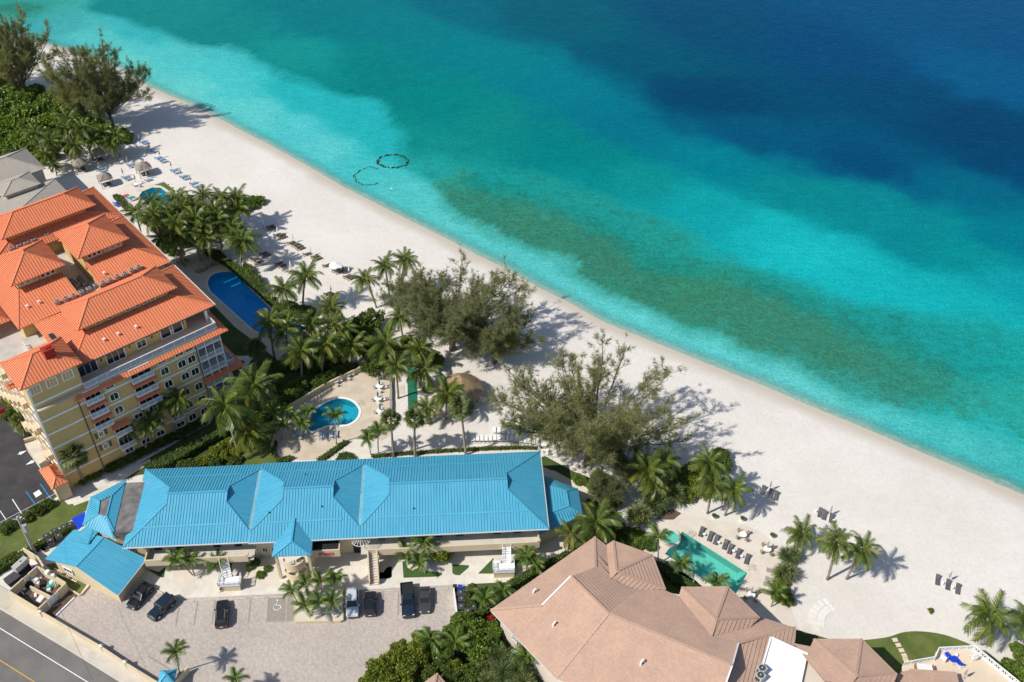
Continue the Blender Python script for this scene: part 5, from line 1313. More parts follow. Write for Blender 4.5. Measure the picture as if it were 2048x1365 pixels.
# raised terrace with white lattice rail
terr = empty('terrace', TO, TRZ, 'raised beige tiled terrace with white lattice railing and loungers', 'terrace')
tp = [(39.0, -43.8), (40.6, -42.7), (44.7, -45.0), (46.4, -44.5), (50.6, -47.6), (50.2, -54.1), (49, -64), (36, -64), (34, -48)]
wall(terr, tp, 0, 2.9, 'white_trim', 'base_wall'); MB().prism([(x * .996, y * .998) for x, y in tp], 2.9, 2.94).build('tiled_floor', 'terrace_tile', terr)
for (x0, y0), (x1, y1) in zip(tp[1:6], tp[2:7]):
    L = math.hypot(x1 - x0, y1 - y0); n = max(1, round(L / 1.1))
    for k in range(n):
        p, q = Vector((x0 + (x1 - x0) * k / n, y0 + (y1 - y0) * k / n, 2.94)), Vector((x0 + (x1 - x0) * (k + 1) / n, y0 + (y1 - y0) * (k + 1) / n, 2.94))
        m = MB(); z = lambda h: Vector((0, 0, h))
        m.bar(p + z(1.0), q + z(1.0), .12, .1); m.bar(p + z(.1), q + z(.1), .1, .1); m.bar(p, p + z(1.05), .1, .1, (1, 0, 0))
        for j in range(3):
            a, b = p.lerp(q, j / 3), p.lerp(q, (j + 1) / 3); m.bar(a + z(.1), b + z(.95), .07, .07); m.bar(b + z(.1), a + z(.95), .07, .07)
        m.build('lattice_panel', 'lattice_white', terr)
# ------------------------------------------------------------------ pools
def offset(ring, d):
    n = len(ring); ar = sum(ring[i][0] * ring[(i + 1) % n][1] - ring[(i + 1) % n][0] * ring[i][1] for i in range(n)); s = 1 if ar > 0 else -1
    out = []
    for i in range(n):
        p0, p, p1 = Vector(ring[i - 1]), Vector(ring[i]), Vector(ring[(i + 1) % n])
        e0, e1 = (p - p0).normalized(), (p1 - p).normalized()
        nn = Vector((e0.y + e1.y, -e0.x - e1.x)); nn = nn.normalized() * s
        k = max(0.5, nn.dot(Vector((e1.y, -e1.x)) * s))
        out.append(tuple(p + nn * (d / k)))
    return out
def ring_mesh(m, inner, outer, z0, z1):
    n = len(inner)
    for i in range(n):
        j = (i + 1) % n
        m.prism([inner[i], inner[j], outer[j], outer[i]], z0, z1)
def pool(ring, depth, water, plaster_, label, coping='walk_stone', cw=0.4, steps=None, wz=-0.1):
    cx, cy = np.array(ring).mean(0)
    o = empty('swimming_pool', (cx, cy, 0), 0, label, 'swimming pool')
    r = [(x - cx, y - cy) for x, y in ring]
    m = MB(); n = len(r)
    for i in range(n):
        a, b = r[i], r[(i + 1) % n]
        m.poly([(*a, 0.06), (*b, 0.06), (*b, -depth), (*a, -depth)]); m.poly([(*a, -depth), (*b, -depth), (*b, 0.06), (*a, 0.06)])
    V, E, F, _, _, _ = delaunay_2d_cdt([Vector(p) for p in r], [(i, (i + 1) % n) for i in range(n)], [], 1, 1e-5)
    F = [f for f in F if inpoly([sum(V[i].x for i in f) / 3], [sum(V[i].y for i in f) / 3], r)[0]]
    for f in F: m.poly([(V[i].x, V[i].y, -depth) for i in f])
    m.build('basin', plaster_, o)
    w = MB()
    for f in F:
        q = [(V[i].x, V[i].y, wz) for i in f]
        if (q[1][0] - q[0][0]) * (q[2][1] - q[0][1]) - (q[1][1] - q[0][1]) * (q[2][0] - q[0][0]) < 0: q.reverse()
        w.poly(q)
    w.build('water', water, o)
    c = MB(); ring_mesh(c, r, offset(r, cw), -0.05, 0.1); c.build('coping', coping, o)
    for pts, z in steps or ():
        MB().prism([(x - cx, y - cy) for x, y in pts], -depth, z).build('pool_step', plaster_, o)
    return o
def arc(c, r, t0, t1, n=10): return [(c[0] + r * math.cos(t0 + (t1 - t0) * k / n), c[1] + r * math.sin(t0 + (t1 - t0) * k / n)) for k in range(n + 1)]
kc = W(*c400(1262, 875))
kst = [([p for p in arc(kc, rr, R(110), R(285))], -0.25 - 0.28 * i) for i, rr in enumerate((0.9, 1.35, 1.8))]
lc = W(*c200(885, 925))
lst = []
led = curve(wp(pxs(c200, [(1140, 890), (1125, 925), (1160, 975), (1220, 1000), (1270, 1030), (1275, 1085), (1330, 1130), (1385, 1130)])), 4, False)
lst.append((led, -0.35))
pool(POOLS['long'], 1.6, 'pool_water_blue', 'plaster_blue', 'long deep blue freeform pool in the shade of the orange-roofed block', steps=lst)
pool(POOLS['kidney'], 1.5, 'pool_water_aqua', 'plaster_aqua', 'kidney-shaped turquoise pool with white coping behind the blue roof', 'white_plastic', 0.45, kst)
rc = W(1490, 1152)
pool(POOLS['right'], 1.5, 'pool_water_green', 'plaster_green', 'angular sea-green pool beside the tan tiled house', 'pale_deck', 0.4, [(arc(rc, rr, R(60), R(200)), -0.3 - 0.3 * i) for i, rr in enumerate((0.9, 1.3))])
pool(POOLS['octagon'], 1.4, 'pool_water_aqua', 'plaster_aqua', 'small octagonal bright blue pool behind the palm grove', 'pale_deck', 0.6)
sp = W(1340, 1075, 0.45); spa = empty('spa_pool', (sp.x, sp.y, 0), 0, 'small round raised spa at the corner of the sea-green pool', 'spa')
m = MB(); ring_mesh(m, arc((0, 0), 1.45, 0, 2 * PI, 28)[:-1], arc((0, 0), 1.8, 0, 2 * PI, 28)[:-1], 0, 0.5); m.build('spa_wall', 'pale_deck', spa)
m = MB(); m.cyl((0, 0), 1.46, 0.0, 0.06, 28); m.build('spa_floor', 'plaster_green', spa)
m = MB(); m.poly([(1.46 * math.cos(2 * PI * k / 28), 1.46 * math.sin(2 * PI * k / 28), 0.38) for k in range(28)]); m.build('spa_water', 'pool_water_green', spa)
m = MB(); ring_mesh(m, arc((0, 0), .9, 0, 2 * PI, 24)[:-1], arc((0, 0), 1.44, 0, 2 * PI, 24)[:-1], 0.05, 0.2); m.build('spa_bench', 'plaster_green', spa)
def hoop(u, v, rz, label):
    p = W(u, v); o = empty('pool_handrail', p, rz, label, 'handrail')
    for s in (-.3, .3):
        m = MB(); m.tube([(-.4, s, 0), (-.4, s, .7), (-.1, s, .9), (.3, s, .75), (.55, s, .1)], 0.03, 6); m.build('rail', 'steel', o)
hoop(*c1080(1205, 765), R(-40), 'steel handrail pair at the top edge of the sea-green pool'); hoop(*c1080(1690, 1035), R(180), 'steel handrail pair at the stepped end of the sea-green pool'); hoop(*c400(1285, 840), R(200), 'steel handrail at the steps of the kidney pool'); hoop(*c180(775, 1065), R(-20), 'steel handrail at the octagonal pool')

# ------------------------------------------------------------------ foliage shapes
nrs = np.random.RandomState(11)
def quads(P, D, U, ln, wd, taper=0.35, bend=None):
    """leaf quads at P along D with half width across U"""
    P, D, U = map(np.asarray, (P, D, U)); ln = np.asarray(ln)[:, None]; wd = np.asarray(wd)[:, None]
    T = P + D * ln
    if bend is not None: T = T + bend
    v = np.stack([P - U * wd / 2, P + U * wd / 2, T + U * wd * taper / 2, T - U * wd * taper / 2], 1).reshape(-1, 3)
    f = np.arange(len(v)).reshape(-1, 4)
    return v, f
def unit(v): return v / np.maximum(np.linalg.norm(v, axis=-1, keepdims=True), 1e-9)
def frond_mesh(name, mat, L=4.0, droop=1.25, e0=0.15, n=28, leaf=0.95, wid=0.17, twist=0.0, seed=0):
    rs = np.random.RandomState(seed)
    S = 14; th = [e0 - droop * (k / S) ** 1.35 for k in range(S + 1)]
    pts = [np.zeros(3)]
    for k in range(S): pts.append(pts[-1] + np.array([math.cos(th[k]), 0.0, math.sin(th[k])]) * L / S)
    pts = np.array(pts); pts[:, 1] += twist * (np.linspace(0, 1, S + 1) ** 2)
    m = MB(); m.tube([tuple(p) for p in pts], [0.055 * (1 - .75 * k / S) for k in range(S + 1)], 3, False)
    rv, rf = np.array(m.v), np.array(m.f)
    vs, fs = [rv], [rf]; off = len(rv)
    for side in (-1, 1):
        s = np.linspace(0.16, 0.99, n) + rs.uniform(-.01, .01, n)
        i = np.clip((s * S).astype(int), 0, S - 1); fr = s * S - i
        P = pts[i] + (pts[i + 1] - pts[i]) * fr[:, None]
        T = unit(pts[i + 1] - pts[i])
        sd = np.zeros((n, 3)); sd[:, 1] = side
        dn = np.zeros((n, 3)); dn[:, 2] = -1
        ll = leaf * (0.35 + 0.75 * np.sin(PI * (0.12 + 0.8 * s)) ** 0.8) * rs.uniform(.85, 1.12, n)
        D = unit(sd * 0.8 + T * (0.35 + 0.6 * s[:, None]) + dn * rs.uniform(.15, .6, (n, 1)))
        v, f = quads(P, D, T, ll, np.full(n, wid), 0.25, dn * (ll * 0.25)[:, None])
        vs.append(v); fs.append(f + off); off += len(v)
    return np_mesh(name, np.vstack(vs), np.vstack(fs), mat)
COCO = [frond_mesh('frond', 'coconut_leaf', 4, d, e, 33, .98, .14, t, k) for k, (d, e, t) in enumerate([(1.15, .2, .25), (1.4, .25, -.3), (0.8, .1, .2), (1.6, .3, .1), (1.25, .15, -.5)])]
COCOY = [frond_mesh('frond', 'yellow_leaf', 4, d, .15, 28, .92, .16, t, 9 + k) for k, (d, t) in enumerate([(1.2, .2), (1.5, -.3)])]
SMALL = [frond_mesh('frond', 'small_palm_leaf', 2.2, d, .35, 15, .62, .16, t, 20 + k) for k, (d, t) in enumerate([(1.5, .1), (1.8, -.15), (1.2, .1)])]
def fan_mesh(mat, seed):
    rs = np.random.RandomState(seed); m = MB(); m.bar((0, 0, 0), (0.95, 0, 0.05), .05, .03)
    k = 15
    for i in range(k):
        t = R(-125 + 250 * i / (k - 1)); ln = .95 * (1 - .25 * abs(t) / R(125)) * rs.uniform(.9, 1.08)
        c, s = math.cos(t), math.sin(t); w = .085
        m.poly([(.92, 0, .05), (.92 + c * ln * .55 - s * w, s * ln * .55 + c * w, .06 - .05), (.92 + c * ln, s * ln, -.16 - .18 * rs.rand()), (.92 + c * ln * .55 + s * w, s * ln * .55 - c * w, .06 - .05)])
    return m.mesh('frond', mat)
FAN = [fan_mesh('fan_leaf', k) for k in range(3)]
FAND = [fan_mesh('grey_cloth', 5)]
GA = 2.39996
def palm(kind, crown, base=None, h=8.0, r=3.3, label='', group=None, seed=0, yellow=0.08, n=None, lean=(0.4, 0.2)):
    rs = random.Random(seed * 131 + 7)
    if base:
        B = W(*base); Cw = over(crown[0], crown[1], B.y); Cw.z = max(Cw.z, 1.0)
        Cw.y += rs.uniform(-.3, .3)
    else:
        Cw = W(crown[0], crown[1], h); B = Vector((Cw.x + rs.uniform(-1, 1) * lean[0] - .2, Cw.y + rs.uniform(-1, 1) * lean[1], 0))
    o = empty({'coco': 'coconut_palm', 'fan': 'fan_palm', 'small': 'small_palm'}[kind], (B.x, B.y, 0), 0, label, 'palm', group)
    C = Cw - Vector((B.x, B.y, 0))
    mid = Vector((C.x * .28 + rs.uniform(-.1, .1), C.y * .28 + rs.uniform(-.1, .1), C.z * .5))
    rad = {'coco': .17, 'fan': .18, 'small': .1}[kind] * (0.8 + .04 * min(C.z, 10))
    pts = []; S = 9
    for k in range(S + 1):
        t = k / S; pts.append(Vector((0, 0, -.1)) * (1 - t) ** 2 + mid * 2 * t * (1 - t) + C * t * t)
    m = MB(); m.tube(pts, [rad * (1.45 - .9 * min(1, t * 5)) if t < .2 else rad * (1.25 - .45 * t) for t in [k / S for k in range(S + 1)]], 7)
    m.build('trunk', 'palm_trunk', o, True)
    if kind == 'coco':
        n = n or rs.choice((21, 22, 23, 24)); sc_ = r / 4.0 / 0.86
        for k in range(n):
            t = (k + .5) / n; az = k * GA + rs.uniform(-.2, .2); el = R(72 - 105 * t ** .8 + rs.uniform(-8, 8))
            y = (t > .8 and rs.random() < yellow * 4) or rs.random() < yellow * .4
            me = rs.choice(COCOY) if y else (COCO[2] if t < .2 else rs.choice(COCO))
            link('frond', me, o, C, (rs.uniform(-.35, .35), -el, az), sc_ * rs.uniform(.85, 1.08) * (0.8 if t < .15 else 1))
        m = MB()
        for k in range(5): a = k * 1.3; m.tube([C + Vector((.22 * math.cos(a), .22 * math.sin(a), -.28)), C + Vector((.24 * math.cos(a), .24 * math.sin(a), -.05))], .11, 5)
        m.build('coconut_bunch', 'mulch', o)
    elif kind == 'fan':
        n = n or 26; sc_ = r / 1.75
        for k in range(n):
            t = (k + .5) / n; az = k * GA + rs.uniform(-.2, .2); el = R(80 - 135 * t + rs.uniform(-8, 8))
            link('frond', FAND[0] if t > .93 else rs.choice(FAN), o, C, (rs.uniform(-.4, .4), -el, az), sc_ * rs.uniform(.85, 1.1))
    else:
        n = n or rs.choice((10, 11, 12)); sc_ = r / 1.75
        for k in range(n):
            t = (k + .5) / n; az = k * GA + rs.uniform(-.25, .25); el = R(70 - 62 * t + rs.uniform(-6, 6))
            link('frond', rs.choice(SMALL), o, C, (rs.uniform(-.2, .2), -el, az), sc_ * rs.uniform(.85, 1.1))
        m = MB(); m.tube([C - Vector((0, 0, .7)), C + Vector((0, 0, .05))], [rad * 1.05, rad * .8], 6); m.build('crownshaft', 'small_palm_leaf', o)
    return o
def grove(kind, items, fmt, group, **kw):
    """items (crown, base or height, r); labelled from left to right"""
    items = sorted(items, key=lambda t: t[0][0])
    for i, (c, b, r) in enumerate(items):
        k = dict(kw)
        if isinstance(b, tuple): k['base'] = b
        else: k['h'] = b
        palm(kind, c, r=r, label=fmt.format(ordinal(i, len(items))), group=group, seed=int(c[0] * 7 + c[1]), **k)

# palms beside the orange-roofed block
G1 = [((305, 404), 9, 3.2), ((307, 432), 10, 3.6), ((272, 426), 8, 3.0), ((356, 397), 9, 3.2), ((364, 417), 9.5, 3.2), ((386, 410), 9, 3.2), ((405, 392), 8.5, 3.1), ((441, 395), 8.5, 3.2), ((472, 396), 8, 3.2), ((428, 418), 9, 3.2),
      ((391, 437), 9.5, 3.4), ((352, 447), 9.5, 3.4), ((355, 472), 8, 3.2), ((386, 462), 8, 3.2), ((408, 452), 8.5, 3.2), ((432, 440), 8, 3.2), ((462, 450), 7.5, 3.2), ((476, 417), 7, 3.0), ((411, 478), 7, 3.0), ((331, 424), 9, 3.1), ((322, 478), 7, 2.8), ((470, 466), 7, 3.1)]
grove('coco', G1, 'coconut palm, {} in the dense grove beside the orange roofs', 'palm grove beside the orange-roofed block')
for c, b, r, lab in (((485, 482), (482, 541), 3.7, 'tall coconut palm at the seaward corner of the long blue pool'), ((567, 577), (582, 627), 3.3, 'coconut palm leaning left out of the hedge on the sand'), ((612, 551), (606, 618), 3.6, 'straight coconut palm standing in the hedge, taller of two'),
                     ((729, 559), (753, 616), 2.8, 'coconut palm leaning left on open sand near the big pines'), ((770, 532), (780, 597), 2.8, 'coconut palm in front of the big pine, left of its taller neighbour'), ((810, 521), (802, 592), 2.9, 'tallest coconut palm at the left flank of the big pine'),
                     ((447, 812), (475, 902), 4.6, 'large windblown coconut palm left of the banana garden'), ((507, 771), (506, 842), 4.4, 'large coconut palm with drooping fronds beside the condominium lawn'), ((895, 790), (892, 838), 3.6, 'coconut palm with ragged fronds against the round thatched hut'),
                     ((853, 818), (856, 848), 2.7, 'short coconut palm below the end of the green court'), ((792, 733), (797, 797), 2.9, 'slender coconut palm with orange dead frond beside the green court'), ((847, 740), (849, 782), 3.6, 'coconut palm overhanging the top of the green court'),
                     ((1417, 925), (1400, 997), 3.0, 'coconut palm rising out of the yellow-green hedge mound'), ((1427, 971), (1415, 1027), 2.9, 'left coconut palm of the pair on the pool sand'), ((1467, 979), (1450, 1031), 2.9, 'right coconut palm of the pair on the pool sand'),
                     ((1192, 1048), (1194, 1092), 3.9, 'large coconut palm behind the peak of the tan roof'), ((1603, 1065), (1594, 1096), 2.7, 'short coconut palm above the round spiky shrubs on the beach'), ((1674, 1086), (1655, 1159), 3.0, 'left coconut palm of the leaning pair on white sand'),
                     ((1724, 1097), (1693.5, 1158), 3.0, 'right coconut palm of the leaning pair on white sand'), ((1979, 1234), (1977, 1284), 3.7, 'bushy coconut palm on the sand above the lattice terrace'), ((2058, 1236), (2062, 1282), 3.0, 'coconut palm cut by the right edge of the frame'), ((497, 862), (503, 898), 3.8, 'short yellowing coconut palm at the edge of the rear lawn')):
    palm('coco', c, b, r=r, label=lab, group='coconut palms', seed=int(c[0]), yellow=0.7 if 'yellowing' in lab else 0.1)
G2 = [((540, 640), (549, 716), 3.4), ((572, 656), (579, 722), 3.4), ((662, 616), (666, 672), 3.2), ((622, 652), (628, 702), 3.2), ((665, 650), (670, 700), 3.2), ((602, 704), (605, 762), 3.6), ((650, 692), (644, 748), 3.5), ((702, 690), (701, 732), 3.2), ((772, 687), (784, 732), 3.9), ((840, 697), (843, 740), 3.0), ((800, 634), (806, 678), 2.8), ((690, 655), (693, 700), 2.9)]
grove('coco', G2, 'coconut palm, {} in the belt between the two left pools', 'palm belt between the pools')
G3 = [((72, 268), 8, 3.1), ((130, 255), 9, 3.3), ((166, 256), 9, 3.3), ((100, 283), 7.5, 3.0), ((150, 291), 6.5, 3.2), ((91, 308), 5, 2.6), ((136, 238), 9, 3.0), ((205, 268), 6.5, 3.0), ((232, 272), 6, 2.9), ((222, 288), 5, 2.8), ((110, 331), 3, 1.8), ((186, 282), 6, 2.9)]
grove('coco', G3, 'coconut palm, {} in the thicket behind the grey roofs', 'palm thicket behind the grey roofs')
G4 = [((1295, 942), (1290, 997), 3.4), ((1330, 926), (1336, 974), 3.2), ((1310, 965), (1306, 1003), 2.8)]
grove('coco', G4, 'coconut palm, {} of the clump below the largest pine', 'palms below the largest pine')
G5 = [((257, 855), (276, 905), 2.6), ((298, 845), (293, 905), 2.6), ((324, 806), (338, 876), 2.6), ((356, 795), (351, 873), 2.6)]
grove('coco', G5, 'dark palm, {} along the shaded yellow facade', 'palms along the yellow facade', yellow=0.0)
for c, b, r, lab in (((510, 698), (514, 738), 2.3, 'fan palm with pale crown on the shaded condominium lawn'), ((782, 838), (787, 914), 2.2, 'left fan palm of three rising behind the blue roof'), ((829, 838), (830, 914), 2.2, 'middle fan palm of three rising behind the blue roof'), ((921, 815), (932, 910), 2.6, 'tall right fan palm in front of the thatched hut'),
                     ((146, 910), (169, 966), 2.7, 'stout fan palm at the corner of the yellow block'), ((48, 845), (49, 872), 2.5, 'fan palm beside the round drive at the left edge'), ((1142, 1069), (1136, 1106), 2.6, 'golden-fronded palm between blue and tan roofs')):
    if 'golden' in lab: palm('coco', c, b, r=r, label=lab, group='golden palms', seed=77, yellow=1.0, n=13)
    else: palm('fan', c, b, r=r, label=lab, group='fan palms', seed=int(c[0]))
S1 = [((547, 826), (552, 868), 1.7), ((565, 856), (563, 880), 1.7), ((587, 834), (586, 868), 1.8), ((616, 826), (609, 862), 1.7), ((606, 850), (602, 880), 1.7), ((670, 834), (673, 889), 1.8), ((575, 822), (576, 860), 1.5)]
grove('small', S1, 'slim palm, {} around the kidney pool', 'slim palms round the kidney pool')
S2 = [((735, 878), (743, 915), 1.8), ((757, 864), (757, 907), 1.8), ((1075, 857), (1081, 901), 1.8), ((1109, 885), (1117, 911), 1.9)]
grove('small', S2, 'slim palm, {} along the rear of the blue roof', 'slim palms behind the blue roof')
S3 = [((612, 1167), (619, 1192), 1.7), ((642, 1163), (645, 1192), 1.8), ((669, 1163), (666, 1188), 1.7), ((583, 1180), (597, 1213), 1.7), ((610, 1209), (620, 1237), 1.7), ((639, 1205), (645, 1236), 1.7), ((666, 1203), (668, 1234), 1.7)]
grove('small', S3, 'small palm, {} in the car park planter', 'small palms in the planter')
S4 = [((352, 1120), (386, 1151), 1.9), ((378, 1125), (390, 1153), 1.9), ((435, 1127), (455, 1146), 1.9), ((812, 1108), (822, 1128), 1.9), ((848, 1091), (856, 1122), 1.9), ((836, 1127), (842, 1142), 1.8), ((1052, 1117), (1056, 1142), 2.0), ((1068, 1128), (1070, 1148), 2.0)]
grove('small', S4, 'small palm, {} in the courtyard beds before the blue-roofed building', 'small palms in the courtyard')
for c, b, r, lab in (((352, 1303), (359, 1346), 1.8, 'lone small palm by the blue-capped gate pillar'), ((471, 1360), (474, 1390), 1.6, 'small palm top at the bottom edge of the car park'), ((1317, 1078), (1316, 1127), 2.0, 'tall thin palm beside the round spa'), ((1362, 1130), (1352, 1152), 2.0, 'small palm at the near edge of the sea-green pool'),
                     ((1432, 1165), (1430, 1186), 1.9, 'small palm between tan roof and sea-green pool'), ((1550, 1188), (1542, 1214), 1.8, 'small palm at the end of the pool deck planter'), ((1006, 1182), (1010, 1205), 1.9, 'small palm left of the tan roof, upper one in the hedge'), ((970, 1203), (974, 1225), 1.9, 'small palm left of the tan roof beside the air conditioners'),
                     ((910, 1287), (916, 1312), 2.3, 'palm with drooping fronds among the shrubs below the car park'), ((861, 1280), (866, 1304), 2.0, 'dark palm in the shrubs beside the paved car park edge'), ((1215, 1055), (1217, 1080), 2.0, 'small dark palm behind the tan roof notch'), ((1052, 1316), (1060, 1340), 2.2, 'palm against the lower wall of the tan house')):
    palm('small', c, b, r=r, label=lab, group='small palms', seed=int(c[0] + 3))

# ------------------------------------------------------------------ shrubs, trees
def bush_mesh(mat, R0, leaf, clumps, per, seed, flat=0.8, wide=0.75):
    rs = np.random.RandomState(seed); P, D, U = [], [], []
    for k in range(clumps):
        t = rs.uniform(0, 2 * PI); zz = rs.uniform(-.25, 1) ; rr = math.sqrt(max(0, 1 - zz * zz)) * rs.uniform(.45, .8)
        c = np.array([rr * math.cos(t), rr * math.sin(t), (.5 + zz * .5) * flat]) * R0
        q = unit(rs.normal(size=(per, 3)) + np.array([0, 0, .35])); rad = R0 * rs.uniform(.26, .42)
        P.append(c + q * (rad * rs.uniform(.6, 1.08, (per, 1))) * np.array([1, 1, .8]))
        d = unit(q + rs.normal(size=(per, 3)) * .6 + np.array([0, 0, -.15])); D.append(d); U.append(unit(np.cross(d, unit(rs.normal(size=(per, 3)) * .7 + q))))
    P, D, U = np.vstack(P), np.vstack(D), np.vstack(U); n = len(P)
    P[:, 2] = np.maximum(P[:, 2], .03)
    ln = leaf * rs.uniform(.7, 1.3, n)
    v, f = quads(P - D * ln[:, None] * .5, D, U, ln, ln * wide, .55)
    return np_mesh('foliage', v, f, mat)
BUSH = {k: [bush_mesh(mt, 2.0, lf, 20, 150, s * 5 + i, fl, wd) for i in range(3)] for s, (k, mt, lf, fl, wd) in enumerate([('grape', 'grape_leaf', .27, .85, .85), ('lime', 'lime_leaf', .25, .85, .8), ('dark', 'hedge_leaf', .24, .9, .7), ('red', 'red_leaf', .3, .8, .3)])}
def stem_mesh(seed):
    rs = random.Random(seed); m = MB(); m.tube([(0, 0, -.1), (.05, .03, .5), (.1, 0, 1.0)], [.12, .09, .07], 6)
    for k in range(6):
        a = k * 1.1; m.tube([(.05, .02, .5 + .05 * k), (.6 * math.cos(a), .6 * math.sin(a), 1.0 + .05 * k), (1.0 * math.cos(a), 1.0 * math.sin(a), 1.35)], [.06, .04, .02], 5)
    return m.mesh('stem', 'bark')
STEM = [stem_mesh(k) for k in range(2)]
def bush(kind, u, v, r, label, group, h=None, seed=0, lift=0.0, cat='shrub', name='shrub'):
    rs = random.Random(int(u * 3 + v * 5) + seed); z = r * .45 + lift; p = W(u, v, z)
    o = empty(name, (p.x, p.y, 0), rs.uniform(0, 6.28), label, cat, group)
    f = link('foliage', rs.choice(BUSH[kind]), o, (0, 0, lift), None, (r / 2, r / 2, (h or r) / 2))
    s = link('trunk' if lift > .5 else 'stem', STEM[rs.randint(0, 1)], o, (0, 0, 0), None, (r / 2, r / 2, (h or r) / 2 * .9 + lift / 1.3))
    return o
def bushes(kind, items, fmt, group, **kw):
    items = sorted(items)
    for i, (u, v, r) in enumerate(items): bush(kind, u, v, r, fmt.format(ordinal(i, len(items))), group, **kw)
bushes('grape', [(12, 195, 4.0), (40, 205, 4.2), (15, 225, 4.4), (50, 232, 4.4), (85, 222, 4.0), (20, 255, 4.4), (55, 262, 4.0), (8, 282, 4.0), (40, 290, 4.0), (95, 248, 3.8), (120, 232, 3.8), (150, 238, 3.4), (185, 248, 3.4), (210, 262, 3.0), (235, 270, 2.8), (250, 276, 2.4), (60, 300, 3.2), (15, 312, 3.4), (180, 275, 2.6), (215, 282, 2.6), (120, 290, 2.8), (75, 318, 2.6), (100, 200, 3.4), (70, 185, 3.2), (130, 205, 3.2), (5, 165, 3.4)],
       'glossy sea-grape shrub, {} in the thicket at the upper left', 'sea-grape thicket')
bushes('dark', [(300, 440, 2.2), (320, 455, 2.2), (340, 470, 2.2), (345, 440, 2.0), (365, 455, 2.2), (370, 480, 2.2), (390, 470, 2.2), (392, 445, 2.0), (410, 462, 2.0), (425, 455, 2.0), (440, 440, 1.8), (452, 425, 1.8), (330, 490, 2.0), (345, 505, 1.8), (400, 425, 2.0), (370, 430, 2.0), (425, 430, 1.8)], 'dark undergrowth shrub, {} beneath the palm grove by the orange roofs', 'undergrowth beneath the palm grove')
bushes('dark', [(590, 725, 2.0), (615, 690, 2.0), (645, 700, 2.0), (560, 735, 1.8), (680, 700, 2.0), (700, 700, 1.8), (660, 725, 1.9), (640, 728, 1.9)], 'dark undergrowth shrub, {} beneath the palm belt between the pools', 'undergrowth beneath the palm belt')
bushes('dark', [(85, 290, 2.4), (110, 272, 2.6), (140, 270, 2.6), (165, 275, 2.4), (105, 312, 2.2), (140, 300, 2.0)], 'dark undergrowth shrub, {} beneath the thicket palms', 'undergrowth beneath the thicket palms')
bushes('lime', [(25, 178, 3.2), (30, 212, 2.2), (118, 215, 3.0), (165, 228, 2.6)], 'yellow-green shrub, {} in the thicket under the upper left pines', 'yellow-green thicket shrubs')
bushes('grape', [(480, 408, 1.9), (495, 405, 1.9), (508, 403, 1.8), (520, 402, 1.5), (488, 416, 1.6), (502, 412, 1.6)], 'bright sea-grape, {} in the mound at the beach end of the grove', 'sea-grape mound by the palm grove')
bushes('grape', [(1355, 975, 2.4), (1372, 955, 2.4), (1392, 948, 2.6), (1412, 935, 2.4), (1432, 928, 2.2), (1440, 915, 2.0), (1445, 930, 1.8), (1400, 975, 2.2), (1380, 985, 1.8)], 'sea-grape shrub, {} in the long mound running onto the sand', 'sea-grape mound running onto the sand')
bushes('lime', [(1398, 962, 2.3), (1385, 978, 2.1), (1415, 945, 2.2), (1430, 930, 2.1), (1442, 918, 1.9), (1375, 990, 1.7), (1405, 978, 1.8)], 'yellow-green shrub, {} on the sea-grape mound', 'yellow shrubs on the sea-grape mound')
bushes('dark', [(720, 655, 3.2), (740, 640, 3.0), (705, 668, 2.6), (760, 720, 2.6), (745, 735, 2.2), (775, 705, 2.6), (745, 690, 2.4), (725, 700, 2.2), (820, 690, 2.4), (870, 720, 2.0)], 'dark leafy shrub, {} in the grove above the kidney pool', 'dark shrubs above the kidney pool', lift=1.0)
bushes('dark', [(620, 735, 1.8), (640, 765, 1.8), (600, 770, 1.8), (580, 790, 1.7), (560, 800, 1.6), (660, 752, 1.7), (680, 742, 1.6), (700, 733, 1.5), (540, 815, 1.6), (520, 835, 1.6), (555, 775, 1.6), (625, 710, 1.7)], 'dark shrub, {} along the pool yard wall', 'dark shrubs along the pool yard wall')
bushes('grape', [(585, 772, 1.3), (570, 785, 1.2), (600, 762, 1.2)], 'brighter shrub, {} along the pool yard wall', 'bright shrubs along the pool yard wall')
bushes('lime', [(430, 905, 1.4), (445, 895, 1.4), (458, 888, 1.3), (415, 920, 1.3), (400, 925, 1.2), (450, 912, 1.2), (470, 905, 1.1)], 'variegated garden shrub, {} behind the blue roof', 'variegated shrubs behind the blue roof')
bushes('dark', [(385, 928, 1.3), (432, 925, 1.3), (470, 920, 1.2), (365, 932, 1.2)], 'dark garden shrub, {} behind the blue roof', 'dark shrubs behind the blue roof')
bushes('lime', [(152, 962, 1.1), (165, 960, 1.1), (178, 958, 1.1), (190, 950, 1.0), (200, 945, 1.0)], 'yellow-green shrub, {} at the corner of the yellow block', 'shrubs at the corner of the yellow block')
bushes('dark', [(185, 940, 1.1), (205, 930, 1.1), (175, 950, 1.0), (222, 935, 1.4), (240, 925, 1.4), (258, 916, 1.4), (278, 906, 1.4), (298, 896, 1.4), (318, 886, 1.4), (338, 878, 1.4), (360, 868, 1.4), (382, 858, 1.4), (402, 846, 1.4)], 'dark shrub, {} along the foot of the yellow facade', 'shrubs along the yellow facade')
bushes('dark', [(12, 1058, 1.2), (28, 1050, 1.1), (75, 1020, 1.3), (95, 1008, 1.2), (55, 1034, 1.1)], 'dark shrub, {} along the fence of the asphalt lot', 'shrubs along the asphalt lot fence')
bushes('lime', [(68, 1022, 1.0), (18, 1048, .9)], 'yellowish shrub, {} along the fence of the asphalt lot', 'yellowish shrubs along the asphalt lot fence')
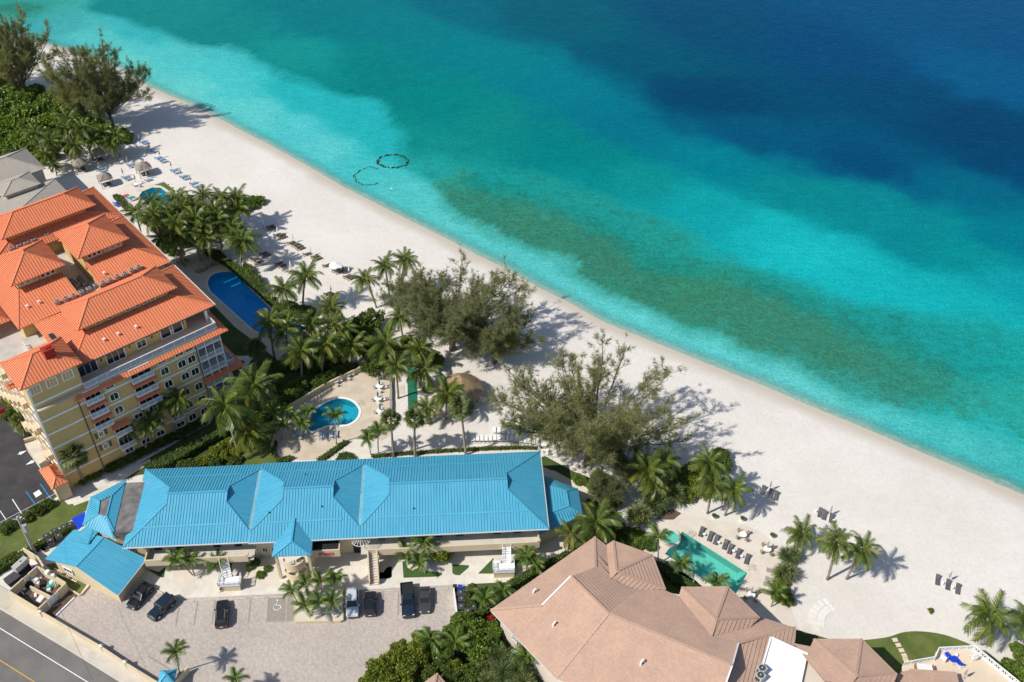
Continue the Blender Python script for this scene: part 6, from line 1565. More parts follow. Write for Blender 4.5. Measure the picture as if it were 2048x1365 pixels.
bushes('lime', [(765, 1345, 2.6), (793, 1322, 2.4), (812, 1340, 2.4), (838, 1300, 2.2), (842, 1282, 1.8), (822, 1318, 2.0), (800, 1302, 1.8), (745, 1362, 2.2), (775, 1370, 2.2)], 'yellow-green tree, {} at the lower edge of the car park', 'yellow-green trees below the car park', lift=1.2, cat='tree', name='broadleaf_tree')
bushes('grape', [(925, 1250, 2.2), (945, 1272, 2.6), (958, 1292, 2.4), (932, 1282, 2.0), (984, 1262, 1.8), (980, 1292, 1.8), (905, 1268, 1.8), (955, 1262, 2.0), (885, 1300, 1.8)], 'green tree, {} between the car park and the tan house', 'green trees beside the tan house', lift=1.2, cat='tree', name='broadleaf_tree')
bushes('dark', [(870, 1305, 2.0), (850, 1340, 2.2), (885, 1338, 1.8), (940, 1345, 1.6), (905, 1358, 1.8)], 'dark shrub, {} in the shaded garden below the car park', 'dark shrubs below the car park')
bushes('lime', [(912, 1335, 1.6), (900, 1360, 1.4)], 'bright round shrub, {} beside the small lawn below the car park', 'bright shrubs below the car park')
bush('red', 983, 1242, 0.9, 'red-leaved plant in the shade beside the tan house', 'red plants')
bush('lime', 881, 1108, 2.0, 'yellow-green leafy tree in the courtyard turf bed', 'courtyard trees', lift=1.0, cat='tree', name='broadleaf_tree')
bush('dark', 873, 1098, 1.7, 'dark green leafy tree behind the yellow one in the courtyard', 'courtyard trees', lift=1.0, cat='tree', name='broadleaf_tree')
bushes('dark', [(1255, 1072, 1.6), (1272, 1068, 1.4), (1288, 1080, 1.3), (1238, 1056, 1.5), (1300, 1094, 1.1), (1262, 1095, 1.3), (1222, 1035, 1.4), (1180, 1010, 1.2)], 'dark shrub, {} beside the spa and tan roof', 'dark shrubs beside the spa')
bushes('grape', [(1275, 1085, 1.3), (1215, 985, 1.8), (1200, 960, 1.8), (1225, 1005, 1.6), (1160, 960, 1.3), (1188, 975, 1.4)], 'leafy shrub, {} beside the octagonal blue wing', 'leafy shrubs beside the octagonal wing')
bushes('lime', [(1562, 1170, 1.3), (1568, 1188, 1.4), (1575, 1200, 1.2), (1556, 1195, 1.1)], 'yellow-green shrub, {} in the planter at the end of the pool deck', 'shrubs at the end of the pool deck')
bushes('grape', [(2035, 1300, 1.3), (2048, 1318, 1.6), (2030, 1345, 1.8), (2050, 1355, 2.0), (2015, 1330, 1.1)], 'big-leaved shrub, {} at the lower right corner', 'shrubs at the lower right corner')
bush('lime', 1861, 1222, .55, 'single little yellow bush alone on the white sand', 'little beach bushes')
bushes('lime', [(20, 800, 1.6), (28, 815, 1.5)], 'clipped golden shrub, {} in the round drive', 'shrubs in the round drive'); bush('dark', 22, 828, 1.7, 'dark shrub ring at the round drive on the left edge', 'dark drive shrubs'); bush('red', 6, 825, 1.2, 'pink flowering bed at the left edge beside the drive', 'pink drive plants')
bush('dark', 97, 928, 1.2, 'little shrub patch beside the garage ramp', 'ramp shrubs')
bushes('grape', [(450, 1155, .7), (500, 1135, .7), (520, 1150, .8), (535, 1138, .7), (512, 1125, .8)], 'low plant, {} in the courtyard sand bed', 'low plants in the courtyard bed')
bushes('lime', [(945, 1172, .5), (968, 1178, .5), (952, 1190, .5)], 'little yellow plant, {} beside the courtyard corner', 'little yellow plants')

def spiky_mesh(seed, n=1500):
    rs = np.random.RandomState(seed); P, D = [], []
    for k in range(9):
        t = rs.uniform(0, 2 * PI); rr = rs.uniform(0, .55); c = np.array([rr * math.cos(t), rr * math.sin(t), .75 + .45 * (1 - rr) * rs.rand()])
        d = unit(rs.normal(size=(n // 9, 3)) + np.array([.5 * math.cos(t), .5 * math.sin(t), .55])); P.append(np.repeat(c[None], n // 9, 0)); D.append(d)
    P, D = np.vstack(P), np.vstack(D); U = unit(np.cross(D, rs.normal(size=D.shape)))
    ln = rs.uniform(.6, 1.0, len(P)); v, f = quads(P, D, U, ln, np.full(len(P), .085), .2, np.stack([ln * 0, ln * 0, -.22 * ln], 1))
    return np_mesh('foliage', v, f, 'spiky_leaf')
SPK = [spiky_mesh(k) for k in range(3)]
def spiky(items, fmt, group):
    items = sorted(items)
    for i, (u, v, r) in enumerate(items):
        p = W(u, v, r * .6); o = empty('screw_pine', (p.x, p.y, 0), i * 1.7, fmt.format(ordinal(i, len(items))), 'shrub', group)
        link('foliage', SPK[i % 3], o, None, None, r / 1.15)
        m = MB()
        for k in range(4): a = k * 1.6; m.tube([(0, 0, -.05), (.25 * r * math.cos(a), .25 * r * math.sin(a), r * .55)], [.1, .06], 5)
        m.build('stem', 'palm_trunk', o)
spiky([(1278, 1032, 2.4), (1308, 1008, 2.4), (1345, 992, 2.5)], 'round grey-green spiky shrub, {} of three above the spa', 'spiky shrubs above the spa')
spiky([(1578, 1112, 1.9), (1570, 1147, 2.1)], 'round spiky shrub, {} of the pair at the end of the pool deck', 'spiky shrubs at the pool deck end')
spiky([(992, 1318, 2.2), (1012, 1330, 2.3), (1034, 1345, 2.4), (1005, 1352, 2.2), (970, 1335, 1.4), (1045, 1368, 2.2), (978, 1362, 1.6)], 'spiky palm-like shrub, {} under the lower wall of the tan house', 'spiky shrubs under the tan house')
spiky([(853, 780, 1.0)], 'pale spiky plant, {} one beside the green court', 'pale spiky plants')

# ------------------------------------------------------------------ hedges
def hedge(poly, h, mat, label, dens=55, leaf=.17, group=None, px=True):
    P = [tuple(W(u, v, h)[:2]) for u, v in poly] if px else poly
    cx, cy = np.mean([p[0] for p in P]), np.mean([p[1] for p in P]); Q = [(x - cx, y - cy) for x, y in P]
    o = empty('hedge', (cx, cy, 0), 0, label, 'hedge', group)
    MB().prism(offset(Q, -.1), 0, h - .1).build('twig_mass', 'hedge_core', o)
    rs = np.random.RandomState(int(abs(cx * 10 + cy)) % 9999); pts, nor = [], []
    xs_, ys_ = [q[0] for q in Q], [q[1] for q in Q]; area = (max(xs_) - min(xs_)) * (max(ys_) - min(ys_)); n = int(area * dens)
    x, y = rs.uniform(min(xs_), max(xs_), n), rs.uniform(min(ys_), max(ys_), n); k = inpoly(x, y, Q); x, y = x[k], y[k]
    pts.append(np.stack([x, y, h + rs.uniform(-.16, .1, len(x)) + (vnoise(x + 50, y + 50, 1.2, 3, 2) - .5) * .3], 1)); nor.append(np.tile([0, 0, 1.], (len(x), 1)))
    for i in range(len(Q)):
        a, b = np.array(Q[i]), np.array(Q[(i + 1) % len(Q)]); L = np.linalg.norm(b - a); n = int(L * h * dens)
        t = rs.rand(n); z = rs.uniform(0, h, n); p = a + (b - a) * t[:, None]; nn = np.array([(b - a)[1], -(b - a)[0]]) / L
        pts.append(np.column_stack([p + nn * rs.uniform(-.12, .12, (n, 1)), z])); nor.append(np.tile([*nn, .2], (n, 1)))
    P_, N_ = np.vstack(pts), np.vstack(nor); n = len(P_)
    d = unit(rs.normal(size=(n, 3)) + N_ * .5); u = unit(np.cross(d, N_ + rs.normal(size=(n, 3)) * .5)); ln = leaf * rs.uniform(.7, 1.4, n)
    v, f = quads(P_ - d * ln[:, None] / 2, d, u, ln, ln * .8, .5)
    link('foliage', np_mesh('foliage', v, f, mat), o)
hedge(pxs(c200, [(830, 625), (960, 640), (1020, 700), (1110, 760), (1200, 830), (1300, 920), (1330, 980), (1420, 1060), (1540, 1150), (1500, 1170), (1350, 1050), (1150, 870), (1000, 740), (850, 655)]), 1.3, 'hedge_leaf', 'long dark hedge between the long blue pool and the sand', 30, .22)
hedge(pxs(c200, [(1150, 735), (1210, 760), (1235, 800), (1200, 815), (1140, 775)]), 1.3, 'hedge_leaf', 'rounded hedge block on the sand side of the long pool', 30, .22)
hedge(pxs(c200, [(1200, 815), (1290, 840), (1310, 900), (1325, 950), (1270, 930), (1210, 870)]), 1.4, 'hedge_leaf', 'bulging hedge block at the middle of the long pool', 30, .22)
hedge(pxs(c200, [(1440, 1030), (1560, 1050), (1600, 1090), (1560, 1140), (1480, 1120)]), 1.4, 'hedge_leaf', 'hedge mound at the feet of the two sand palms, left one', 30, .22)
hedge(pxs(c200, [(1590, 1080), (1680, 1085), (1730, 1110), (1660, 1180), (1760, 1190), (1700, 1220), (1560, 1190), (1540, 1150)]), 1.4, 'hedge_leaf', 'hedge mound at the feet of the two sand palms, right one', 30, .22)
hedge(pxs(crop(0, 640, 3.79), [(1085, 1100), (1330, 985), (1500, 905), (1700, 810), (1720, 840), (1590, 905), (1370, 1040), (1220, 1110), (1110, 1120)]), 1.5, 'hedge_leaf', 'tall clipped hedge running between the yellow block and the blue roof', 40, .2)
hedge([(-30, 1140), (0, 1124), (60, 1090), (120, 1056), (165, 1030), (172, 1034), (125, 1064), (66, 1098), (8, 1134), (-30, 1156)], 1.1, 'hedge_leaf', 'dark hedge along the air conditioners behind the garage lawn', 40, .2)
hedge([(-20, 1130), (0, 1118), (30, 1100), (36, 1106), (5, 1128), (-20, 1142)], 1.2, 'hedge_lime', 'bright yellow-green hedge end at the left edge by the pavement', 40, .2)
hedge(pxs(c180, [(355, 1125), (420, 1100), (490, 1110), (650, 1330), (560, 1340), (440, 1210)]), 0.8, 'hedge_lime', 'low clipped hedge strip beside the octagonal pool loungers', 30, .2)
hedge(pxs(c400, [(930, 1270), (1060, 1180), (1150, 1120), (1200, 1122), (1100, 1195), (990, 1275)]), 0.6, 'hedge_leaf', 'thin low hedge strip beside the pale rear path', 60, .15)
hedge(pxs(c400, [(1085, 1275), (1110, 1225), (1160, 1212), (1215, 1222), (1255, 1260), (1255, 1280)]), 0.4, 'hedge_leaf', 'rounded low hedge bed at the rear eave of the blue roof', 60, .15)
hedge(pxs(c400, [(575, 1190), (600, 1120), (620, 1130), (600, 1200), (625, 1260), (720, 1240), (760, 1255), (700, 1290), (620, 1290)]), 0.5, 'hedge_leaf', 'curved low hedge at the end of the rear lawn', 60, .15)
hedge([(743, 908), (800, 903), (870, 898), (960, 893), (1040, 890), (1085, 893), (1085, 897), (1040, 895), (960, 898), (870, 903), (800, 908), (745, 914)], 0.6, 'hedge_leaf', 'long thin grey-green hedge on the sand behind the blue roof', 50, .15)
hedge(pxs(c600, [(1385, 585), (1420, 590), (1430, 650), (1480, 720), (1400, 735)]), 1.2, 'hedge_lime', 'square clipped hedge beside the caged air conditioners', 45, .17)
hedge(pxs(c600, [(1410, 800), (1600, 690), (1620, 720), (1470, 850), (1420, 860)]), 1.2, 'hedge_lime', 'clipped hedge along the tan house eave, lower stretch', 45, .17)
hedge(pxs(crop(960, 1060, 3.793), [(160, 420), (300, 330), (480, 235), (660, 150), (668, 175), (480, 290), (330, 380), (190, 470)]), 1.1, 'hedge_leaf', 'long clipped hedge between the courtyard and the tan house', 45, .17)
hedge(pxs(c1080, [(930, 965), (1010, 980), (1100, 1060), (1280, 1165), (1180, 1180), (1060, 1130), (960, 1020)]), 1.0, 'hedge_leaf', 'dark hedge bed between tan roof and sea-green pool', 45, .17)
hedge(pxs(c1080, [(280, 270), (480, 350), (520, 420), (420, 400), (300, 320)]), 0.5, 'hedge_leaf', 'low planting bed around the octagonal blue wing', 45, .17)

# ------------------------------------------------------------------ casuarina pines
def pine(name, base, limbs, height, spread, label, seed, plumes=16, group='casuarina pines', dens=1.6, trunk=.45, upw=.5, near=.6):
    rs = np.random.RandomState(seed); B = W(*base)
    o = empty(name, (B.x, B.y, 0), 0, label, 'tree', group)
    wood = MB(); PP, DD, LL = [], [], []
    top = np.array([0, 0, height * .3])
    wood.tube([(0, 0, -.2), (.1, .1, height * .12), tuple(top)], [trunk * 1.4, trunk, trunk * .85], 8)
    for k in range(limbs):
        az = k * GA + rs.uniform(-.3, .3); out = spread * rs.uniform(.5, 1.05) * (1 if math.sin(az) > -.25 else near); rise = height * rs.uniform(.42, 1.0) * (1.12 - .45 * out / spread)
        st = np.array([0, 0, height * rs.uniform(.1, .32)]); en = np.array([math.cos(az) * out, math.sin(az) * out, rise])
        ctl = np.array([math.cos(az) * out * .55, math.sin(az) * out * .55, st[2] + (rise - st[2]) * rs.uniform(.3, .55)])
        T = np.linspace(0, 1, 9)[:, None]; cv = st * (1 - T) ** 2 + 2 * ctl * T * (1 - T) + en * T * T
        cv += rs.normal(size=cv.shape) * .2 * T
        r0 = trunk * rs.uniform(.26, .42); wood.tube([tuple(p) for p in cv], [r0 * (1 - .85 * t) + .02 for t in T[:, 0]], 6, False)
        nb = int(15 * dens)
        for j in range(nb):
            t = rs.uniform(.18, 1.0); i = min(int(t * 8), 7); p = cv[i] + (cv[i + 1] - cv[i]) * (t * 8 - i)
            tang = unit(cv[i + 1] - cv[i]); d = unit(tang * .7 + rs.normal(size=3) * .75 + np.array([0, 0, upw]))
            bl = rs.uniform(1.4, 4.2) * (1.2 - .5 * t) * (.45 + spread / 22); q = p + d * bl * .5 + rs.normal(size=3) * .15; e = p + d * bl + np.array([0, 0, .25 * bl])
            wood.tube([tuple(p), tuple(q), tuple(e)], [.04, .025, .012], 3, False)
            for s in range(int(plumes * .55)):
                w = rs.uniform(.2, 1.0); c = p * (1 - w) + e * w + rs.normal(size=3) * .18
                dd = unit(d * .8 + rs.normal(size=(10, 3)) * .6 + np.array([0, 0, .25])); PP.append(np.repeat(c[None], 10, 0)); DD.append(dd); LL.append(rs.uniform(.45, 1.15, 10))
    PP, DD, LL = np.vstack(PP), np.vstack(DD), np.concatenate(LL)
    U = unit(np.cross(DD, rs.normal(size=DD.shape)))
    v, f = quads(PP, DD, U, LL, np.full(len(LL), .06), .4, np.stack([LL * 0, LL * 0, -.12 * LL], 1))
    wood.build('trunk', 'bark', o, True)
    link('crown', np_mesh('crown', v, f, 'pine_needle'), o)
pine('casuarina_tree', (1175, 930), 36, 23, 17.5, 'largest wide-spreading casuarina pine on the sand beside the octagonal wing', 1, 15, trunk=.6)
pine('casuarina_tree', (1105, 850), 9, 12, 7.5, 'sparse casuarina pine with bare curved limbs left of the largest one', 21, 9, dens=.8, trunk=.3)
pine('casuarina_tree', (905, 700), 30, 20, 15, 'wide casuarina pine in the grove above the thatched hut', 2, 16, trunk=.55)
pine('casuarina_tree', (990, 725), 16, 13, 10.0, 'lower dense casuarina pine right of the thatched hut', 3, 17, trunk=.4)
pine('casuarina_tree', (842, 655), 12, 13, 7.5, 'casuarina pine at the left side of the grove among coconut palms', 4, 13, trunk=.35)
pine('casuarina_tree', (228, 262), 30, 28, 12, 'tall casuarina pine casting a long shadow at the upper left beach', 5, 19, trunk=.45, upw=.9)
pine('casuarina_tree', (172, 250), 18, 23, 10, 'casuarina pine just left of the tall upper left one', 6, 17, trunk=.4, upw=.9)
pine('casuarina_tree', (55, 195), 26, 27, 12, 'casuarina pine at the left edge near the sea', 7, 18, trunk=.45, upw=.9)
pine('casuarina_tree', (-2, 185), 24, 28, 12, 'casuarina pine cut by the left edge of the frame', 8, 18, trunk=.45, upw=.9)
pine('casuarina_tree', (1250, 965), 9, 8.5, 4.5, 'small casuarina pine between the largest pine and the spiky shrubs', 9, 12, trunk=.22)
pine('casuarina_tree', (1212, 1010), 7, 6.5, 3.6, 'young casuarina pine beside the white loungers at the octagonal wing', 10, 12, trunk=.18)
# ------------------------------------------------------------------ beach and pool furniture
def adir(p, q):
    a, b = W(*p), W(*q); return math.atan2((b - a).y, (b - a).x)
def lounger(frame, cushion, name='sun_lounger', low=False):
    o = empty(name); z = .3
    m = MB()
    for s in (-.3, .3): m.bar((-.95, s, z - .05), (.95, s, z - .05), .06, .07)
    for x in (-.9, 0, .9): m.bar((x, -.3, z - .05), (x, .3, z - .05), .05, .05)
    m.build('frame', frame, o)
    for x in (-.75, .75):
        for s in (-.28, .28):
            l = MB(); l.box(x - .03, x + .03, s - .03, s + .03, 0, z - .06); l.build('leg', frame, o)
    m = MB(); m.box(-.32, .98, -.31, .31, z, z + .09); m.box(.3, .32, -.315, .315, z - .01, z + .1); m.build('seat_cushion', cushion, o)
    m = MB(); t = R(8 if low else 38); c = Vector((-.34 - .32 * math.cos(t), 0, z + .05 + .32 * math.sin(t)))
    m.obox(c, (math.cos(t), 0, -math.sin(t)), (0, 1, 0), (math.sin(t), 0, math.cos(t)), .34, .31, .045); m.build('backrest_cushion', cushion, o)
    return remember(o)
LB, LD, LBR, LT, LW_, LP, LDF = (lounger('white_plastic', 'blue_cushion'), lounger('grey_wood', 'dark_cushion'), lounger('wood', 'brown_cushion'), lounger('grey_wood', 'tan_sling'), lounger('white_plastic', 'white_plastic'), lounger('white_plastic', 'pale_blue_cushion'), lounger('grey_wood', 'grey_cloth', low=True))
LR, LTQ, LPK = lounger('white_plastic', 'royal_blue'), lounger('white_plastic', 'turquoise_cloth'), lounger('white_plastic', 'pink_cloth')
LDW = lounger('white_plastic', 'dark_cushion')
def furled(mat, name='furled_parasol'):
    o = empty(name)
    m = MB(); m.cyl((0, 0), .035, 0, 2.5, 6); m.build('pole', 'grey_wood', o)
    m = MB(); n = 9; prof = [(1.05, .06), (1.15, .2), (1.6, .19), (2.1, .12), (2.5, .04)]
    R0 = [m.add([(r * (1 if k % 2 else .72) * math.cos(2 * PI * k / n), r * (1 if k % 2 else .72) * math.sin(2 * PI * k / n), z) for k in range(n)]) for z, r in prof]
    for a, b in zip(R0, R0[1:]):
        for k in range(n): m.f.append((a + k, a + (k + 1) % n, b + (k + 1) % n, b + k))
    m.f.append(tuple(R0[0] + k for k in range(n - 1, -1, -1))); m.build('folded_canopy', mat, o)
    m = MB(); m.cyl((0, 0), .28, 0, .08, 10); m.build('base', 'concrete', o)
    return remember(o)
FU, FW, FT = furled('grey_cloth'), furled('white_plastic'), furled('teal_cloth')
def opened():
    o = empty('open_parasol'); m = MB(); m.cyl((0, 0), .04, 0, 2.55, 6); m.build('pole', 'grey_wood', o)
    for k in range(8):
        a, b = 2 * PI * k / 8, 2 * PI * (k + 1) / 8; c = (a + b) / 2; m = MB(); r = 1.45
        P = [(0, 0, 2.6), (r * math.cos(a), r * math.sin(a), 2.12), (r * .95 * math.cos(c), r * .95 * math.sin(c), 2.1), (r * math.cos(b), r * math.sin(b), 2.12)]
        m.poly(P); m.poly([(x, y, z - .02) for x, y, z in reversed(P)]); m.build('canopy_panel', 'white_plastic', o)
    for k in range(8):
        a = 2 * PI * k / 8; m = MB(); m.bar((0, 0, 2.55), (1.42 * math.cos(a), 1.42 * math.sin(a), 2.08), .02, .02); m.build('rib', 'grey_wood', o)
    return remember(o)
OPN = opened()
def table(r, h, mat='white_plastic', name='round_table', hole=False):
    o = empty(name); m = MB(); m.cyl((0, 0), r, h - .04, h, 20); m.build('table_top', mat, o)
    m = MB(); m.cyl((0, 0), .05, 0.04, h - .04, 8); m.build('pedestal', mat, o); m = MB(); m.cyl((0, 0), r * .5, 0, .04, 12); m.build('base', mat, o)
    return remember(o)
TB, TS, TG = table(.62, .74), table(.26, .45, name='side_table'), table(.6, .74, 'pale_blue_cushion')
def chair_(mat, name='patio_chair'):
    o = empty(name); m = MB(); m.box(-.24, .24, -.24, .24, .4, .45); m.build('seat', mat, o)
    m = MB(); m.obox((-.26, 0, .68), (.25, 0, 1), (0, 1, 0), (1, 0, -.25), .25, .24, .02); m.build('backrest', mat, o)
    for x in (-.21, .21):
        for y in (-.21, .21): m = MB(); m.box(x - .02, x + .02, y - .02, y + .02, 0, .4); m.build('leg', mat, o)
    m = MB()
    for s in (-.25, .25): m.bar((-.22, s, .64), (.2, s, .62), .04, .03); m.bar((.18, s, .42), (.18, s, .62), .03, .03, (1, 0, 0))
    m.build('armrest', mat, o)
    return remember(o)
CG, CW_, CWD = chair_('grey_wood'), chair_('white_plastic'), chair_('wood')
LOUNG = 'sun loungers'
def lrow(proto, c_, pts, rz, fmt, group, cat='sun lounger', jitter=.06, z=0.0, scale=1.0):
    pts = sorted(pxs(c_, pts)) if c_ else sorted(pts)
    for i, (u, v) in enumerate(pts):
        put(proto, W(u, v, z + .25) - Vector((0, 0, .25)), rz + rnd.uniform(-jitter, jitter), fmt.format(ordinal(i, len(pts))), cat, group, scale)
sea_dir = adir((686, 480), (800, 430))
TL = [(830, 275), (880, 300), (960, 410), (1005, 435), (1080, 530), (1130, 560), (1178, 595), (1330, 730), (1390, 770), (1480, 830), (1530, 865), (1640, 940), (1690, 990)]
lrow(LB, c180, TL, R(38), 'blue-cushioned lounger, {} in the seaward row below the upper left thicket', 'blue loungers on the upper beach')
lrow(LB, c180, [(640, 640), (668, 668), (560, 840), (612, 875), (150, 710), (198, 740), (930, 890)], R(38), 'blue-cushioned lounger, {} among the grey thatched shelters', 'blue loungers among the thatched shelters')
lrow(LR, c180, [(425, 1250), (452, 1290)], R(38), 'royal blue lounger, {} of two against the orange-roofed block', 'royal blue loungers')
put(LTQ, W(*c180(640, 1180)), R(38), 'lounger covered with a turquoise towel beside the octagonal pool', 'sun lounger', 'poolside loungers at the octagonal pool'); put(LPK, W(*c180(548, 1150)), R(38), 'lounger covered with a bright pink towel beside the octagonal pool', 'sun lounger', 'poolside loungers at the octagonal pool'); put(LP, W(*c180(700, 1212)), R(38), 'pale blue lounger right of the turquoise one by the octagonal pool', 'sun lounger', 'poolside loungers at the octagonal pool')
lrow(FU, c180, [(795, 262), (962, 400), (1122, 520), (1305, 705), (1458, 818), (1615, 930), (610, 620), (535, 815), (155, 695), (918, 850)], 0, 'furled grey-brown parasol, {} among the blue loungers', 'furled parasols among blue loungers', 'parasol')
put(FU, W(*c180(735, 930)), 0, 'furled parasol standing at the white table by the octagonal pool', 'parasol', 'furled parasols at tables'); put(TB, W(*c180(745, 985)), 0, 'round white table north of the octagonal pool', 'table', 'white round tables')
put(OPN, W(*c180(510, 470)), 0, 'open white parasol casting a dark oval near the thicket', 'parasol', 'open white parasols')
for i, (x, y, a) in enumerate(((700, 990, 0), (790, 1000, 3.1), (810, 945, 4))): put(CW_, W(*c180(x, y)), a, 'white chair, %s at the table north of the octagonal pool' % ordinal(i, 3), 'chair', 'chairs at the octagonal pool table')
def palapa(u, v, s, label, seed=0):
    p = W(u, v, 2.6); o = empty('thatched_shelter', (p.x, p.y, 0), R(35), label, 'thatched shelter', 'grey thatched beach shelters'); rs = random.Random(seed)
    m = MB(); n = 28; prof = [(0.08, 3.55), (.35, 3.25), (.62, 2.85), (.85, 2.5), (1.0, 2.2)]; rings = []
    for f, z in prof:
        P = []
        for k in range(n):
            t = 2 * PI * k / n; q = max(abs(math.cos(t)), abs(math.sin(t))); rr = s * f * (.35 + .65 / q) * (1 + (rs.uniform(-.05, .05) if f > .8 else 0)); P.append((rr * math.cos(t), rr * math.sin(t), z + (rs.uniform(-.12, .08) if f > .8 else rs.uniform(-.03, .03))))
        rings.append(m.add(P))
    for a, b in zip(rings, rings[1:]):
        for k in range(n): m.f.append((a + k, b + k, b + (k + 1) % n, a + (k + 1) % n))
    m.f.append(tuple(rings[0] + k for k in range(n))); k0 = m.add([(x * .97, y * .97, 2.1) for x, y, _ in m.v[rings[-1]:rings[-1] + n]])
    for k in range(n): m.f.append((rings[-1] + k, k0 + k, k0 + (k + 1) % n, rings[-1] + (k + 1) % n))
    m.build('thatch_roof', 'thatch_grey', o)
    for sx in (-1, 1):
        for sy in (-1, 1): m = MB(); m.cyl((sx * s * .78, sy * s * .78), .08, 0, 2.6, 7); m.build('post', 'grey_wood', o)
    for i in (-.5, .5): m = MB(); m.box(-.9, .9, i - .28, i + .28, .3, .4); m.box(-.85, -.75, i - .25, i + .25, 0, .3); m.box(.75, .85, i - .25, i + .25, 0, .3); m.build('bench', 'dark_cushion', o)
palapa(285, 331, 1.95, 'grey thatched beach shelter closest to the seaward lounger row', 1); palapa(208, 352, 1.75, 'grey thatched beach shelter nearest the orange roofs', 2); palapa(157, 323, 1.7, 'grey thatched beach shelter next to the grey metal roof', 3); palapa(193, 303, 1.7, 'shaded thatched beach shelter at the foot of the thicket palms', 4)
ML = [(320, 190), (352, 216), (432, 322), (488, 325), (522, 365), (650, 450), (720, 480), (770, 507), (808, 540), (905, 630), (1030, 672), (1080, 705), (1220, 812), (1370, 890), (1425, 915), (1548, 985), (1612, 1015)]
lrow(LBR, c500, ML, R(36), 'brown lounger, {} in the seaward row on the middle beach', 'brown loungers on the middle beach')
lrow(LBR, c500, [(210, 620), (262, 650), (70, 712), (132, 755), (460, 780), (512, 820)], R(36), 'brown lounger, {} in the palm shadow behind the seaward row', 'brown loungers in palm shade')
lrow(LBR, c500, [(1235, 1262), (1275, 1290)], R(36), 'brown lounger, {} of two near the sand palms', 'brown loungers near the sand palms')
put(LDF, W(*c500(1560, 880)), R(36), 'lounger in the parasol shadow beside the sunbather', 'sun lounger', 'loungers at the white parasol')
lrow(FW, c500, [(215, 200), (450, 312), (690, 432), (970, 642), (150, 545), (1300, 1255), (655, 860), (405, 690)], 0, 'furled pale parasol, {} on the middle beach', 'furled parasols on the middle beach', 'parasol')
put(OPN, W(*c500(1385, 925)), .2, 'open white parasol over loungers on the middle beach', 'parasol', 'open white parasols'); put(FW, W(*c500(1590, 960)), 0, 'half-furled white parasol right of the open one', 'parasol', 'white parasols')
# dark sets on the right-hand beach
for i, (ls, ts, u_, nm) in enumerate((([(165, 150), (220, 175), (258, 190)], [(193, 162)], (212, 150), 'upper'), ([(575, 312), (605, 330), (657, 352)], [(545, 297), (677, 370)], (645, 330), 'middle'), ([(1423, 797), (1497, 832), (1568, 862)], [(1458, 818), (1530, 850)], (1497, 805), 'lower'))):
    lrow(LDW, c1480, ls, R(68), 'dark grey lounger, {} of the %s trio on the open right beach' % nm, 'dark loungers on the right beach', jitter=.03)
    lrow(TS, c1480, ts, 0, 'little white side table, {} one in the %s lounger trio' % nm, 'side tables on the right beach', 'side table')
    put(FU, W(*c1480(*u_)), 0, 'furled grey parasol at the %s lounger trio on the right beach' % nm, 'parasol', 'furled parasols on the right beach')
for o_ in [x for x in col.objects if x.get('group') == 'dark loungers on the right beach']: o_.rotation_euler[2] += PI
lrow(LD, c1080, [(1290, 740), (1360, 777), (1408, 803), (1480, 842), (1520, 877), (1585, 915), (1655, 958)], R(68) + PI, 'dark grey lounger, {} along the far edge of the sea-green pool', 'loungers along the sea-green pool', jitter=.03)
lrow(TS, c1080, [(1313, 760), (1430, 825), (1548, 893), (1612, 935)], 0, 'little white side table, {} along the sea-green pool', 'side tables along the sea-green pool', 'side table')
lrow(LDF, c1080, [(1862, 1052), (1852, 1122), (1838, 1162), (1798, 1215)], R(-22), 'grey lounger, {} at the right end of the pool deck', 'loungers at the right end of the pool deck', jitter=.03)
lrow(TS, c1080, [(1892, 1090), (1850, 1200)], 0, 'little white side table, {} at the right end of the pool deck', 'side tables at the deck end', 'side table')
for (x, y), nm, um in (((1620, 778), 'upper', None), ((1815, 893), 'middle', 1), ((1685, 1258), 'lower', 1)):
    p = W(*c1080(x, y)); put(TB, p, 0, 'round white table, %s of three on the sea-green pool deck' % nm, 'table', 'white round tables')
    if um: put(FU, p + Vector((0, .12, 0)), 0, 'furled grey parasol through the %s deck table' % nm, 'parasol', 'furled parasols at deck tables')
    for k, t in enumerate((.5, 2.0, 3.6, 5.2)): put(CG, p + Vector((math.cos(t) * 1.0, math.sin(t) * 1.0, 0)), t + PI, 'grey chair, %s of four around the %s deck table' % (('right', 'far', 'left', 'near')[k], nm), 'chair', 'chairs around the deck tables')
# kidney pool yard
for (x, y), nm, pr in (((1440, 712), 'upper', FT), ((1427, 812), 'middle', FT), ((1445, 912), 'lower', FT)):
    p = W(*c400(x, y)); put(TB, p, 0, 'white table, %s of three beside the stone wall of the kidney pool yard' % nm, 'table', 'white tables in the kidney pool yard', 1.15)
    put(pr, p + Vector((0, .1, 0)), 0, 'furled teal parasol through the %s table of the kidney pool yard' % nm, 'parasol', 'furled teal parasols')
    for k, t in enumerate((.1, 1.7, 3.2, 4.8)): put(CW_, p + Vector((math.cos(t) * 1.1, math.sin(t) * 1.1, 0)), t + PI, 'white chair, %s at the %s parasol table of the kidney yard' % (('right', 'far', 'left', 'near')[k], nm), 'chair', 'white chairs in the kidney pool yard')
for (x, y), nm in (((1090, 668), 'left'), ((1185, 618), 'right'), ((800, 1088), 'lower')):
    p = W(*c400(x, y)); put(TG, p, 0, 'pale blue glass table, the %s one of the kidney pool yard' % nm, 'table', 'glass tables in the kidney pool yard')
    for k, t in enumerate((.4, 1.9, 3.5, 5.0)): put(CW_, p + Vector((math.cos(t) * .95, math.sin(t) * .95, 0)), t + PI, 'white chair, %s side of the %s glass table' % (('right', 'far', 'left', 'near')[k], nm), 'chair', 'chairs at the glass tables')
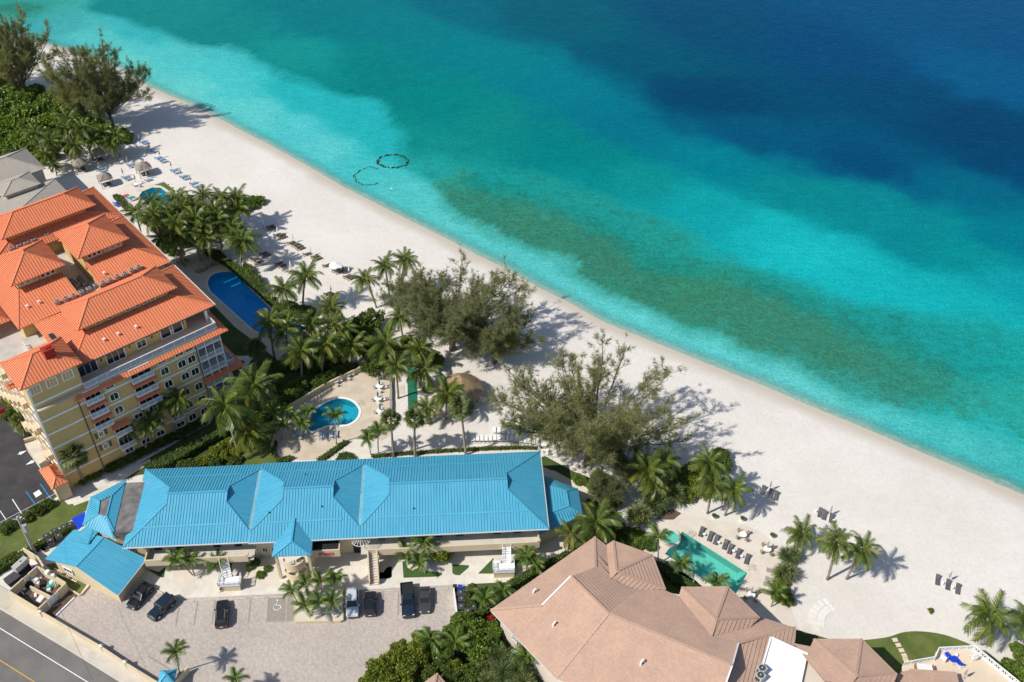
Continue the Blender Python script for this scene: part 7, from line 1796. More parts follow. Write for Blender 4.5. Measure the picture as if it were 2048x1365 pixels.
lrow(LP, c400, [(965, 1095), (1000, 1085), (1050, 1085), (1087, 1078)], R(95), 'pale blue lounger, {} below the kidney pool', 'pale blue loungers at the kidney pool', jitter=.04)
lrow(LT, c200, [(800, 812), (830, 795), (875, 772), (915, 758)], R(30), 'wooden lounger with brown cushion, {} on the shaded pool deck', 'wooden loungers at the long pool')
p = W(*c200(665, 745)); put(table(.7, .74, 'wood', 'wooden_table'), p, 0, 'round wooden table at the head of the long blue pool', 'table', 'wooden tables')
for k, t in enumerate((.4, 1.9, 3.5, 5.0)): put(CWD, p + Vector((math.cos(t) * 1.0, math.sin(t) * 1.0, 0)), t + PI, 'wooden chair, %s of four at the wooden poolside table' % ('right', 'far', 'left', 'near')[k], 'chair', 'wooden chairs')
lrow(LW_, c720, [(1310 + 45 * k, 888 + 4 * k) for k in range(6)], R(92), 'white beach lounger, {} in the short upper row behind the blue roof', 'white loungers in the short row', jitter=.03)
lrow(LW_, c720, [(990 + 42 * k + (30 if k > 1 else 0), 968 + (k > 11) * (k - 11) * 6) for k in range(18)], R(92), 'white beach lounger, {} in the long row behind the blue roof', 'white loungers in the long row', jitter=.03)
lrow(LW_, c1080, [(12, 45), (25, 85), (60, 112), (100, 125), (595, 412), (612, 458), (640, 492)], R(20), 'white lounger, {} between blue wing and the largest pine', 'white loungers near the octagonal wing', jitter=.5)
lrow(LP, None, [(950, 700), (960, 706), (966, 714), (1010, 690)], R(30), 'pale blue lounger, {} under the casuarina pines', 'pale loungers under the pines', jitter=.3)
# terrace furniture
lrow(LR, c1700, [(1180, 690), (1270, 730)], R(112), 'blue lounger, {} of two on the lattice terrace', 'loungers on the lattice terrace', z=2.95)
for o_ in [x for x in col.objects if x.get('group') == 'loungers on the lattice terrace']: o_.location.z = 2.95
for i, (x, y) in enumerate(((1095, 712), (1440, 695))):
    p = W(*c1700(x, y), 2.95); put(CW_, p, .8 + i, 'white armchair, %s on the lattice terrace' % ('left', 'right')[i], 'chair', 'chairs on the lattice terrace', 1.5)
p = W(*c1700(1240, 665), 2.95); put(TS, p, 0, 'small white table between the blue terrace loungers', 'side table', 'terrace tables'); p = W(*c1700(1330, 930), 2.95); put(FU, p, 0, 'furled grey parasol standing on the lattice terrace', 'parasol', 'terrace parasols')
o = empty('glass_bench', W(*c1700(865, 850), 2.95), R(-8), 'pale ribbed canopy frame standing on the lattice terrace', 'canopy')
for k in range(8): bx(o, 'slat', -1.1 + k * .27, -1.1 + k * .27 + .24, -.7, .7, .85, .9, 'white_plastic')
for x in (-1.2, 1.15): bx(o, 'side_frame', x, x + .12, -.8, .8, 0, .9, 'wood')
# potted plants
def potted(u, v, i, lab):
    p = W(u, v); o = empty('potted_plant', p, i, lab, 'potted plant', 'potted plants on the pool deck'); m = MB(); m.cyl((0, 0), .26, 0, .5, 12, .38); m.build('pot', 'white_plastic', o); link('leaves', BUSH['grape'][i % 3], o, (0, 0, .45), None, .22)
for i, (x, y) in enumerate(((1390, 625), (1615, 645), (1855, 780))): potted(*c1080(x, y), i, 'white pot with leafy plant, %s along the seaward edge of the deck' % ordinal(i, 3))

# round thatched hut
p = W(921, 772, 3.2); hutr = empty('thatched_hut', (p.x, p.y, 0), .3, 'large round tan thatched hut among palms and pines', 'hut')
m = MB(); n = 40; rings = []
for f, z in ((.05, 5.6), (.3, 4.9), (.6, 4.0), (.85, 3.15), (1.0, 2.55), (.97, 2.4)):
    rings.append(m.add([(4.1 * f * math.cos(2 * PI * k / n) * rnd.uniform(.985, 1.015), 4.1 * f * math.sin(2 * PI * k / n) * rnd.uniform(.985, 1.015), z + rnd.uniform(-.05, .05)) for k in range(n)]))
for a, b in zip(rings, rings[1:]):
    for k in range(n): m.f.append((a + k, b + k, b + (k + 1) % n, a + (k + 1) % n))
m.f.append(tuple(rings[0] + k for k in range(n))); m.build('thatch_roof', 'thatch_tan', hutr)
straw = nrs.uniform(0, 2 * PI, 1400); rr = 4.1 * np.sqrt(nrs.uniform(.02, 1, 1400)); zz = np.interp(rr / 4.1, [.05, .3, .6, .85, 1.0], [5.6, 4.9, 4.0, 3.15, 2.55]) + .05
P_ = np.stack([rr * np.cos(straw), rr * np.sin(straw), zz], 1); D_ = unit(np.stack([np.cos(straw), np.sin(straw), np.full(1400, -.72)], 1)); U_ = np.stack([-np.sin(straw), np.cos(straw), straw * 0], 1)
v, f = quads(P_, D_, U_, nrs.uniform(.4, .8, 1400), np.full(1400, .07), .5, np.stack([straw * 0, straw * 0, np.full(1400, .04)], 1)); so = link('straw', np_mesh('straw', v, f, 'thatch_tan'), hutr); so['kind'] = 'stuff'
for k in range(10): m = MB(); a = 2 * PI * k / 10; m.cyl((3.3 * math.cos(a), 3.3 * math.sin(a)), .1, 0, 3.2, 7); m.build('post', 'grey_wood', hutr)
m = MB(); ring_mesh(m, arc((0, 0), 1.6, 0, 2 * PI, 20)[:-1], arc((0, 0), 2.0, 0, 2 * PI, 20)[:-1], 0, 1.1); m.build('bar_counter', 'wood', hutr)

# ------------------------------------------------------------------ vehicles
def vehicle(name, pos, rz, paint, label, L=4.6, Wd=1.85, belt=.95, H=1.65, nose=.95, hood=.9, cab=(-2.1, .75), roof=(-1.75, .25), tail=.95, bed=False, rack=False, wr=.34, spare=False, boxy=False):
    o = empty(name, pos, rz, label, 'car' if name != 'pickup_truck' else 'pickup truck', 'cars in the paved car park'); hw = Wd / 2; x0, x1 = -L / 2, L / 2
    st = [(x0, tail - .25, .86), (x0 + .12, tail, .95), (cab[0] + .1, max(tail, belt - .02), 1), (cab[1], belt, 1), (cab[1] + .35, hood + .03, 1), (x1 - .35, nose, .97), (x1 - .08, nose - .1, .9), (x1, nose - .35, .82)]
    if boxy: st = [(x0, tail, .97), (x0 + .1, belt, 1), (cab[1], belt, 1), (cab[1] + .1, hood, .9), (x1 - .2, hood - .03, .86), (x1, hood - .12, .84)]
    if bed: st = [(x0, .98, .97), (x0 + .1, 1.0, 1), (cab[0] + .05, 1.0, 1), (cab[1], belt, 1), (cab[1] + .35, hood + .03, 1), (x1 - .3, nose, .98), (x1, nose - .2, .92)]
    m = MB(); rg = []
    for x, zt, k in st:
        w = hw * k; rg.append(m.add([(x, -w * .9, .25), (x, -w, .42), (x, -w, zt - .13), (x, -w * .9, zt), (x, 0, zt + .03), (x, w * .9, zt), (x, w, zt - .13), (x, w, .42), (x, w * .9, .25)]))
    for a, b in zip(rg, rg[1:]):
        for k in range(9): m.f.append((a + k, a + (k + 1) % 9, b + (k + 1) % 9, b + k))
    m.f.append(tuple(rg[0] + k for k in range(8, -1, -1))); m.f.append(tuple(rg[-1] + k for k in range(9))); m.build('body', paint, o)
    if bed: bx(o, 'cargo_bed', x0 + .12, cab[0] - .12, -hw + .14, hw - .14, .99, 1.06, 'rubber'); [bx(o, 'bed_rail', x0 + .05, cab[0], s * (hw - .07) - .07, s * (hw - .07) + .07, .98, 1.2, paint) for s in (-1, 1)]; bx(o, 'tailgate', x0 - .02, x0 + .09, -hw + .1, hw - .1, .7, 1.2, paint)
    b0, b1, t0, t1 = cab[0], cab[1], roof[0], roof[1]; wb, wt = hw * .93, hw * (.86 if boxy else .74)
    m = MB(); k = m.add([(b0, -wb, belt - .02), (b1, -wb, belt - .02), (b1, wb, belt - .02), (b0, wb, belt - .02), (t0, -wt, H - .05), (t1, -wt, H - .05), (t1, wt, H - .05), (t0, wt, H - .05)])
    for f in ((0, 1, 5, 4), (1, 2, 6, 5), (2, 3, 7, 6), (3, 0, 4, 7), (4, 5, 6, 7)): m.f.append(tuple(k + i for i in f))
    m.build('windows', 'car_glass', o)
    m = MB(); r0 = m.add([(t0 - .02, -wt - .02, H - .06), (t1 + .02, -wt - .02, H - .06), (t1 + .02, wt + .02, H - .06), (t0 - .02, wt + .02, H - .06), (t0 + .1, -wt * .88, H), (t1 - .12, -wt * .88, H), (t1 - .12, wt * .88, H), (t0 + .1, wt * .88, H)])
    for f in ((4, 5, 6, 7), (0, 1, 5, 4), (1, 2, 6, 5), (2, 3, 7, 6), (3, 0, 4, 7)): m.f.append(tuple(r0 + i for i in f))
    m.build('roof', paint, o)
    for s in (-1, 1):
        for (xb, xt) in ((b0, t0), (b1, t1), ((b0 + b1) / 2 - .1, (t0 + t1) / 2)):
            m = MB(); m.bar((xb, s * wb, belt), (xt, s * wt, H - .04), .08, .06); m.build('pillar', paint, o)
        m = MB(); m.box(-.1, .1, -.11, .11, -.07, .08); m.build('wing_mirror', paint, o, loc=(b1 - .25, s * (hw + .08), belt + .05))
        bx(o, 'headlight', x1 - .22, x1 - .02, s * hw * .68 - .16, s * hw * .68 + .16, nose - .3, nose - .12, 'head_lamp'); bx(o, 'tail_light', x0 - .01, x0 + .12, s * hw * .8 - .13, s * hw * .8 + .1, .62, .86, 'tail_lamp')
        if rack: m = MB(); m.bar((t0 + .2, s * wt * .85, H + .05), (t1 - .2, s * wt * .85, H + .05), .05, .05); m.build('roof_rail', 'steel', o)
        for x in (x0 + .85, x1 - .85):
            w = MB(); q = [Vector((x, s * (hw - .16), wr)), Vector((x, s * (hw + .02), wr))]; w.tube(q, wr, 14); wo = w.build('wheel', 'rubber', o)
            h = MB(); h.tube([Vector((x, s * (hw + .0), wr)), Vector((x, s * (hw + .035), wr))], wr * .62, 10); h.build('rim', 'steel', wo)
    bx(o, 'number_plate', x0 - .03, x0 - .01, -.25, .25, .55, .67, 'white_plastic'); bx(o, 'bumper', x1 - .05, x1 + .05, -hw * .8, hw * .8, .3, .52, 'dark_metal')
    if spare: m = MB(); m.tube([(x0 - .22, 0, .95), (x0 - .02, 0, .95)], .36, 14); m.build('spare_wheel', 'rubber', o)
    return o
def carpos(c_, a, b, z=.75):
    p, q = W(*c_(*a), z), W(*c_(*b), z); return Vector(((p.x + q.x) / 2, (p.y + q.y) / 2, .02)), math.atan2((p - q).y, (p - q).x)
pos, rz = carpos(cF, (1285, 535), (1440, 355)); vehicle('parked_car', pos, rz, 'paint_black', 'black car with a sun glint on its bonnet beside the garage', 4.7, 1.85, .95, 1.5, .82, .92, (-2.0, .85), (-1.3, .1), .98)
pos, rz = carpos(c240, (262, 815), (430, 660)); vehicle('parked_jeep', pos, rz, 'paint_navy', 'boxy dark off-roader with spare wheel parked at an angle', 4.3, 1.85, 1.1, 1.85, 1.05, 1.1, (-2.05, .55), (-2.0, .4), 1.05, boxy=True, wr=.42, spare=True)
pos, rz = carpos(c240, (862, 690), (850, 880)); vehicle('parked_car', pos, rz, 'paint_black', 'black estate with silver roof rails alone in the middle bays', 4.8, 1.9, 1.0, 1.65, .9, .98, (-2.2, .8), (-1.9, .1), 1.0, rack=True)
pos, rz = carpos(c600, (440, 800), (440, 590)); vehicle('parked_car', pos, rz, 'paint_white', 'white people carrier next to the palm planter', 5.0, 1.95, 1.05, 1.75, .95, 1.02, (-2.35, 1.1), (-2.1, .35), 1.05)
pos, rz = carpos(c600, (597, 605), (588, 795)); vehicle('parked_car', pos, rz, 'paint_black', 'dark compact car with rear rack beside the white people carrier', 4.3, 1.8, .98, 1.6, .9, .96, (-2.05, .7), (-1.8, .1), 1.0)
pos, rz = carpos(c600, (915, 815), (895, 535)); vehicle('pickup_truck', pos, rz, 'paint_navy', 'dark blue pickup truck with open bed towards the courtyard', 5.9, 2.0, 1.12, 1.85, 1.05, 1.12, (-.55, 1.25), (-.35, .55), 1.0, bed=True, wr=.42)
pos, rz = carpos(c600, (1046, 755), (1048, 580)); vehicle('parked_car', pos, rz, 'paint_grey', 'dark grey saloon right of the pickup truck', 4.5, 1.8, .92, 1.42, .8, .9, (-1.75, .85), (-1.1, .15), .98)

# ------------------------------------------------------------------ walls, yard, pole, clutter
def wallrun(name, pts, h, t, mat, label, cat='wall', z0=0.0):
    P = [W(u, v, h + z0) for u, v in pts]; o = empty(name, (P[0].x, P[0].y, 0), 0, label, cat)
    for a, b in zip(P[:-1], P[1:]):
        m = MB(); d = (b - a).normalized() * (t / 2); m.bar(Vector((a.x, a.y, z0 + h / 2)) - P[0] + Vector((0, 0, P[0].z)), Vector((b.x, b.y, z0 + h / 2)) - P[0] + Vector((0, 0, P[0].z)), t, h); m.build('wall_panel', mat, o)
    return o, P
o, P = wallrun('boundary_wall', [(77, 1221), (202, 1294)], 1.15, .26, 'cream_wall', 'long cream boundary wall between the road pavement and car park')
wp2 = [(202, 1294), (250, 1326), (330, 1375)]
wallrun('boundary_wall', wp2, 1.15, .26, 'cream_wall', 'cream boundary wall stretch with pillars near the gate')
for i, (u, v) in enumerate(((202, 1292), (250, 1324), (80, 1222))):
    p = W(u, v, 1.3); o = empty('wall_pillar', (p.x, p.y, 0), R(-42), 'cream wall pillar with pointed cap, %s along the car park wall' % ('middle', 'rightmost', 'leftmost')[i], 'pillar', 'pillars on the boundary wall'); bx(o, 'shaft', -.22, .22, -.22, .22, 0, 1.35, 'cream_wall'); m = MB(); m.cyl((0, 0), .38, 1.35, 1.6, 4, .04); m.build('cap', 'white_trim', o)
p = W(333, 1352, 2.6); o = empty('gate_pillar', (p.x, p.y, 0), R(5), 'gate pillar with little blue metal pyramid roof at the car park entrance', 'gate pillar'); bx(o, 'shaft', -.6, .6, -.6, .6, 0, 2.2, 'cream_wall'); hip(o, -1.15, 1.15, -1.15, 1.15, 2.2, 3.1, bm, (0.42, .05, .05))
wallrun('entrance_wall', [(375, 1334), (345, 1366)], 1.4, .3, 'cream_wall', 'short angled cream wall at the car park entrance')
wallrun('pool_yard_wall', pxs(c400, [(728, 832), (810, 785), (1010, 665), (1210, 570), (1375, 490)]), 1.2, .3, 'cream_wall', 'cream wall on the upper side of the kidney pool yard')
o = empty('stone_wall', W(782, 790), 0, 'low grey stone wall between the white tables and the green court', 'wall')
a, b = W(782, 757) - W(782, 790), W(783, 828) - W(782, 790)
for k in range(34):
    t = (k + .5) / 34; q = a.lerp(b, t); m = MB(); m.obox((0, 0, 0), (1, 0, 0), (0, 1, 0), (0, 0, 1), .22 + rnd.uniform(-.04, .04), (b - a).length / 68 * .94, .35 + rnd.uniform(-.04, .04)); m.build('stone', 'stone_grey', o, loc=(q.x + rnd.uniform(-.03, .03), q.y, .34))
yard = empty('rubbish_yard', W(75, 1175), 0, 'cream walled rubbish yard with white gates beside the boundary wall', 'enclosure'); Y0 = W(75, 1175)
def yw(a, b, h=1.9, mat='cream_wall', nm='yard_wall', t=.22):
    p, q = W(*cT(*a), h), W(*cT(*b), h); m = MB(); m.bar((p.x - Y0.x, p.y - Y0.y, h / 2), (q.x - Y0.x, q.y - Y0.y, h / 2), t, h); return m.build(nm, mat, yard)
yw((140, 815), (370, 610)); yw((450, 540), (590, 420)); yw((140, 818), (605, 1098)); yw((605, 1098), (740, 975)); yw((900, 830), (1045, 690)); yw((600, 425), (1045, 685)); yw((480, 740), (800, 900), 1.2)
yw((375, 605), (450, 545), 1.7, 'lattice_white', 'gate', .06); yw((745, 970), (895, 838), 1.7, 'lattice_white', 'gate', .06)
fl = [W(*cT(*p)) - Y0 for p in ((170, 860), (600, 480), (1040, 740), (620, 1130))]; MB().prism([(q.x, q.y) for q in fl], 0.02, 0.05).build('yard_floor', 'soil', yard)
junk = [((560, 505), (.35, .7, .5), 'royal_blue', 'blue_bin', 'blue bin leaning in the corner of the rubbish yard'), ((820, 730), (.25, .8, .25), 'turquoise_cloth', 'turquoise_canoe', 'turquoise plastic slide piece in the rubbish yard'), ((690, 705), (.5, .5, .35), 'rubber', 'black_sack', 'black rubbish sack in the middle of the yard'), ((450, 710), (.45, .35, .3), 'rubber', 'black_sack', 'black rubbish sack by the left yard gate'),
        ((640, 560), (.7, .4, .12), 'cardboard', 'white_sheet', 'white sheet piled at the back of the yard'), ((740, 580), (.5, .5, .1), 'white_plastic', 'white_sheet', 'white panel near the back yard wall'), ((560, 640), (.5, .6, .25), 'white_plastic', 'white_box', 'white carton pile at the left of the yard'), ((760, 525), (.4, .3, .2), 'white_plastic', 'white_box', 'white box on top of the back yard wall'), ((850, 580), (.3, .3, .2), 'cardboard', 'white_box', 'small carton on the back yard wall'),
        ((640, 930), (.75, .5, .08), 'white_plastic', 'white_board', 'large white board on the dark front yard floor'), ((560, 870), (.4, .2, .08), 'white_plastic', 'white_board', 'broken white strip on the front yard floor'), ((330, 810), (1.0, .07, .06), 'white_plastic', 'white_plank', 'long white plank on the front yard floor'), ((510, 935), (.7, .05, .05), 'cardboard', 'white_plank', 'thin pale plank beside the large white board'), ((380, 775), (.25, .2, .1), 'white_plastic', 'white_offcut', 'white offcut lying near the left gate'), ((440, 830), (.6, .5, .02), 'asphalt', 'dark_mat', 'dark mat on the front yard floor'),
        ((780, 790), (.3, .3, .2), 'white_plastic', 'white_box', 'white box at the foot of the divider wall'), ((610, 690), (.3, .25, .2), 'cardboard', 'white_box', 'pale carton beside the black sack')]
for i, (q, s, mt, nm, lab) in enumerate(junk):
    p = W(*cT(*q), .3 if 'wall' not in lab or 'divider' in lab else 1.95); zb = .05 if 'on top' not in lab and 'on the back yard wall' not in lab else 1.91
    m = MB(); x, y, z = s; n0 = m.add([(-x, -y, 0), (x, -y * .9, 0), (x * .95, y, 0), (-x * .9, y * .95, 0), (-x * .9, -y * .85, 2 * z), (x * .85, -y * .8, 1.9 * z), (x * .8, y * .85, 2 * z), (-x * .8, y * .9, 1.8 * z)])
    for f in ((3, 2, 1, 0), (4, 5, 6, 7), (0, 1, 5, 4), (1, 2, 6, 5), (2, 3, 7, 6), (3, 0, 4, 7)): m.f.append(tuple(n0 + k for k in f))
    m.build(nm, mt, loc=(p.x, p.y, zb), rot=(0, 0, R(-40) if 'plank' in nm else rnd.uniform(0, 3)), label=lab, cat=nm.split('_')[1], group='junk in the rubbish yard')
for i in range(11):
    p = W(*cT(900 + 22 * (i % 4) - i * 3, 650 + i * 10)); m = MB(); m.bar((-.7, 0, .2 + .05 * i), (.7, 0, .12 + .04 * i), .09, .05); m.build('timber_plank', 'timber', loc=(p.x, p.y, 0), rot=(0, 0, R(120) + rnd.uniform(-.6, .6)), label='bare timber plank in the heap at the right of the rubbish yard', cat='plank', group='timber planks in the rubbish yard')
p, q = W(*cT(210, 450), 2.7), W(*cT(410, 270), 2.7); o = empty('utility_cabinet', ((p.x + q.x) / 2, (p.y + q.y) / 2, 0), math.atan2(q.y - p.y, q.x - p.x), 'long pale metal cabinet raised on legs beside the rubbish yard', 'cabinet'); L = (q - p).length / 2
bx(o, 'casing', -L, L, -.5, .5, 1.7, 2.7, 'ac_white'); m = MB(); m.cyl((.2, 0), .14, 2.7, 2.76, 10); m.build('vent_cap', 'dark_metal', o)
for x in (-L + .2, L - .2): bx(o, 'leg', x - .06, x + .06, -.4, .4, 0, 1.7, 'dark_metal')
p, q = W(*cT(150, 600), .9), W(*cT(430, 400), .9); o = empty('black_skip', ((p.x + q.x) / 2, (p.y + q.y) / 2 - .5, 0), math.atan2(q.y - p.y, q.x - p.x), 'black open skip under the pale metal cabinet', 'skip'); bx(o, 'tub', -1.9, 1.9, -.8, .8, .1, .85, 'rubber'); bx(o, 'lid', -1.9, .2, -.82, .82, .85, .9, 'dark_metal')
wallrun('screen_wall', pxs(cT, [(365, 130), (600, 275), (690, 420)]), 2.0, .25, 'cream_wall', 'angled cream screen wall at the foot of the concrete pole')
# fallen trellis, kerb rail, tarp
p, q = W(*cT(870, 462)), W(*cT(1265, 640)); o = empty('trellis', p, math.atan2(q.y - p.y, q.x - p.x), 'white ladder-like trellis lying on grass in front of the garage', 'trellis'); L = (q - p).length
for y in (0, -.55): bx(o, 'rail', 0, L, y - .05, y + .05, .05, .16, 'white_plastic')
for k in range(14): bx(o, 'rung', (k + .3) * L / 14, (k + .75) * L / 14, -.5, -.05, .07, .14, 'timber')
sheet('garage_grass', wp(pxs(cT, [(730, 400), (870, 370), (1000, 520), (1150, 540), (1430, 660), (1280, 860), (1050, 760), (900, 560)])), .03, 'bright_lawn')
sheet('yard_apron', wp(pxs(cT, [(620, 1140), (1060, 770), (1270, 880), (1200, 930), (900, 1240), (830, 1260)])), .035, 'soil')
p, q = W(*cT(900, 1215)), W(*cT(1195, 925)); m = MB(); m.bar((p.x, p.y, .1), (q.x, q.y, .1), .22, .18); m.build('kerb_beam', 'white_trim', label='long white kerb beam beside the rubbish yard', cat='kerb')
wallrun('garden_kerb', pxs(cT, [(1070, 760), (1270, 875), (1290, 870), (1480, 650)]), .35, .22, 'cream_wall', 'low cream kerb round the garage grass', 'kerb')
q = [W(*cB(*c), 2.3) for c in ((1140, 862), (1365, 745), (1335, 960), (1250, 1040), (1205, 975))]; m = MB(); m.poly([tuple(x) for x in q]); m.poly([(x.x, x.y, x.z - .03) for x in reversed(q)]); m.build('blue_tarp', 'royal_blue', label='bright blue tarpaulin stretched beside the blue-roofed wing', cat='tarpaulin')
ACD = remember(copy_tree(AC))
for o_ in ACD.children:
    if o_.name.startswith('casing') or o_.name.startswith('coil'): o_.data = o_.data.copy(); o_.data.materials.clear(); o_.data.materials.append(M['dark_metal'])
row(ACD, pxs(cB, [(765, 1195), (900, 1115), (1045, 1055), (962, 1190), (832, 1270), (1150, 1010)]), .05, R(30), 'dark condenser unit, {} behind the garage hedge', 'air conditioner', 'condensers behind the garage', 1.2)
row(ACD, pxs(c600, [(1350, 640), (1357, 692), (1355, 757), (1412, 795), (1456, 760)]), .05, R(0), 'condenser unit, {} in the pen at the right of the car park', 'air conditioner', 'condensers in the car park pen', 1.15)
wallrun('pen_wall', pxs(c600, [(1290, 570), (1310, 720), (1325, 850)]), 1.1, .2, 'white_trim', 'white pen wall at the right end of the car park'); wallrun('pen_wall', pxs(c600, [(1335, 600), (1385, 595)]), .9, .15, 'white_trim', 'short white pen wall above the condensers')
for i, (x, y, mt, lab) in enumerate(((1303, 590, 'rubber', 'black wheelie bin beside the condenser pen'), (1345, 592, 'royal_blue', 'blue wheelie bin beside the condenser pen'))):
    p = W(*c600(x, y)); o = empty('wheelie_bin', p, 0, lab, 'bin', 'wheelie bins'); bx(o, 'tub', -.28, .28, -.32, .32, .08, .95, mt); bx(o, 'lid', -.31, .31, -.36, .36, .95, 1.02, mt)
for s_ in range(7):
    p = W(*cT(640 + 14 * (s_ % 3) + 12 * s_, 130 + 9 * s_)); m = MB(); m.box(-.3, .3, -.2, .25, 0, .25); m.build('rubble_block', ('cardboard', 'white_plastic', 'mulch')[s_ % 3], loc=(p.x, p.y, 0.02), rot=(0, 0, s_ * 1.1), label='pale rubble block in the heap behind the garage eave', cat='rubble', group='rubble behind the garage')
# concrete pole with transformer and wires
b = W(70, 1106); t = over(36, 1034, b.y); pole = empty('utility_pole', b, 0, 'tapered concrete utility pole with grey transformer at the left edge', 'utility pole'); h = t.z
m = MB(); m.tube([(0, 0, 0), (0, 0, h)], [.32, .2], 10); m.build('shaft', 'concrete_pole', pole)
m = MB(); m.tube([(.5, -.1, h * .62), (.5, -.1, h * .8)], .36, 12); m.build('transformer', 'ac_white', pole); m = MB(); m.bar((-.9, 0, h * .93), (.9, .2, h * .93), .12, .14); m.build('crossarm', 'concrete_pole', pole)
for k, (dx, dy, dz) in enumerate(((-60, -40, -1), (70, -95, -2), (-10, -30, -h))): m = MB(); m.tube([(0, 0, h * .92), (dx * .5, dy * .5, h * .92 + dz * .5 - (.8 if k < 2 else 0)), (dx, dy, h * .92 + dz)], .02, 4); m.build('cable', 'dark_metal', pole)
# lot fence, markings
f0, f1 = W(119, 991), W(-60, 1085); o = empty('rail_fence', f0, 0, 'thin white rail fence along the lower side of the asphalt lot', 'fence'); m = MB(); m.bar((0, 0, .8), (f1.x - f0.x, f1.y - f0.y, .8), .06, .06); m.build('rail', 'white_trim', o)
for k in range(12): q = (f1 - f0) * (k / 11); bx(o, 'post', q.x - .04, q.x + .04, q.y - .04, q.y + .04, 0, .85, 'white_trim')
for c_, a, b_, w, mt in ((cB, (640, 300), (800, 530), .16, 'blue_paint'), (cB, (415, 425), (570, 645), .16, 'blue_paint'), (cB, (198, 550), (345, 780), .14, 'white_paint'), (cB, (0, 735), (112, 900), .12, 'white_paint')): rule('bay_line', W(*c_(*a)), W(*c_(*b_)), w, .028, mt)
sheet('painted_square', wp(pxs(cB, [(530, 455), (625, 400), (672, 465), (575, 525)])), .028, 'white_paint')
ck = crop(20, 760, 5.69)
for a, b_ in (((90, 850), (195, 805)), ((280, 920), (178, 970))):
    p, q = W(*ck(*a)), W(*ck(*b_)); d = (q - p).normalized(); s = Vector((-d.y, d.x, 0)); k = q - d * 1.3
    sheet('painted_arrow', [tuple(v_[:2]) for v_ in (p + s * .1, k + s * .1, k + s * .42, q, k - s * .42, k - s * .1, p - s * .1)], .028, 'white_paint')
# ring drive kerb, fountain bowl
p = W(28, 823, .4); o = empty('fountain_bowl', (p.x, p.y, 0), 0, 'curved cream bowl in the round drive at the left edge', 'fountain'); m = MB(); ring_mesh(m, arc((0, 0), 1.5, 0, 2 * PI, 24)[:-1], arc((0, 0), 1.8, 0, 2 * PI, 24)[:-1], 0, .6); m.build('rim', 'cream_wall', o); m = MB(); m.cyl((0, 0), 1.5, 0, .3, 24); m.build('bowl_floor', 'bright_lawn', o)
# paver path on the sand, stepping stones
sheet('sand_path', wp(pxs(c1480, [(388, 1090), (480, 1105), (580, 1110), (585, 1190), (470, 1180), (380, 1130)])), .03, 'walk_stone')
pc = empty('paver_path', W(*c1480(600, 1040)), 0, 'curved band of pale square pavers on the sand', 'path'); P0 = pc.location
arcp = curve([tuple(W(*c1480(*p))[:2]) for p in ((548, 1105), (552, 1060), (572, 1020), (605, 988), (655, 968))], 12, False)
keep_ = [arcp[0]]
for q in arcp:
    if math.dist(q, keep_[-1]) > .86: keep_.append(q)
arcp = keep_
for i in range(len(arcp)):
    a = Vector(arcp[max(i - 1, 0)]); b_ = Vector(arcp[min(i + 1, len(arcp) - 1)]); d = (b_ - a).normalized(); s = Vector((-d.y, d.x)); c = Vector(arcp[i])
    for j in (-.45, .45): q = c + s * j * 1.42; m = MB(); m.obox((q.x - P0.x, q.y - P0.y, .035), (d.x, d.y, 0), (s.x, s.y, 0), (0, 0, 1), .31, .6, .03); m.build('paver', 'paver_white', pc)
st = empty('stepping_stones', W(*c1700(590, 590)), 0, 'line of pale stepping stones across the terrace lawn', 'stepping stones')
for x, y in ((530, 475), (568, 535), (605, 597), (638, 657), (655, 708)): q = W(*c1700(x, y)) - st.location; m = MB(); m.obox((q.x, q.y, .045), (1, .15, 0), (-.15, 1, 0), (0, 0, 1), .38, .32, .03); m.build('stone_slab', 'terrace_tile', st)
# weed rings in the shallows, drifting float
def weedring(pts, label, k=1.0):
    P = [W(u, v, SEA_Z) for u, v in pts]; c = sum(P, Vector()) / len(P); o = empty('weed_ring', c, 0, label, 'weed'); m = MB()
    for a, b_ in zip(P[:-1], P[1:]):
        n = max(1, int((b_ - a).length / .22))
        for i in range(n):
            q = a.lerp(b_, i / n) - c + Vector((rnd.uniform(-.3, .3), rnd.uniform(-.3, .3), 0)); r = rnd.uniform(.25, .48) * k; m.cyl((q.x, q.y), r, -.15, .06, 6, r * .7)
    m.build('clump', 'weed', o)
weedring([(786 + 30 * math.cos(t), 323 + 13 * math.sin(t)) for t in [2 * PI * k / 20 for k in range(21)]], 'dark ring of weed and rubble in the turquoise shallows')
weedring([(756, 338), (740, 334), (722, 340), (708, 352), (712, 364), (728, 370), (745, 371), (760, 365)], 'broken dark arc of weed left of the ring', .55)
p = W(783, 378, SEA_Z); m = MB(); m.tube([(-.35, 0, .02), (-.1, 0, .1), (.15, 0, .1), (.4, 0, .02)], [.06, .12, .12, .04], 8); m.build('float', 'white_plastic', loc=p, label='small pale float drifting off the beach', cat='float')
# grass edge mounds around the octagon wing rocks
for i, (x, y, s) in enumerate(((240, 195, .5), (300, 215, .45), (390, 230, .6), (350, 260, .4), (180, 165, .4), (430, 260, .45), (270, 240, .35))):
    p = W(*c1080(x, y)); bmh = bmesh.new(); bmesh.ops.create_icosphere(bmh, subdivisions=2, radius=s)
    for v_ in bmh.verts: v_.co *= rnd.uniform(.8, 1.15); v_.co.z *= .6
    me = bpy.data.meshes.new('boulder'); bmh.to_mesh(me); bmh.free(); me.materials.append(M['stone_grey']); tag(link('boulder', me, None, (p.x, p.y, .1)), 'weathered boulder, %s along the garden edge under the largest pine' % ordinal(sorted([240, 300, 390, 350, 180, 430, 270]).index(x), 7), 'boulder', 'boulders under the largest pine')

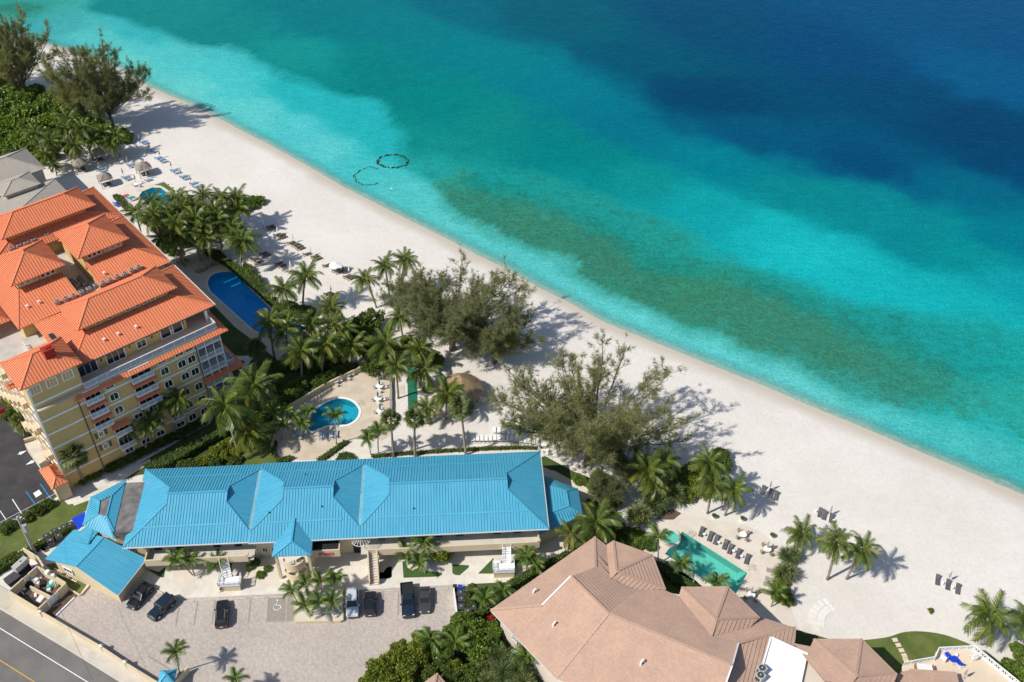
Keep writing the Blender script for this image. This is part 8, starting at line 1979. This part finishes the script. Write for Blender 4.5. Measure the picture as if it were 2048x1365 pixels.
# ------------------------------------------------------------------ people
def person(pos, rz, shirt, label, pose='walk'):
    o = empty('person', pos, rz, label, 'person')
    sit = pose == 'sit'
    J = dict(pel=(0, 0, .95), che=(0.02, 0, 1.3), nek=(.03, 0, 1.5), hd=(.05, 0, 1.62), tp=(.05, 0, 1.74), hl=(0, .1, .92), kl=(.18, .11, .5), al=(.02, .11, .08), tl=(.2, .11, .04), hr=(0, -.1, .92), kr=(.08, -.11, .5), ar=(-.25, -.11, .12), tr=(-.1, -.11, .05),
             sl=(.02, .19, 1.42), el=(-.1, .25, 1.15), wl=(.05, .26, .92), gl=(.1, .26, .82), sr=(.02, -.19, 1.42), er=(.12, -.25, 1.15), wr=(.28, -.22, .98), gr=(.36, -.22, .92))
    if sit: J.update(kl=(.42, .12, .95), al=(.75, .12, .85), tl=(.85, .12, .95), kr=(.42, -.12, .95), ar=(.75, -.12, .85), tr=(.85, -.12, .95))
    def body(nm, edges, rad, mat):
        ks = sorted({k for e in edges for k in e}, key=lambda k: 0 if k == 'pel' else 1); me = bpy.data.meshes.new(nm); me.from_pydata([J[k] for k in ks], [(ks.index(a), ks.index(b)) for a, b in edges], []); ob = link(nm, me, o)
        me.materials.append(M[mat]); ob.modifiers.new('skin', 'SKIN'); 
        for i, k in enumerate(ks): sv = me.skin_vertices[0].data[i]; sv.radius = (rad[k], rad[k]); sv.use_root = (i == 0)
        ob.modifiers.new('sub', 'SUBSURF').levels = 1; ob.modifiers['sub'].render_levels = 1
        return ob
    rad = dict(pel=.14, che=.15, nek=.055, hd=.095, tp=.06, hl=.085, kl=.058, al=.04, tl=.035, hr=.085, kr=.058, ar=.04, tr=.035, sl=.055, el=.042, wl=.032, gl=.035, sr=.055, er=.042, wr=.032, gr=.035)
    body('body', [('pel', 'che'), ('che', 'nek'), ('nek', 'hd'), ('hd', 'tp'), ('pel', 'hl'), ('hl', 'kl'), ('kl', 'al'), ('al', 'tl'), ('pel', 'hr'), ('hr', 'kr'), ('kr', 'ar'), ('ar', 'tr'), ('che', 'sl'), ('sl', 'el'), ('el', 'wl'), ('wl', 'gl'), ('che', 'sr'), ('sr', 'er'), ('er', 'wr'), ('wr', 'gr')], rad, 'skin')
    if shirt: body('shirt', [('pel', 'che'), ('che', 'sl'), ('sl', 'el'), ('che', 'sr'), ('sr', 'er')], dict(pel=.16, che=.17, sl=.075, el=.055, sr=.075, er=.055), shirt)
    body('shorts', [('pel', 'hl'), ('hl', 'kl'), ('pel', 'hr'), ('hr', 'kr')], dict(pel=.155, hl=.11, kl=.075, hr=.11, kr=.075), 'dark_cloth')
    m = MB(); m.tube([(.03, 0, 1.62), (.035, 0, 1.72), (.04, 0, 1.78)], [.105, .1, .04], 8); m.build('hair', 'dark_cloth', o, True)
    return o
person(W(*c240(850, 605)), .2, 'white_plastic', 'person in a white top walking along the courtyard kerb')
person(W(*c500(1495, 915)), 2.0, None, 'shirtless person standing beside the open white parasol on the beach')
person(W(549, 716), 1.0, 'rust_red', 'person in a red top in the shade near the long pool')
